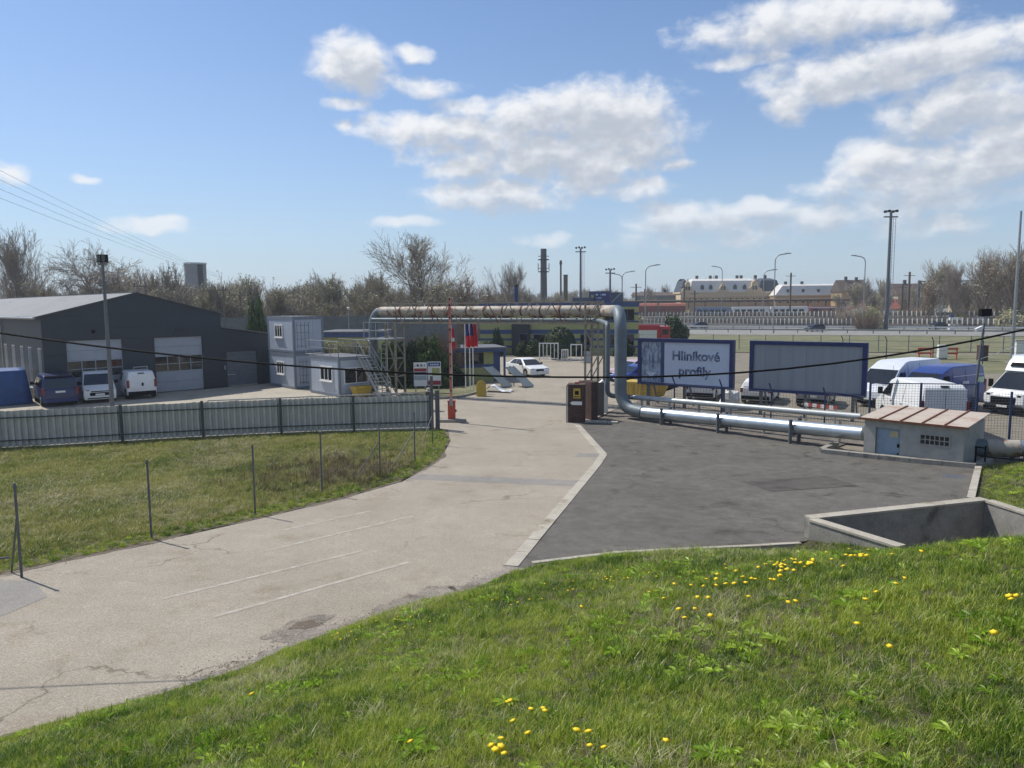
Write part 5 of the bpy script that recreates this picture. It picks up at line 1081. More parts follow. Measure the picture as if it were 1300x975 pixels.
# ================================================================== billboards and the fence before them
def billboard(P, ang, printed, lab):
    t = thing('billboard', lab, 'billboard', (P[0], P[1], 0), R(ang)); w, z0, z1 = 5.75, 1.25, 3.95
    bx('panel', M['bill'] if printed else M['billgrey'], t, .15, w - .15, 0, .06, z0 + .15, z1 - .15)
    f = [(0, w, z1 - .2, z1), (0, w, z0, z0 + .14), (0, .2, z0 + .14, z1 - .2), (w - .22, w, z0 + .14, z1 - .2)]
    for (a, b, c_, d_) in f: bx('frame', M['navy'], t, a, b, -.09, .22, c_, d_)
    for x in (.6, w / 2, w - .6):
        bx('leg', M['postgrey'], t, x - .08, x + .08, .07, .2, -.05, z1 - .2)
        MB().beam((x, 1.4, 0), (x, .2, 2.6), .08, .08).build('brace', M['postgrey'], t)
    if printed:
        im = mat('print_photo', '#aab6c6', .5, c2='#44587e', scale=2.6, lo=.4, hi=.62, detail=9, stretch=(2.2, 1, .8))
        bx('printed_photo', im, t, .2, 1.45, -.012, -.002, z0 + .16, z1 - .22); bx('printed_bar', mat('print_bar', '#33466f', .5, var=.25, scale=2), t, 1.45, 1.66, -.014, -.002, z0 + .16, z1 - .22)
        MB().prism([(.5, -.014, z0 + .75), (1.2, -.014, z0 + .75), (.85, -.014, z0 + .4)], (0, -.006, 0)).build('printed_arrow', M['bill'], t)
        ink = mat('print_ink', '#3a4668', .5, c2='#8b94aa', scale=1.6, lo=.42, hi=.62, stretch=(1, 1, 1))
        letters('lettering', 'Hliníkové', .74, ink, t, (3.55, -.012, 2.98), (R(90), 0, 0), .02); letters('lettering', 'profily', .74, ink, t, (3.5, -.012, 2.12), (R(90), 0, 0), .02)
    else:
        for k in range(1, 8): bx('sheet_seam', M['billgrey'], t, .15 + k * .68, .165 + k * .68, -.008, 0, z0 + .15, z1 - .2)
billboard((7.45, 43.5), -37, True, 'blue-framed printed billboard reading Hliníkové profily')
billboard((12.75, 39.55), -34.5, False, 'blue-framed bare grey sheet billboard with no print')
def blue_fence():
    t = thing('chain_fence', 'blue-posted wire fence with slanted tops along the heating pipes', 'fence')
    P = [(6.2, 41.3), (8.9, 40.3), (11.0, 38.6), (12.95, 36.7), (14.75, 34.6), (15.35, 31.6)]
    for (x, y) in P[:5]:
        MB().tube([(x, y, -.1), (x, y, 1.62), (x - .16, y - .1, 2.0)], .04, 8).build('post', M['bluep'], t, smooth=50)
    P2 = [(15.35, 31.5, 2.55), (17.25, 31.0, 2.55), (19.45, 30.7, 2.6), (20.75, 30.5, 2.2), (23.5, 29.8, 2.2)]
    for (x, y, h) in P2: MB().tube([(x, y, -.1), (x, y, h)], .05, 8).build('post', M['bluep'], t, smooth=50)
    def net(a, b, z0, z1, s_):
        mb = MB(); a = Vector((*a, 0)); b = Vector((*b, 0)); L = (b - a).length; n = int(L / s_)
        def thin(p, q):
            r_ = .0055; d = (q - p).normalized(); u = Vector((0, 0, 1)) if abs(d.z) < .9 else Vector((1, 0, 0)); x = d.cross(u).normalized() * r_; y = x.cross(d).normalized() * r_
            mb.add([p + x, p - x * .5 + y * .87, p - x * .5 - y * .87, q + x, q - x * .5 + y * .87, q - x * .5 - y * .87], [(0, 1, 4, 3), (1, 2, 5, 4), (2, 0, 3, 5)])
        for k in range(n + 1): p = a.lerp(b, k / n); thin(p + Vector((0, 0, z0)), p + Vector((0, 0, z1)))
        z = z0
        while z <= z1 + .01: thin(a + Vector((0, 0, z)), b + Vector((0, 0, z))); z += s_
        return kind(mb.build('wire_mesh', M['postgrey'], t), 'stuff')
    for a, b in zip(P[:-2], P[1:-1]): net(a, b, .1, 1.55, .16)
    net(P[4], P[5], .1, 1.9, .16)
    for (a, b) in zip(P2[:-1], P2[1:]): net(a[:2], b[:2], .1, min(a[2], b[2]) - .05, .11)
    MB().beam((15.35, 31.5, 2.5), (19.45, 30.7, 2.5), .04, .04).build('top_rail', M['bluep'], t)
    s = thing('rolled_skip', 'yellow steel skip standing under the printed billboard', 'skip', (8.1, 46.2, 0), R(-37)); MB().prism([(-.9, 0, .1), (.9, 0, .1), (1.3, 0, .95), (-1.3, 0, .95)], (0, 1.4, 0)).build('body', M['yellow'], s); bx('rim', M['yellow'], s, -1.36, 1.36, -.05, 1.45, .95, 1.05)
    for x in (-.6, 0, .6): bx('rib', M['yellow'], s, x - .05, x + .05, -.06, 0, .1, .95)
    s = thing('covered_heap', 'white plastic sheet heaped between the two billboards', 'sheet', (12.2, 41.3, 0)); mb = MB(); mb.sphere((0, 0, .45), .55, .5, .75, 10, 7, .25, random.Random(3)); mb.build('sheet', M['white'], s)
    s = thing('warning_barrier', 'red and white striped plank barrier near the grey billboard', 'barrier', (15.0, 35.6, 0), R(-55))
    for k in range(8): bx('stripe', M['red'] if k % 2 else M['white'], s, -.9 + k * .22, -.9 + k * .22 + .215, -.02, .02, .85, 1.02)
    for x in (-.8, .75): bx('leg', M['galv'], s, x - .03, x + .03, -.025, .025, 0, .9)
blue_fence()
def camera_pole():
    t = thing('camera_pole', 'tall blue-footed pole with black panel and white camera beside the hut', 'pole', (20.1, 32.0, 0))
    MB().cyl((0, 0, 0), (.05, 0, 1.8), .085, .07, 10).build('foot', M['bluep'], t, smooth=50); MB().cyl((.05, 0, 1.8), (.3, 0, 5.3), .055, .045, 10).build('mast', M['postgrey'], t, smooth=50)
    b = MB().box(.06, .5, -.15, .1, 5.3, 5.62).build('black_panel', M['black'], t, bevel=.02); pipe('stub', M['galv'], t, [(.28, 0, 5.0), (.3, 0, 5.32)], .05, 8)
    MB().tube([(.27, 0, 4.75), (.1, -.1, 4.8)], .025, 6).build('arm', M['galv'], t); MB().beam((.14, -.1, 4.85), (-.24, -.25, 4.72), .11, .11).build('camera', M['white'], t)
camera_pole()

# ================================================================== hut, kerb and concrete bay
def hut():
    t = thing('pump_hut', 'small grey rendered hut with pale blue door and rusty tin roof', 'building', (13.72, 28.5, 0), math.atan2(-2.35, 2.43)); W, D_ = 3.4, 3.1
    z0, z1 = -.9, 1.44
    # front wall with door and window openings, other walls plain
    MB().prism([(0, 0, z0), (.42, 0, z0), (.42, 0, 1.16), (1.30, 0, 1.16), (1.30, 0, z0), (W, 0, z0), (W, 0, z1), (0, 0, z1 + .02)], (0, .2, 0)).build('wall', M['stucco'], t)
    bx('wall', M['stucco'], t, 0, .2, .2, D_, z0, z1 + .02); bx('wall', M['stucco'], t, W - .2, W, .2, D_, z0, z1 - .02); bx('wall', M['stucco'], t, .2, W - .2, D_ - .2, D_, z0, z1)
    d = bx('door', M['doorblue'], t, .43, 1.29, .10, .15, z0, 1.14); bx('notice', mat('door_notice', '#b8ad88', .7), d, .92, 1.2, .085, .10, .82, 1.05); bx('lock', M['black'], d, 1.18, 1.26, .06, .1, .45, .58); MB().cyl((1.22, .1, .2), (1.22, .05, .2), .03, .03, 8).build('handle', M['black'], d)
    for k in range(2): bx('hinge', M['doorblue'], d, .42, .5, .08, .1, .0 + k * .7, .08 + k * .7)
    # block of small panes
    f = MB(); x0, w_, zb, h_ = 2.0, .95, .72, .34; f.box(x0, x0 + w_, -.04, .0, zb - .05, zb); f.box(x0, x0 + w_, -.04, .0, zb + h_, zb + h_ + .04); f.box(x0 - .04, x0, -.04, 0, zb - .05, zb + h_ + .04); f.box(x0 + w_, x0 + w_ + .04, -.04, 0, zb - .05, zb + h_ + .04)
    for k in range(1, 6): f.box(x0 + w_ * k / 6 - .015, x0 + w_ * k / 6 + .015, -.03, 0, zb, zb + h_)
    f.box(x0, x0 + w_, -.028, 0, zb + h_ / 2 - .015, zb + h_ / 2 + .015); w = f.build('window', M['stucco'], t)
    for k in range(6):
        for j in range(2): bx('pane', M['glass'], w, x0 + w_ * k / 6 + .015, x0 + w_ * (k + 1) / 6 - .015, -.012, -.001, zb + h_ * j / 2 + .012, zb + h_ * (j + 1) / 2 - .012)
    for k in range(5):
        xa, xb = -.15 + k * (W + .3) / 5, -.15 + (k + 1) * (W + .3) / 5
        r = MB().add([(xa + .01, -.15, z1 + .02), (xb - .01, -.15, z1 + .02), (xb - .01, D_ + .15, z1 + .16), (xa + .01, D_ + .15, z1 + .16), (xa + .01, -.15, z1 + .06), (xb - .01, -.15, z1 + .06), (xb - .01, D_ + .15, z1 + .2), (xa + .01, D_ + .15, z1 + .2)], [(0, 3, 2, 1), (4, 5, 6, 7), (0, 1, 5, 4), (1, 2, 6, 5), (2, 3, 7, 6), (3, 0, 4, 7)]).build('roof_sheet', M['hutroof'], t)
        if k: MB().beam((xa, -.15, z1 + .08), (xa, D_ + .15, z1 + .22), .05, .04).build('roof_seam', M['rust'], t)
    bx('eave_trim', M['rust'], t, -.17, W + .17, -.19, -.15, z1 - .01, z1 + .07)
    for x in (.25, .5): bx('side_post', M['black'], t, W + x, W + x + .05, .3 + x, .35 + x, -.5, .75)
    bx('side_post', M['black'], t, W + .25, W + .55, .5, .55, .7, .75)
    k = kind(bpy.data.objects.new('hut_pit_kerb', None), 'structure'); col.objects.link(k)
    kerb_run(k, [(12.32, 29.05), (16.5, 25.85)], .3, 1.1, -.6, .17, M['conc']); kerb_run(k, [(12.4, 29.2), (13.5, 30.4)], .22, .8, -.5, .17, M['conc']); kerb_run(k, [(16.62, 26.02), (17.8, 27.2)], .3, .9, -.4, .14, M['conc'])
    mh = kind(bpy.data.objects.new('manhole_cover', MB().cyl((0, 0, -.02), (0, 0, .012), .33, .33, 20).mesh('manhole_cover', M['postgrey'])), 'structure'); col.objects.link(mh); mh.location = (14.75, 24.3, hz(24.3) + .004)
hut()
def bay():
    t = thing('concrete_bay', 'open sunken concrete bay with low walls at the edge of the asphalt', 'wall')
    A, B, Cc, D_ = [Vector((x, y, 0)) for x, y in PIT]; zt = .96
    def wall(a, b, w, z0, z1, n, za=None):
        d = (b - a) / n
        for k in range(n): MB().beam(a + d * k + Vector((0, 0, (z0 + z1) / 2)), a + d * (k + .998) + Vector((0, 0, (z0 + z1) / 2)), w, z1 - z0).build('wall_block', M['conc'], t)
        MB().beam(a + Vector((0, 0, z1 + .022)), b + Vector((0, 0, z1 + .022)), w + .05, .05).build('coping', M['kerb'], t)
    u = (B - A).normalized(); v = (D_ - A).normalized()
    wall(A, B, .24, -2.0, zt - .05, 4); wall(A + v * .13 - u * .0, D_, .22, -2.0, zt - .056, 2); wall(B + (Cc - B).normalized() * .13, Cc + (Cc - B) * .3, .22, -2.0, zt - .056, 2); 
    MB().beam(Vector((D_.x, D_.y, -.6)), Vector((Cc.x, Cc.y, -.6)), .2, 2.8).build('wall_block', M['conc'], t)
    MB().prism([(A.x, A.y, -1.95), (B.x, B.y, -1.95), (Cc.x, Cc.y, -1.95), (D_.x, D_.y, -1.95)], (0, 0, .06)).build('floor', M['conc'], t)
bay()
# ================================================================== parked vans on the right
def right_vans():
    low = [(-2.9, .35), (2.75, .35), (2.95, .55), (2.9, .95), (2.2, 1.3), (-2.9, 1.3)]
    def upv(h): return [(-2.89, 1.28), (-2.8, h - .12), (-2.6, h), (.3, h), (.7, h - .07), (1.4, 2.12), (2.3, 1.28)] if h > 2.4 else [(-2.89, 1.28), (-2.8, h - .12), (-2.6, h), (.75, h), (1.25, 2.12), (2.3, 1.28)]
    door = [(.85, 1.35), (.85, 1.95), (1.35, 1.95), (2.0, 1.35)]
    def van(lab, loc, ang, h, pm, L=1., **k):
        lo_ = [(x * L if x < 0 else x, z) for x, z in low]; u_ = [(x * L if x < 0 else x, z) for x, z in upv(h)]
        return vehicle('panel_van', lab, 'van', loc, ang, 2.02, lo_, u_, (-1.75 * L, 1.85), pm, wr=.35, tumble=.17, belt=1.3, sides=(door,), wind=((2.3, 1.28), (1.25, 2.12) if h < 2.4 else (1.4, 2.12)), lamps=(2.84, .8, .26), tails=(-2.9 * L, .9, 1.6), grille=(2.9, .6, .8, .6), mirrors=(1.9, 1.35, .35), plate_f=(2.97, .45), seams=(.55, -.75, 2.05), handles=((.75, 1.15), (-.6, 1.15)), **k)
    van('long white panel van with its side in shade behind the grey billboard', (22.6, 43.2, 0), 214, 2.55, pgw, 1.15)
    t = van('blue panel van with sloped blue roof between two white vans', (23.75, 40.75, 0), 211, 2.42, pb, .95)
    m = M['white']
    for (x_, w_) in ((-.95, .1), (-.82, .16), (-.62, .1), (-.48, .14)): bx('worn_print', M['bill'], t, x_, x_ + w_, .985, .998, 1.42, 1.6)
    bx('light_panel', mat('sticker_green', '#9fb8a0', .5), t, -2.5, -1.8, .985, 1.0, 1.45, 1.75)
    MB().beam((-2.6, .97, 1.9), (.6, .97, 1.9), .012, .03).build('trim_line', M['bill'], t)
    t = van('white panel van seen from its rear doors behind the rendered hut', (19.45, 35.1, 0), 81.5, 2.28, pw)
    for s_ in (-1, 1): bx('rear_door', pw, t, -2.945, -2.87, min(s_ * .02, s_ * .86), max(s_ * .02, s_ * .86), .55, 2.12, .02)
    bx('brake_light', M['black'], t, -2.86, -2.72, -.16, .16, 2.2, 2.26); bx('door_handle', M['black'], t, -2.97, -2.93, -.1, .0, 1.1, 1.2)
    # refrigerated box truck
    low = [(-3.4, .4), (2.3, .4), (2.5, .6), (2.45, 1.05), (1.85, 1.3), (-3.4, 1.3)]; up = [(.1, 1.28), (.12, 2.12), (.5, 2.22), (.95, 2.16), (1.95, 1.28)]
    t = vehicle('box_truck', 'white refrigerated box truck with roof fairing beside the blue van', 'truck', (27.9, 39.5, 0), 206, 2.05, low, up, (-2.0, 1.55), pw, wr=.37, tumble=.18, belt=1.3, sides=([(.3, 1.35), (.3, 2.0), (.95, 2.0), (1.6, 1.35)],), wind=((1.95, 1.28), (.95, 2.16)), lamps=(2.42, .85, .28), grille=(2.48, .55, .95, .62), mirrors=(1.65, 1.35, .42), plate_f=(2.55, .42))
    MB().prism([(.05, -1.08, 1.35), (.05, -1.08, 3.0), (-3.6, -1.08, 3.0), (-3.6, -1.08, 1.35)], (0, 2.16, 0)).build('cargo_box', pgw, t, bevel=.04)
    MB().add([(.1, -.98, 2.2), (1.05, -.85, 2.2), (.75, -.8, 2.72), (.1, -.95, 2.98), (.1, .98, 2.2), (1.05, .85, 2.2), (.75, .8, 2.72), (.1, .95, 2.98)], [(0, 1, 2, 3), (7, 6, 5, 4), (0, 4, 5, 1), (1, 5, 6, 2), (2, 6, 7, 3), (3, 7, 4, 0)]).build('fairing', pw, t, smooth=35, bevel=.06, seg=3)
    MB().add([(.93, -.6, 2.45), (.8, -.58, 2.66), (.8, .58, 2.66), (.93, .6, 2.45), (.98, -.6, 2.46), (.84, -.58, 2.67), (.84, .58, 2.67), (.98, .6, 2.46)], [(3, 2, 1, 0), (4, 5, 6, 7), (0, 1, 5, 4), (1, 2, 6, 5), (2, 3, 7, 6), (3, 0, 4, 7)]).build('fairing_grille', M['black'], t)
right_vans()
def cable():
    def cz(x): return 4.8 + (.0078 if x < 1.9 else .0175) * (x - 1.9) ** 2
    tag(pipe('overhead_cable', M['black'], None, [(x, 12., cz(x)) for x in [-16.5 + k * .75 for k in range(41)]], .017, 6), 'sagging black overhead cable crossing above the road and billboards', 'cable')
    for x, lab in ((-16.55, 'wooden cable pole standing in the rough field'), (13.55, 'wooden cable pole standing on the grass bank')):
        t = thing('cable_pole', lab, 'pole', (x, 12.0, 0.6)); MB().cyl((0, 0, -.8), (0, 0, cz(x) - .3), .13, .1, 10).build('mast', M['wood'], t, smooth=40); bx('insulator', M['black'], t, -.06, .06, -.06, .06, cz(x) - .7, cz(x) - .55)
    for k in range(4):
        a = Vector((-37.0 - .25 * k, 45., 17.7 - .72 * k)); b = Vector((-59.2 + .3 * k, 150, 12.6 - .3 * k)); pts = [a.lerp(b, i / 14) - Vector((0, 0, 1.6 * (i / 14) * (1 - i / 14))) for i in range(15)]
        tag(pipe('power_line', M['postgrey'], None, pts, .013, 5), ['topmost thin power line running above the hall roof', 'second thin power line down from the topmost above the hall', 'third thin power line down above the hall roof', 'lowest thin power line above the hall roof'][k], 'power line', 'power lines above the hall')
cable()

# ================================================================== background buildings
def office():
    ang = math.atan2(-3.2, 18.6)
    t = thing('office_building', 'two-storey lime office block with horizontal blue stripes', 'building', (-3.85, 90.2, 0), ang); W, H = 19.0, 6.0
    bx('wall', M['lime'], t, 0, W, 0, 9, 0, H); bx('roof_edge', M['bluestripe'], t, -.08, W + .08, -.08, 9.08, H - .42, H + .1)
    for z0, z1 in ((4.62, 4.9), (2.42, 2.92), (1.62, 1.88), (.78, 1.0), (3.75, 3.95)): bx('stripe', M['bluestripe'], t, -.03, W + .03, -.03, .0, z0, z1)
    bx('entrance_wall', M['trim'], t, 4.0, 6.2, -.5, -.04, 0, 3.7); window_block(t, (4.9, -.5, .1), (1, 0, 0), (0, 0, 1), (0, -1, 0), 1.1, 2.4, 1, 1, .08, 'bluestripe', .06, 'door')
    for x in (6.6, 9.4, 12.2, 15.0, 17.0):
        for z in (1.05, 3.98): window_block(t, (x, -.03, z), (1, 0, 0), (0, 0, 1), (0, -1, 0), 1.5, 1.3, 2, 1, .07, 'bluestripe', .05)
    window_block(t, (17.6, -.03, 3.98), (1, 0, 0), (0, 0, 1), (0, -1, 0), .9, 1.3, 1, 1, .07, 'trim', .08)
    for x in (.5, 2.3): window_block(t, (x, -.03, 3.98), (1, 0, 0), (0, 0, 1), (0, -1, 0), 1.4, 1.2, 2, 1, .07, 'bluestripe', .05)
    bx('roof_box', M['roofgrey'], t, 11, 13.5, 3, 5, H, H + .7)
    f = thing('flue', 'dark blue flue pipe with cap on the office roof', 'chimney', (.62, 94, 6.05)); MB().cyl((0, 0, 0), (0, 0, 2.2), .24, .24, 12).build('pipe', M['bluep'], f, smooth=50); MB().cyl((0, 0, 2.2), (0, 0, 2.4), .3, .12, 12).build('cap', M['black'], f)
    s_ = thing('roof_sign', 'plum roof sign with pale worn lettering above the office', 'sign', (11.0, 93.0, 6.05), ang); bx('panel', M['plum'], s_, -1.3, 1.4, 0, .08, .05, 1.45)
    for j, (z_, xs) in enumerate(((.92, ((-.45, .5), (.15, .1), (.32, .85))), (.55, ((-.4, .15), (-.2, .7), (.2, .1))), (.28, ((-.35, .5), (.0, .2), (.3, .4))))):
        for (x_, w_) in xs: bx('worn_print', M['bill'], s_, x_, x_ + w_ * .55, -.012, 0, z_, z_ + (.2, .13, .06)[j])
    bx('picture', M['lime'], s_, -1.05, -.7, -.02, 0, .5, 1.0)
    bx('side_panel', M['roofgrey'], s_, 1.45, 2.9, .3, .36, .0, 1.3); MB().beam((1.5, .25, .05), (2.8, .25, 1.3), .05, .05).build('brace', M['white'], s_)
    for x in (-1.1, 1.2): bx('leg', M['postgrey'], s_, x - .04, x + .04, .09, .17, 0, 1.3)
    b = thing('low_building', 'low lime building with blue eaves behind the container terrace', 'building', (-18.6, 72, 0), R(-3)); bx('wall', M['lime'], b, 0, 5.6, 0, 6, 0, 2.95); bx('fascia', M['bluestripe'], b, -.25, 5.9, -.3, 6.3, 2.95, 3.35); bx('roof', M['roofgrey'], b, -.3, 5.95, -.35, 6.35, 3.35, 3.5)
    for x in (.8, 2.6, 4.2): window_block(b, (x, 0, 1.1), (1, 0, 0), (0, 0, 1), (0, -1, 0), 1.1, 1.2, 2, 1, .06, 'frame', .05)
    w = thing('precast_wall', 'long dark precast concrete wall behind the containers and low building', 'wall')
    A, B = Vector((-33, 79, 0)), Vector((-6.5, 90, 0)); n = 13; d = (B - A) / n; u = d.normalized()
    for k in range(n):
        a = A + d * k
        for j in range(6): MB().beam(a + u * .1 + Vector((0, 0, .4 + j * .8)), a + d - u * .1 + Vector((0, 0, .4 + j * .8)), .12, .785).build('panel', M['cladwall'], w)
        MB().beam(a, a + Vector((0, 0, 4.9)), .22, .22).build('post', M['cladwall'], w)
    for k in range(3):
        fr = thing('rack_frame', ['white tubular rack with many uprights before the round topiary', 'lower white tubular rack beside the round topiary', 'open white tubular frame right of the round topiary'][k], 'rack', ((2.9, 77.3, 0), (5.2, 76.6, 0), (6.1, 76.2, 0))[k], R(-10)); w_, h_ = ((1.95, 1.85), (.62, 1.2), (1.1, 1.75))[k]
        for x in (0, w_): bx('upright', M['white'], fr, x - .05, x + .05, -.05, .05, 0, h_)
        bx('top_bar', M['white'], fr, -.05, w_ + .05, -.055, .055, h_, h_ + .1); bx('base_bar', M['white'], fr, -.05, w_ + .05, -.05, .05, .25, .33)
        for j in range(1, (5, 3, 2)[k]): bx('bar', M['white'], fr, w_ * j / (5, 3, 2)[k] - .035, w_ * j / (5, 3, 2)[k] + .035, -.035, .035, .33, h_)
    for k, (x, y) in enumerate(((7.6, 74.5), (9.6, 75.0))):
        g_ = thing('grey_panel_stand', ['grey tilted display panel standing left of the bridge tower', 'grey tilted display panel behind the bridge tower'][k], 'sign', (x, y, 0)); MB().prism([(-.35, 0, .05), (.35, 0, .05), (.3, .25, 1.2), (-.3, .25, 1.2)], (0, .06, 0)).build('panel', M['galv'], g_); bx('foot', M['conc'], g_, -.4, .4, -.1, .4, 0, .06)
    rt = thing('fire_truck', 'red truck with white side lockers parked beyond the printed billboard', 'truck', (19.7, 105, 0), R(-8)); rp = paint('fire_red', '#b3262a')
    bx('body', rp, rt, -2.2, 1.2, -1.2, 1.2, .6, 2.9, .06); bx('cab', rp, rt, 1.25, 2.6, -1.15, 1.15, .6, 2.7, .12); bx('locker', M['white'], rt, -1.9, .8, -1.225, -1.2, .8, 2.2); bx('side_window', M['glass'], rt, 1.5, 2.4, -1.165, -1.14, 1.6, 2.3); bx('ladder', M['galv'], rt, -2.0, 2.0, -.3, .3, 2.92, 3.05)
    for x in (-1.4, 1.8):
        for s in (-1, 1): MB().cyl((x, s * .9, .5), (x, s * 1.22, .5), .5, .5, 14).build('wheel', M['rubber'], rt)
office()
def station():
    t = thing('station_building', 'ornate cream and ochre station with gables and pale mansard roof', 'building', (68.3, 300, 0), R(0)); W = 40.
    bx('wall', M['cream'], t, 0, W, 0, 14, 0, 10.0); bx('ochre_band', M['ochre'], t, -.05, W + .05, -.06, 0, 0, 8.2); bx('cornice', M['cream'], t, -.4, W + .4, -.4, 14.4, 9.6, 10.2); bx('string_course', M['cream'], t, -.15, W + .15, -.18, 0, 8.2, 8.6)
    n = 17
    for k in range(n):
        x = 1.2 + k * (W - 2.4) / (n - 1); f = bx('window', M['cream'], t, x - .62, x + .62, -.12, -.06, 5.7, 8.0); bx('pane', M['glass'], f, x - .45, x + .45, -.135, -.12, 5.9, 7.7)
    def mans(x0, x1, m, nm): MB().add([(x0, 0, 10.2), (x1, 0, 10.2), (x1, 14, 10.2), (x0, 14, 10.2), (x0 + 1.2, 1.4, 14.6), (x1 - 1.2, 1.4, 14.6), (x1 - 1.2, 12.6, 14.6), (x0 + 1.2, 12.6, 14.6), (x0 + 2.5, 6, 15.6), (x1 - 2.5, 6, 15.6), (x1 - 2.5, 8, 15.6), (x0 + 2.5, 8, 15.6)],
        [(0, 1, 5, 4), (1, 2, 6, 5), (2, 3, 7, 6), (3, 0, 4, 7), (4, 5, 9, 8), (5, 6, 10, 9), (6, 7, 11, 10), (7, 4, 8, 11), (8, 9, 10, 11)]).build(nm, m, t)
    mans(3.5, 31.5, M['zinc'], 'roof'); mans(31.3, W + .2, M['slateroof'], 'roof'); mans(0, 3.7, M['slateroof'], 'roof')
    for (x, w, h) in ((2.6, 5.0, 14.6), (16.8, 4.2, 13.6), (29.5, 6.2, 14.8)):
        g_ = MB().prism([(x - w / 2, -.5, 10.2), (x + w / 2, -.5, 10.2), (x + w / 2 - .3, -.5, 11.3), (x + w * .22, -.5, 12.2), (x + w * .18, -.5, h - .9), (x, -.5, h), (x - w * .18, -.5, h - .9), (x - w * .22, -.5, 12.2), (x - w / 2 + .3, -.5, 11.3)], (0, 1.2, 0)).build('gable', M['cream'], t); 
        for o in (-.55, .55): bx('window', M['glass'], g_, x + o - .38, x + o + .38, -.56, -.5, 10.9, 12.4)
        bx('finial', M['cream'], g_, x - .2, x + .2, -.3, .1, h - .1, h + .8)
    for x in (8.6, 12.0, 21.8, 25.6): d_ = MB().prism([(x - .65, .0, 11.2), (x + .65, .0, 11.2), (x + .65, .0, 12.4), (x, .0, 13.2), (x - .65, .0, 12.4)], (0, 1.5, 0)).build('dormer', M['slateroof'], t)
    for x in (8, 13.5, 16, 24.5, 26.2, 32, 36): bx('chimney', M['chim'], t, x - .5, x + .5, 6.5, 7.5, 15.2, 16.9)
    t = thing('station_wing', 'long station wing with pale mansard roof right of the ornate station', 'building', (103.5, 292, 0)); W = 34.
    bx('wall', M['ochre'], t, 0, W, 0, 12, 0, 8.4); bx('cornice', M['cream'], t, -.3, W + .3, -.3, 12.3, 8.2, 8.6)
    MB().add([(0, 0, 8.6), (W, 0, 8.6), (W, 12, 8.6), (0, 12, 8.6), (3.2, 1.5, 12.2), (W - 2, 1.5, 12.2), (W - 2, 10.5, 12.2), (3.2, 10.5, 12.2), (4, 6, 12.9), (W - 3, 6, 12.9)], [(0, 1, 5, 4), (1, 2, 6, 5), (2, 3, 7, 6), (3, 0, 4, 7), (4, 5, 9, 8), (5, 6, 9), (6, 7, 8, 9), (7, 4, 8)]).build('roof', M['zinc'], t)
    for x in (5, 11, 17, 23, 29): bx('dormer', M['slateroof'], t, x - .5, x + .5, .4, 1.6, 9.6, 10.8)
    for x in (6, 12.5, 27): bx('chimney', M['chim'], t, x - .5, x + .5, 5.6, 6.4, 12.6, 14)
    for k in range(11): f = bx('window', M['cream'], t, 1.3 + k * 3, 2.5 + k * 3, -.08, 0, 5.2, 7.4); bx('pane', M['glass'], f, 1.45 + k * 3, 2.35 + k * 3, -.1, -.08, 5.4, 7.2)
    t = thing('platform_canopy', 'long low railway platform canopy in front of the station', 'canopy')
    A, B = Vector((40, 284, 0)), Vector((133, 262, 0)); MB().beam(A + Vector((0, 0, 6.9)), B + Vector((0, 0, 6.9)), 7, .25).build('roof', M['cream'], t); MB().beam(A + Vector((0, -3, 6.4)), B + Vector((0, -3, 6.4)), .3, .7).build('fascia', M['brownroof'], t); MB().beam(A + Vector((0, 0, .5)), B + Vector((0, 0, .5)), 8, 1.0).build('platform', M['conc'], t)
    for k in range(16): p = A.lerp(B, (k + .5) / 16); MB().beam(p + Vector((0, 0, .8)), p + Vector((0, 0, 6.7)), .35, .35).build('column', M['postgrey'], t)
    def car(nm, lab, cat, x, y, ang, L, h0, h1, m, stripes=(), win=True, roof=None, roofm=None, W=2.9):
        t = thing(nm, lab, cat, (x, y, 0), R(ang)); bx('body', m, t, 0, L, -W / 2, W / 2, h0, h1, .15)
        for (z0, z1, mm) in stripes: bx('stripe', mm, t, .05, L - .05, -W / 2 - .03, -W / 2, z0, z1)
        if win:
            k = 1.
            while k < L - 2: bx('window', M['glass'], t, k, k + 1.5, -W / 2 - .05, -W / 2 - .01, h0 + 1.2, h0 + 2.1); k += 2.1
        if roof: MB().tube([(0, 0, h1 - .6), (L, 0, h1 - .6)], W / 2 + .02, 14).build('roof', roofm, t)
        for k in (2., L - 2.):
            for s in (-1, 1): MB().cyl((k, s * .6, .9), (k, s * .8, .9), .45, .45, 10).build('wheel', M['black'], t)
        bx('underframe', M['black'], t, .5, L - .5, -1.1, 1.1, .9, h0)
        return t
    for k in range(5):
        p = Vector((66, 268, 0)) + Vector((12.6, -3.0, 0)) * k
        car('train_car', ['pale blue and white railcar at the platform behind the bushes', 'white railcar with red lower side at the platform', 'white railcar with blue band at the platform', 'red railcar with white band at the platform', 'red and grey railcar nearest the station wing'][k], 'train', p.x, p.y, -13.4, 12.4, 1.3, 4.3, (M['trainblue'], M['white'], M['white'], M['trainred'], M['trainred'])[k], (((1.4, 2.2, M['white']),), ((1.4, 2.4, M['trainred']),), ((1.4, 2.3, M['trainblue']),), ((3.7, 4.1, M['white']),), ((1.4, 2.0, M['postgrey']),))[k])
    for k in range(2): car('goods_wagon', ['brown closed goods wagon nearest the office', 'brown closed goods wagon at the inner end of the pair'][k], 'wagon', 37.2 + k * 8.4, 231 - k * 1.2, -8, 7.9, 1.3, 5.0, M['wagon'], ((2.2, 2.3, M['rust']),), False, True, M['tile'], 3.0)
station()
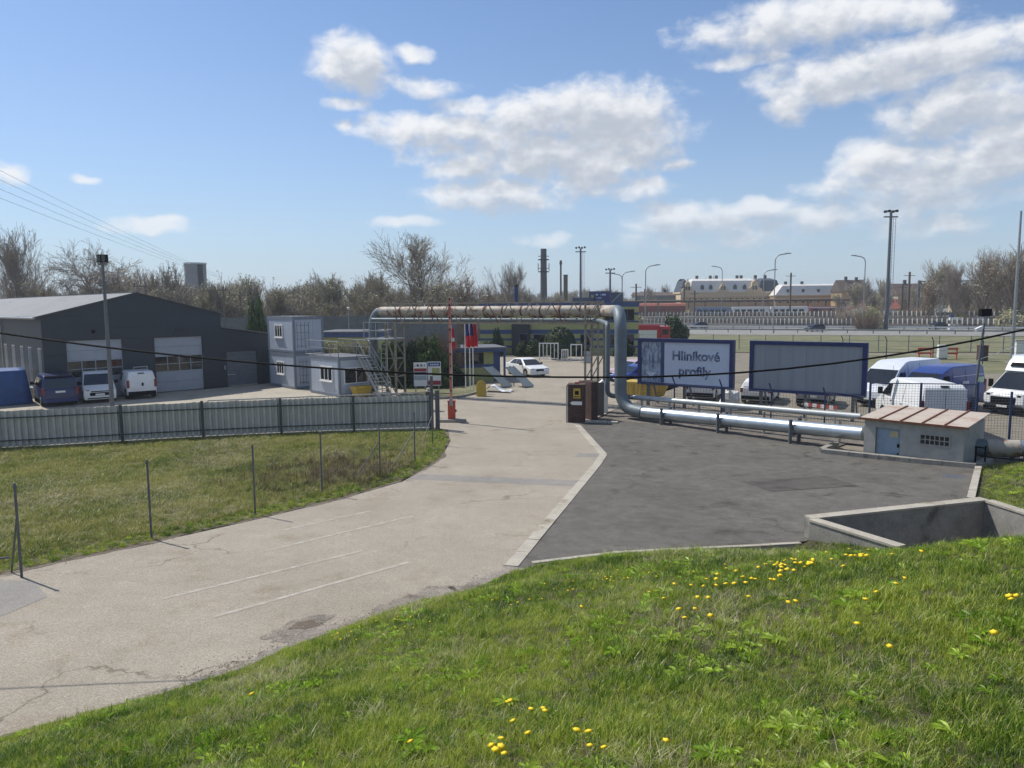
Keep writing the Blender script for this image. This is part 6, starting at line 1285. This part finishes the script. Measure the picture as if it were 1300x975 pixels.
def railings():
    """two rows of white upright slats along the railway, far off"""
    for i, (A, B, z0, z1, lab) in enumerate(((Vector((18, 200, 0)), Vector((150, 138, 0)), 2.35, 3.7, 'upper row of white upright slats along the railway embankment'), (Vector((18, 192, 0)), Vector((145, 130, 0)), .7, 2.2, 'lower row of white upright slats beside the highway'))):
        t = thing('slat_fence', lab, 'fence'); L = (B - A).length; d = (B - A) / L; mb = MB(); s_ = 0.
        while s_ < L: p = A + d * s_; mb.beam(p + Vector((0, 0, z0)), p + Vector((0, 0, z1)), .42, .08); s_ += .92
        kind(mb.build('slat', M['slat'], t), 'stuff')
        MB().beam(A + Vector((0, .2, (z0 + z1) / 2)), B + Vector((0, .2, (z0 + z1) / 2)), .06, (z1 - z0) * .5).build('backing', M['conc'], t)
        MB().beam(A + Vector((0, 0, z0 - .3)), B + Vector((0, 0, z0 - .3)), .4, .6).build('plinth', M['kerb'], t)
        n = 24
        for k in range(n): p = A.lerp(B, k / n); MB().beam(p, p + Vector((0, 0, z0)), .3, .3).build('pier', M['conc'], t)
    emb = MB(); A, B = Vector((10, 201, 0)), Vector((152, 139, 0)); d = (B - A).normalized(); n_ = Vector((-d.y, d.x, 0)); emb.add([A, B, B + n_ * 1.5 + Vector((0, 0, 2.0)), A + n_ * 1.5 + Vector((0, 0, 2.0)), A + n_ * 30 + Vector((0, 0, 2.0)), B + n_ * 30 + Vector((0, 0, 2.0)), A + n_ * 40, B + n_ * 40], [(0, 1, 2, 3), (3, 2, 5, 4), (4, 5, 7, 6)]); kind(emb.build('railway_embankment', M['gravel']), 'structure')
    t = thing('guard_rail', 'galvanised highway guard rail on short posts above the verge', 'guard rail'); A, B = Vector((12, 163, 0)), Vector((125, 108, 0))
    MB().beam(A + Vector((0, 0, .65)), B + Vector((0, 0, .65)), .06, .32).build('rail', M['galv'], t)
    for k in range(30): p = A.lerp(B, k / 29); MB().beam(p, p + Vector((0, 0, .75)), .12, .12).build('post', M['postgrey'], t)
    t = thing('guard_rail', 'second guard rail on the far side of the highway', 'guard rail'); A, B = Vector((14, 182, 0)), Vector((140, 121, 0)); MB().beam(A + Vector((0, 0, .65)), B + Vector((0, 0, .65)), .06, .32).build('rail', M['white'], t)
    for k in range(26): p = A.lerp(B, k / 25); MB().beam(p, p + Vector((0, 0, .75)), .12, .12).build('post', M['postgrey'], t)
    t = thing('mesh_fence', 'thin post fence crossing the dry grass behind the billboards', 'fence'); A, B = Vector((14, 100, 0)), Vector((62, 82, 0))
    for k in range(17): p = A.lerp(B, k / 16); MB().beam(p, p + Vector((0, 0, 1.9)), .07, .07).build('post', M['postgrey'], t)
    for z in (.6, 1.2, 1.85): MB().beam(A + Vector((0, 0, z)), B + Vector((0, 0, z)), .02, .02).build('wire', M['postgrey'], t)
    t = thing('mesh_fence', 'dark post fence with slanted tops behind the parked vans', 'fence'); A, B = Vector((34, 76, 0)), Vector((54, 62, 0))
    for k in range(7): p = A.lerp(B, k / 6); MB().tube([p, p + Vector((0, 0, 2.1)), p + Vector((-.25, -.1, 2.5))], .045, 6).build('post', M['bluep'], t)
    for z in (.5, 1.2, 2.05): MB().beam(A + Vector((0, 0, z)), B + Vector((0, 0, z)), .02, .02).build('wire', M['postgrey'], t)
    MB().beam(A.lerp(B, .45), A.lerp(B, .62) + Vector((0, 0, 2.0)), .06, .06).build('brace', M['white'], t)
railings()
def masts():
    def street(x, y, h, s, i):
        t = thing('street_lamp', 'slim grey highway street lamp with one curved arm', 'lamp post', (x, y, 0), 0, 'street lamps along the highway')
        P = bend([(0, 0, 0), (0, 0, h), (s * 2.4, 0, h + .35)], 1.3, 5); MB().tube(P, .1, 8).build('mast', M['galv'], t, smooth=60); MB().box(min(s * 1.9, s * 2.9), max(s * 1.9, s * 2.9), -.18, .18, h + .28, h + .46).build('lantern', M['galv'], t, bevel=.04)
    for i, a in enumerate(((27, 150, 13.2, 1), (56.5, 200, 15.2, -1), (49.4, 140, 14.6, 1), (55.8, 165, 12.7, 1), (71.0, 150, 14.7, -1), (28.2, 190, 13.1, -1), (25.6, 172, 12.9, 1))): street(*a, i)
    def flood(x, y, h, lab, lad=True):
        t = thing('floodlight_mast', lab, 'lamp post', (x, y, 0)); MB().cyl((0, 0, 0), (0, 0, h * .45), .42, .36, 10).build('mast', M['postgrey'], t, smooth=50); MB().cyl((0, 0, h * .45), (0, 0, h), .32, .25, 10).build('upper_mast', M['postgrey'], t, smooth=50)
        MB().beam((-1.4, 0, h - .9), (1.4, 0, h - .9), .25, .25).build('platform', M['postgrey'], t); 
        for k in range(4): bx('floodlight', M['black'], t, -1.4 + k * .75, -.9 + k * .75, -.3, .2, h - .1 + .12 * (k % 2), h + .35 + .12 * (k % 2), .04)
        if lad:
            for o in (.45, .95): MB().beam((o, -.1, 3), (o, -.1, h - .8), .07, .07).build('ladder_rail', M['galv'], t)
            z = 3.2
            while z < h - .9: MB().beam((.45, -.1, z), (.95, -.1, z), .05, .05).build('rung', M['galv'], t); z += .7
    flood(75.7, 150, 23.5, 'tall floodlight mast with ladder beside the station wing'); flood(18.6, 200, 20.6, 'tall floodlight mast behind the office and its chimneys'); flood(28.5, 215, 15.5, 'short floodlight mast beyond the roof sign', False)
    t = thing('factory_chimney', 'thick dark factory chimney with two ring platforms', 'chimney', (10.9, 250, 0)); MB().cyl((0, 0, 0), (0, 0, 24.2), 1.25, 1.0, 14).build('stack', M['chim'], t, smooth=50)
    for z in (16.5, 20.5): MB().cyl((0, 0, z), (0, 0, z + .25), 1.9, 1.9, 14).build('ring_platform', M['black'], t); MB().cyl((0, 0, z + 1.2), (0, 0, z + 1.3), 1.9, 1.9, 14, False).build('ring_rail', M['black'], t)
    for k in (-1.8, 1.8): bx('aerial', M['galv'], t, k - .15, k + .15, -.2, .2, 17, 19.4)
    t = thing('vent_stack', 'slender dark vent stack beside the thick chimney', 'chimney', (15.3, 230, 0)); MB().cyl((0, 0, 0), (0, 0, 18), .32, .28, 10).build('stack', M['chim'], t, smooth=50); MB().cyl((0, 0, 18), (0, 0, 19.2), .5, .3, 10).build('cap', M['chim'], t)
    t = thing('vent_stack', 'short square concrete stack next to the vent stack', 'chimney', (17.5, 240, 0)); MB().prism([(-.65, -.65, 0), (.65, -.65, 0), (.65, .65, 0), (-.65, .65, 0)], (0, 0, 14.9)).build('stack', M['drysoil'], t); bx('cap', M['chim'], t, -.72, .72, -.72, .72, 14.9, 15.2)
    t = thing('concrete_silo', 'round pale concrete tower rising behind the woodland', 'silo', (-71.7, 170, 0)); MB().cyl((0, 0, 0), (0, 0, 15.6), 2.3, 2.35, 20).build('shaft', M['silo'], t, smooth=50); MB().cyl((0, 0, 15.6), (0, 0, 15.9), 2.5, 2.5, 20).build('roof', M['white'], t); bx('vertical_rib', M['chim'], t, 1.4, 2.3, -2.0, -1.3, 0, 15.4)
    t = thing('steel_pole', 'tall slim grey pole at the far right of the compound', 'pole', (47.4, 70, 0)); MB().cyl((0, 0, 0), (0, 0, 14.2), .17, .09, 10).build('mast', M['galv'], t, smooth=50); bx('base', M['conc'], t, -.35, .35, -.35, .35, 0, .3)
    MB().tube([(-.1, 0, 5.2), (-1.1, 0, 5.35)], .03, 6).build('arm', M['galv'], t)
    t = thing('white_pillar', 'white square pillar with wider cap beside the highway', 'pillar', (94.9, 165, 0)); bx('shaft', M['white'], t, -.55, .55, -.55, .55, 0, 8.2); bx('cap', M['white'], t, -.8, .8, -.8, .8, 8.2, 8.7); bx('lamp', M['galv'], t, -.5, .5, -.5, .5, 8.7, 9.2)
    for k, (x, w) in enumerate(((93.9, 2.6), (97.4, 3.2))):
        t = thing('roadside_cabinet', ['small white metal cabinet by the white pillar', 'wide white metal cabinet with shaded end by the highway'][k], 'cabinet', (x, 159, 0), R(-20)); bx('body', M['white'], t, 0, w, 0, 1.6, .4, 2.3, .03); bx('plinth', M['conc'], t, -.1, w + .1, -.1, 1.7, 0, .4)
        for j in range(2): bx('door', M['white'], t, .15 + j * w / 2, w / 2 * (j + 1) - .1, -.04, 0, .5, 2.2)
    t = thing('road_sign', 'round blue road sign on a post by the white cabinets', 'sign', (88.9, 150, 0)); MB().cyl((0, 0, 0), (0, 0, 2.9), .05, .05, 8).build('post', M['galv'], t); MB().cyl((0, -.03, 2.9), (0, -.07, 2.9), .42, .42, 20).build('disc', M['bluestripe'], t); bx('base', M['white'], t, -.5, .5, -.3, .3, 0, .5)
    t = thing('concrete_block_wall', 'low pale concrete bunker wall beyond the box truck', 'wall', (50.5, 74, 0), R(-8))
    for k in range(6): bx('block', M['conc'] if k else M['white'], t, k * 2.1, k * 2.1 + 2.05, 0, .6, 0, 1.9)
    bx('coping', M['kerb'], t, -.1, 12.6, -.08, .68, 1.9, 2.0)
    for k, (x, y) in enumerate(((42.6, 76.2), (44.9, 75.6))):
        t = thing('road_barrier', ['red and white road barrier left of the white post box', 'red and white road barrier right of the white post box'][k], 'barrier', (x, y, 0)); 
        for z in (.5, .95): bx('plank', M['red'], t, -.75, .75, -.03, .03, z, z + .2)
        for xx in (-.6, .6): bx('leg', mat('orange', '#c8643c', .6), t, xx - .06, xx + .06, -.06, .06, 0, 1.2)
    t = thing('switch_box', 'white upright switch box between the road barriers', 'cabinet', (43.8, 75.2, 0)); bx('body', M['white'], t, -.45, .45, -.2, .2, .15, 1.5, .02); bx('foot', M['conc'], t, -.4, .4, -.18, .18, 0, .15)
    t = thing('brown_post_box', 'reddish brown steel box post by the vehicle gate', 'cabinet', (46.5, 73, 0)); bx('body', M['rustbox'], t, -.4, .4, -.3, .3, 0, 1.5, .03); bx('lid', M['rust'], t, -.45, .45, -.35, .35, 1.5, 1.56)
    # railway gantry and poles
    t = thing('catenary_gantry', 'long grey lattice railway gantry on tall posts', 'gantry'); A, B = Vector((112, 205, 0)), Vector((190, 190, 0)); n = 26
    for z in (9.4, 11.2): MB().beam(A + Vector((0, 0, z)), B + Vector((0, 0, z)), .25, .25).build('chord', M['postgrey'], t)
    for k in range(n): a = A.lerp(B, k / n); b = A.lerp(B, (k + .5) / n); c_ = A.lerp(B, (k + 1) / n); MB().beam(a + Vector((0, 0, 9.4)), b + Vector((0, 0, 11.2)), .15, .15).build('diagonal', M['postgrey'], t); MB().beam(b + Vector((0, 0, 11.2)), c_ + Vector((0, 0, 9.4)), .15, .15).build('diagonal', M['postgrey'], t)
    for f in (0, .5, 1): p = A.lerp(B, f); MB().beam(p, p + Vector((0, 0, 11.5)), .5, .5).build('post', M['postgrey'], t)
    for f in (.36, .62): p = A.lerp(B, f); MB().beam(p + Vector((-1.6, 0, 11.2)), p + Vector((-1.6, 0, 14.2)), .2, .2).build('frame_post', M['galv'], t); MB().beam(p + Vector((1.6, 0, 11.2)), p + Vector((1.6, 0, 14.2)), .2, .2).build('frame_post', M['galv'], t); MB().beam(p + Vector((-1.6, 0, 14.2)), p + Vector((1.6, 0, 14.2)), .2, .2).build('frame_top', M['galv'], t)
    for (x, y, h) in ((36, 215, 11.5), (58, 250, 12), (62, 252, 10), (88, 235, 15), (118, 225, 11), (112, 210, 14), (43, 240, 10.5)):
        t = thing('catenary_pole', 'dark railway catenary pole standing between the platforms', 'pole', (x, y, 0), 0, 'railway catenary poles'); MB().beam((0, 0, 0), (0, 0, h), .42, .42).build('mast', M['brownroof'], t); MB().beam((-1.6, 0, h - 1), (1.6, 0, h - 1), .14, .14).build('crossarm', M['brownroof'], t)
    def house(lab, x, y, ang, w, d, h, r, wm, rm, nw):
        t = thing('house', lab, 'building', (x, y, 0), R(ang)); bx('wall', wm, t, 0, w, 0, d, 0, h); MB().prism([(-.4, -.4, h), (-.4, d + .4, h), (-.4, d / 2, h + r)], (w + .8, 0, 0)).build('roof', rm, t); bx('chimney', M['chim'], t, w * .3, w * .3 + .9, d / 2 - .4, d / 2 + .4, h + r * .6, h + r + 1.3); bx('chimney', M['chim'], t, w * .7, w * .7 + .9, d / 2 - .4, d / 2 + .4, h + r * .6, h + r + 1.)
        for k in range(nw):
            for z in ([1.2, 4.2] if h > 5 else [1.2]): f = bx('window', M['frame'], t, .8 + k * (w - 1.6) / nw, 2.0 + k * (w - 1.6) / nw, -.08, 0, z, z + 1.6); bx('pane', M['glass'], f, .9 + k * (w - 1.6) / nw, 1.9 + k * (w - 1.6) / nw, -.1, -.08, z + .1, z + 1.5)
    house('cream house with dark hipped roof among bare trees', 135, 260, 0, 14, 10, 8, 4, M['wallfar'], M['brownroof'], 4); house('low house with bright red tiled roof by the station wing', 118, 245, 5, 12, 8, 3.4, 3.2, M['wallfar'], M['tile'], 3); house('long pale house behind the railway gantry', 160, 265, -8, 26, 10, 7, 4, M['wallfar'], M['brownroof'], 6); house('ochre house with brown roof behind the red-roofed one', 124, 280, 0, 10, 9, 9.5, 4.5, M['ochre'], M['brownroof'], 3)
    house('grey shed with flat brown roof left of the station', 52, 310, 0, 18, 12, 9, 1.5, M['cladwall'], M['brownroof'], 5)
    for k, (x, y) in enumerate(((-47, 96), (-38.5, 97), (-36, 99))):
        t = thing('power_pole', ['wooden power pole with crossarm behind the hall roof', 'wooden double power pole with crossarms at the wood edge', 'wooden power pole beside the double one at the wood edge'][k], 'pole', (x, y, 0)); h = (9.2, 8.6, 8.0)[k]; MB().cyl((0, 0, 0), (0, 0, h), .14, .11, 8).build('mast', M['bark'], t); MB().beam((-1.6, 0, h - .5), (1.6, 0, h - .5), .14, .14).build('crossarm', M['bark'], t)
        for o in (-1.4, 0, 1.4): MB().cyl((o, 0, h - .45), (o, 0, h - .1), .06, .04, 6).build('insulator', M['black'], t)
        if k == 1: MB().cyl((1.1, 0, 0), (1.1, 0, h), .14, .11, 8).build('mast', M['bark'], t)
    t = thing('street_lamp', 'slim white street lamp standing before the precast wall', 'lamp post', (-17.2, 78.5, 0)); MB().cyl((0, 0, 0), (0, 0, 5.6), .07, .05, 8).build('mast', M['galv'], t); MB().sphere((0, 0, 5.7), .16, .16, .14, 8, 6).build('lantern', M['white'], t, True)
masts()

# ================================================================== trees
def tree_mesh(seed, H, spread, levels, dens, trunk_r, m_tr, m_tw, buds=0, bud_size=.12, upright=.25, minr=.018, clear=.22, gnarl=.18, full=False):
    """bare tree grown branch by branch; returns trunk mesh and crown mesh"""
    r = random.Random(seed); segs = []; tips = []
    def br(p, d, L, rad, lv):
        n = (5 if full else 4) if lv == 0 else 4 if lv == 1 else 3; step = L / n; pts = [(p, rad)]
        for i in range(n):
            d = (d + Vector((r.uniform(-1, 1), r.uniform(-1, 1), r.uniform(-1, 1))) * gnarl + Vector((0, 0, upright * .18))).normalized(); p = p + d * step; rr = max(minr, rad * (1 - .62 * (i + 1) / n)); pts.append((p, rr))
            if lv < levels and (lv > 0 or (i + 1) / n > clear):
                k = dens if (lv < 2 or full) else max(1, dens - 1)
                for c_ in range(k if r.random() < .85 else k + 1):
                    a = r.uniform(.45, 1.05) * spread; az = r.uniform(0, 6.283) if lv else (i * 2.4 + c_ * 6.283 / k + r.uniform(-.3, .3)); u = d.orthogonal().normalized(); v = d.cross(u)
                    nd = (d * math.cos(a) + (u * math.cos(az) + v * math.sin(az)) * math.sin(a)); nd = (nd + Vector((0, 0, upright * .5))).normalized()
                    br(p, nd, L * r.uniform(.45, .72) * (1 if lv else (1.12 - .5 * (i + 1) / n)), rr * r.uniform(.5, .7), lv + 1)
        segs.append((pts, lv))
        if lv >= levels - 1: tips.extend(q for q, _ in pts[1:])
    br(Vector((0, 0, 0)), Vector((r.uniform(-.05, .05), r.uniform(-.05, .05), 1)).normalized(), H * .62, trunk_r, 0)
    zmax = max(q.z for pts, _ in segs for q, _ in pts); f = H / zmax
    T = MB(); Cn = MB()
    for pts, lv in segs:
        mb = T if lv == 0 else Cn; mb.tube([q * f for q, _ in pts], [x for _, x in pts], 7 if lv == 0 else 4 if lv == 1 else 3, False)
    if buds:
        for _ in range(buds):
            q = r.choice(tips) * f + Vector((r.gauss(0, .15), r.gauss(0, .15), r.gauss(0, .15))); s_ = bud_size * r.uniform(.5, 1.2); a = Vector((r.gauss(0, 1), r.gauss(0, 1), r.gauss(0, 1))).normalized(); b = a.orthogonal().normalized(); Cn.add([q - a * s_, q + b * s_ * .6, q + a * s_, q - b * s_ * .6], [(0, 1, 2, 3)])
    tm = T.mesh('trunk', m_tr, True); cm = Cn.mesh('crown', m_tw)
    if buds:
        cm.materials.append(M['bud']); nb = buds; idx = np.zeros(len(cm.polygons), np.int32); idx[-nb:] = 1; cm.polygons.foreach_set('material_index', idx)
    return tm, cm
def place_tree(lab, meshes, loc, rz=0., s=1., sz=None, group=None, name='bare_tree'):
    t = thing(name, lab, 'tree', loc, rz, group); t.scale = (s, s, sz or s); put('trunk', meshes[0], t); put('crown', meshes[1], t)
def trees():
    big = tree_mesh(2, 15.2, 1.0, 4, 2, .5, M['bark'], M['twig'], 900, .12, .1, .02, .12, .22, True)
    oak = tree_mesh(8, 17.2, .85, 4, 2, .42, M['bark'], M['twig'], 1500, .14, .22, .02, .25, .12, True)
    blos = tree_mesh(11, 11, .7, 4, 2, .25, M['bark'], M['barkpale'], 2600, .11, .3, .018, .15, .14, True)
    pop = tree_mesh(15, 16, .6, 4, 2, .2, M['barkpale'], M['twig'], 500, .12, .42, .014, .12, .13, True)
    thin = tree_mesh(19, 12, .55, 3, 3, .2, M['bark'], M['twig'], 700, .14, .45, .02, .12, .15)
    thin2 = tree_mesh(23, 12, .7, 3, 3, .2, M['barkpale'], M['twigred'], 900, .16, .35, .02, .08, .18)
    place_tree('huge spreading bare tree behind the hall roof', big, (-55.5, 100, 0), 1.0)
    place_tree('tall upright bare tree at the woodland end past the hall', pop, (-68.5, 104, 0), .3, 1.12)
    place_tree('broad rounded bare tree rising alone above the pipe bridge', oak, (-11.3, 110, 0), .6)
    place_tree('budding pale tree behind the stacked containers', blos, (-25.8, 104, 0), .2, .98, 1.0); place_tree('budding pale tree behind the left bend of the heating pipe', blos, (-19.6, 105, 0), 2.2, .95, 1.03)
    place_tree('slim bare tree beside the concrete tower', thin, (-49.6, 110, 0), .8, 1.08); place_tree('slim bare tree just left of the concrete tower', thin, (-53, 112, 0), 2.1, 1.0); place_tree('leaning bare tree left of the concrete tower and slim trees', thin2, (-58.6, 116, 0), 1.1, 1.05)
    place_tree('tall slender bare poplar left of the factory chimney', pop, (-.6, 150, 0), 1.7, .95); place_tree('small bare tree between the poplar and the factory chimney', thin, (3.6, 152, 0), .4, .8); place_tree('faint bare tree left of the poplar', thin2, (-5.4, 160, 0), 1.4, .9)
    place_tree('bushy bare tree right of the broad rounded one', thin2, (-6.9, 108, 0), .9, .88); place_tree('greenish bare tree left of the broad rounded one', blos, (-14.6, 112, 0), 1.9, .92)
    place_tree('round bare tree before the cream house', blos, (103, 180, 0), .7, 1.45, 1.5); place_tree('bare tree among the houses by the floodlight mast', thin, (110, 230, 0), .2, 1.15)
    for k, (x, y, s_) in enumerate(((96, 162, 1.15), (100, 158, 1.32), (104.5, 163, 1.42), (108, 158, 1.5), (112, 164, 1.4), (92, 165, .95))): place_tree('tall reddish bare tree in the row behind the railway gantry', thin2 if k % 2 else pop, (x, y, 0), k * 1.3, s_ * (.8 if k % 2 == 0 else 1), None, 'trees behind the railway gantry')
    for k, (x, y, s_) in enumerate(((66, 318, 1.2), (80, 322, 1.35), (86, 322, 1.5), (106, 320, 1.3), (40, 300, 1.1), (56, 300, 1.1), (150, 320, 1.1))): place_tree('far bare tree showing above the station roofs', thin, (x, y, 0), k * 1.7, s_, None, 'trees behind the station')
    # woodland mass
    n = 420; X = rng.uniform(-150, -8, n); Y = rng.uniform(98, 165, n); k = (X > -1.02 * Y) & (np.abs(X + 71) > 4); X, Y = X[k], Y[k]
    X2 = rng.uniform(-8, 14, 34); Y2 = rng.uniform(150, 230, 34); X3 = rng.uniform(95, 230, 60); Y3 = rng.uniform(168, 240, 60); X4 = rng.uniform(-10, 60, 60); Y4 = rng.uniform(330, 420, 60)
    gap = np.where((X / Y > -.66) & (X / Y < -.33), 1.0, 1.0)
    S = np.concatenate([rng.uniform(.55, .95, len(X)), rng.uniform(.5, .8, 34), rng.uniform(.6, 1.1, 60), rng.uniform(.7, 1.2, 60)])
    X = np.concatenate([X, X2, X3, X4]); Y = np.concatenate([Y, Y2, Y3, Y4]); n = len(X)
    vs_ = []
    for sd in (31, 37, 41, 43):
        a, b = tree_mesh(sd, 11.5, .5 + .1 * (sd % 3), 3, 3, .16, M['barkpale'] if sd % 2 else M['bark'], M['twig'], 900, .17, .45, .024, .05, .14); vs_ += [vobj(b), vobj(a)]
    joined = []
    for i in range(4):
        bm = bmesh.new(); bm.from_mesh(vs_[2 * i].data); nf = len(bm.faces); bm.from_mesh(vs_[2 * i + 1].data); me = bpy.data.meshes.new('wood_tree'); bm.to_mesh(me); bm.free()
        for m in vs_[2 * i].data.materials: me.materials.append(m)
        joined.append(vobj(me))
    kind(tag(instancer('woodland', np.c_[X, Y, np.zeros(n)], np.c_[np.zeros(n), np.zeros(n), rng.uniform(0, 6.28, n)], S, rng.integers(0, 4, n), joined), 'bare spring woodland massed behind the hall and containers', 'woodland'), 'stuff')
    # brushwood at the foot of the wood
    def bush(seed, n, rx, rz, m, L=.25):
        r = random.Random(seed); mb = MB()
        for _ in range(n):
            a = r.uniform(0, 6.283); e = math.acos(r.uniform(-.1, 1)); q = r.uniform(.55, 1.0) ** .6; k_ = 1 + .25 * math.sin(3 * a + seed) * math.sin(4 * e)
            p = Vector((rx * q * k_ * math.sin(e) * math.cos(a), rx * q * k_ * math.sin(e) * math.sin(a), rz * q * k_ * math.cos(e) + .1)); u = Vector((r.gauss(0, 1), r.gauss(0, 1), r.gauss(0, 1))).normalized(); v = u.orthogonal().normalized(); s_ = L * r.uniform(.5, 1.3)
            mb.add([p - u * s_, p + v * s_ * .5, p + u * s_, p - v * s_ * .5], [(0, 1, 2, 3)])
        return mb.mesh('crown', m)
    def twigs(seed, n, h, w, m, r0=.012):
        r = random.Random(seed); mb = MB()
        for _ in range(n):
            a = r.uniform(0, 6.283); q = w * math.sqrt(r.random()); x, y = q * math.cos(a), q * math.sin(a); hh = h * r.uniform(.55, 1.) * (1 - .35 * (q / w) ** 2); mb.tube([(x * .45, y * .45, 0), (x * .8, y * .8, hh * .5), (x * 1.05 + r.gauss(0, .1), y * 1.05 + r.gauss(0, .1), hh)], [r0 * 1.5, r0, r0 * .6], 3, False)
        return mb.mesh('crown', m)
    n = 360; X = rng.uniform(-140, -6, n); Y = rng.uniform(92, 150, n); X2 = rng.uniform(70, 200, 110); Y2 = rng.uniform(150, 200, 110) + 0; X3 = rng.uniform(-8, 30, 40); Y3 = rng.uniform(110, 140, 40) + 60; X = np.concatenate([X, X2, X3]); Y = np.concatenate([Y, Y2, Y3]); n = len(X)
    kind(tag(instancer('brushwood', np.c_[X, Y, np.zeros(n)], np.c_[np.zeros(n), np.zeros(n), rng.uniform(0, 6.28, n)], rng.uniform(.7, 1.5, n), rng.integers(0, 4, n), [vobj(bush(51, 700, 2.0, 3.2, M['brush'], .22)), vobj(twigs(52, 320, 4.2, 2.2, M['twig'], .025)), vobj(bush(53, 600, 1.7, 2.6, M['brush'], .2)), vobj(twigs(54, 320, 3.6, 2.4, M['twigred'], .025))]), 'brown green brushwood at the foot of the woodland', 'brushwood'), 'stuff')
    # far tree line closing the horizon
    n = 420; X = rng.uniform(-700, 700, n); Y = rng.uniform(520, 640, n)
    kind(tag(instancer('distant_trees', np.c_[X, Y, np.zeros(n)], np.c_[np.zeros(n), np.zeros(n), rng.uniform(0, 6.28, n)], rng.uniform(1.6, 3.4, n), rng.integers(0, 2, n), [vobj(bush(55, 800, 2.4, 3.6, M['brush'], .35)), vobj(bush(56, 700, 3., 3., M['brush'], .35))]), 'distant low tree line along the horizon', 'woodland'), 'stuff')
    # single shrubs
    def shrub(lab, me, loc, stem_h=.5, s=1., sz=None, cat='shrub', name='shrub'):
        t = thing(name, lab, cat, loc); t.scale = (s, s, sz or s); put('crown', me, t); MB().tube([(0, 0, 0), (.05, 0, stem_h)], .06, 6).build('stem', M['bark'], t)
    ev = bush(61, 3800, 1.0, 1.0, M['ever'], .09); ev2 = bush(62, 3200, 1., 1., M['ever'], .1); rd = twigs(63, 900, 3.9, 1.7, M['twigred'], .014)
    def topiary(): 
        r = random.Random(9); mb = MB()
        for _ in range(6000):
            a = r.uniform(0, 6.283); e = math.acos(r.uniform(-.95, 1)); q = r.uniform(.88, 1.0); p = Vector((1.72 * q * math.sin(e) * math.cos(a), 1.72 * q * math.sin(e) * math.sin(a), 1.75 + 1.8 * q * math.cos(e))); u = Vector((r.gauss(0, 1), r.gauss(0, 1), r.gauss(0, 1))).normalized(); v = u.orthogonal().normalized(); s_ = .09 * r.uniform(.6, 1.3); mb.add([p - u * s_, p + v * s_ * .6, p + u * s_, p - v * s_ * .6], [(0, 1, 2, 3)])
        return mb.mesh('crown', M['ever'])
    shrub('clipped round dark topiary bush before the striped office', topiary(), (5.2, 80, 0), 1.5)
    for k, (x, y, s_, lab) in enumerate(((-7.6, 54.5, 1.35, 'dark evergreen bush behind the notice boards, next to the pipe tower'), (-6.1, 55.2, 1.5, 'dark evergreen bush behind the right notice board'), (-9.2, 56.5, 1.3, 'dark evergreen bush in the shade of the left pipe drop'), (-4.4, 55.0, .95, 'small evergreen bush between the boom and the flag poles'), (-5.2, 53.2, .7, 'low evergreen bush under the notice boards'))): shrub(lab, ev if k % 2 else ev2, (x, y, 0), .6, s_, s_ * (2.0 if k < 3 else 1.3))
    shrub('large reddish bare shrub behind the notice boards', rd, (-5.3, 57.5, 0), .3, 1.1, 1.08); shrub('reddish bare shrub nearer the pipe tower', rd, (-7.2, 58.2, 0), .3, 1., 1.0)
    for k, (x, s_, lab) in enumerate(((1.2, .9, 'low dark shrub at the office entrance'), (2.6, 1.15, 'wider dark shrub right of the office entrance'), (7.8, 1.0, 'low shrub right of the round topiary'), (12.6, 1.2, 'low shrub at the right end of the office'), (-2.6, 1.0, 'small shrub at the left end of the office'))): shrub(lab, ev2, (x, 86.2 - .17 * x, 0), .4, s_, s_ * 1.35)
    shrub('small dark conifer at the left end of the office', ev, (-1.7, 87.5, 0), .6, .7, 2.6, 'tree', 'conifer'); shrub('dark narrow conifer behind the stacked containers', ev, (-22.6, 66, 0), .6, 1.15, 5.4, 'tree', 'conifer'); shrub('dark evergreen tree beside the red truck', ev2, (24.1, 110, 0), .6, 1.9, 3.4, 'tree', 'conifer')
    hd = bush(64, 2600, 1., 1., M['brush'], .12)
    for k, x in enumerate((-16.9, -15.6, -14.2, -12.9, -11.6)): shrub(['brown hedge bush at the inner end of the hedge row', 'brown hedge bush second from the inner end', 'brown hedge bush in the middle of the hedge row', 'brown hedge bush second from the pipe drop', 'brown hedge bush beside the pipe drop'][k], hd, (x, 62 - .3 * k, 0), .4, 1.0, 2.4)
    for k, (x, y) in enumerate(((56, 240), (86, 185))): shrub(['yellow green willow bush near the platform', 'yellow green willow bush by the white pillar'][k], bush(65 + k, 1500, 2.4, 3.6, M['bud'], .22), (x, y, 0), 1.)
trees()

# ================================================================== air
def haze():
    m = bpy.data.materials.new('haze_air'); m.use_nodes = True; N = m.node_tree.nodes; N.clear(); out = N.new('ShaderNodeOutputMaterial'); v = N.new('ShaderNodeVolumePrincipled')
    v.inputs['Color'].default_value = (.80, .87, .95, 1); v.inputs['Density'].default_value = .00042; v.inputs['Anisotropy'].default_value = .3
    m.node_tree.links.new(v.outputs[0], out.inputs['Volume'])
    kind(tag(MB().box(-1260, 1260, -75, 1660, -2.2, 27).build('haze', m), 'thin pale spring haze in the air', 'haze'), 'stuff')
haze()
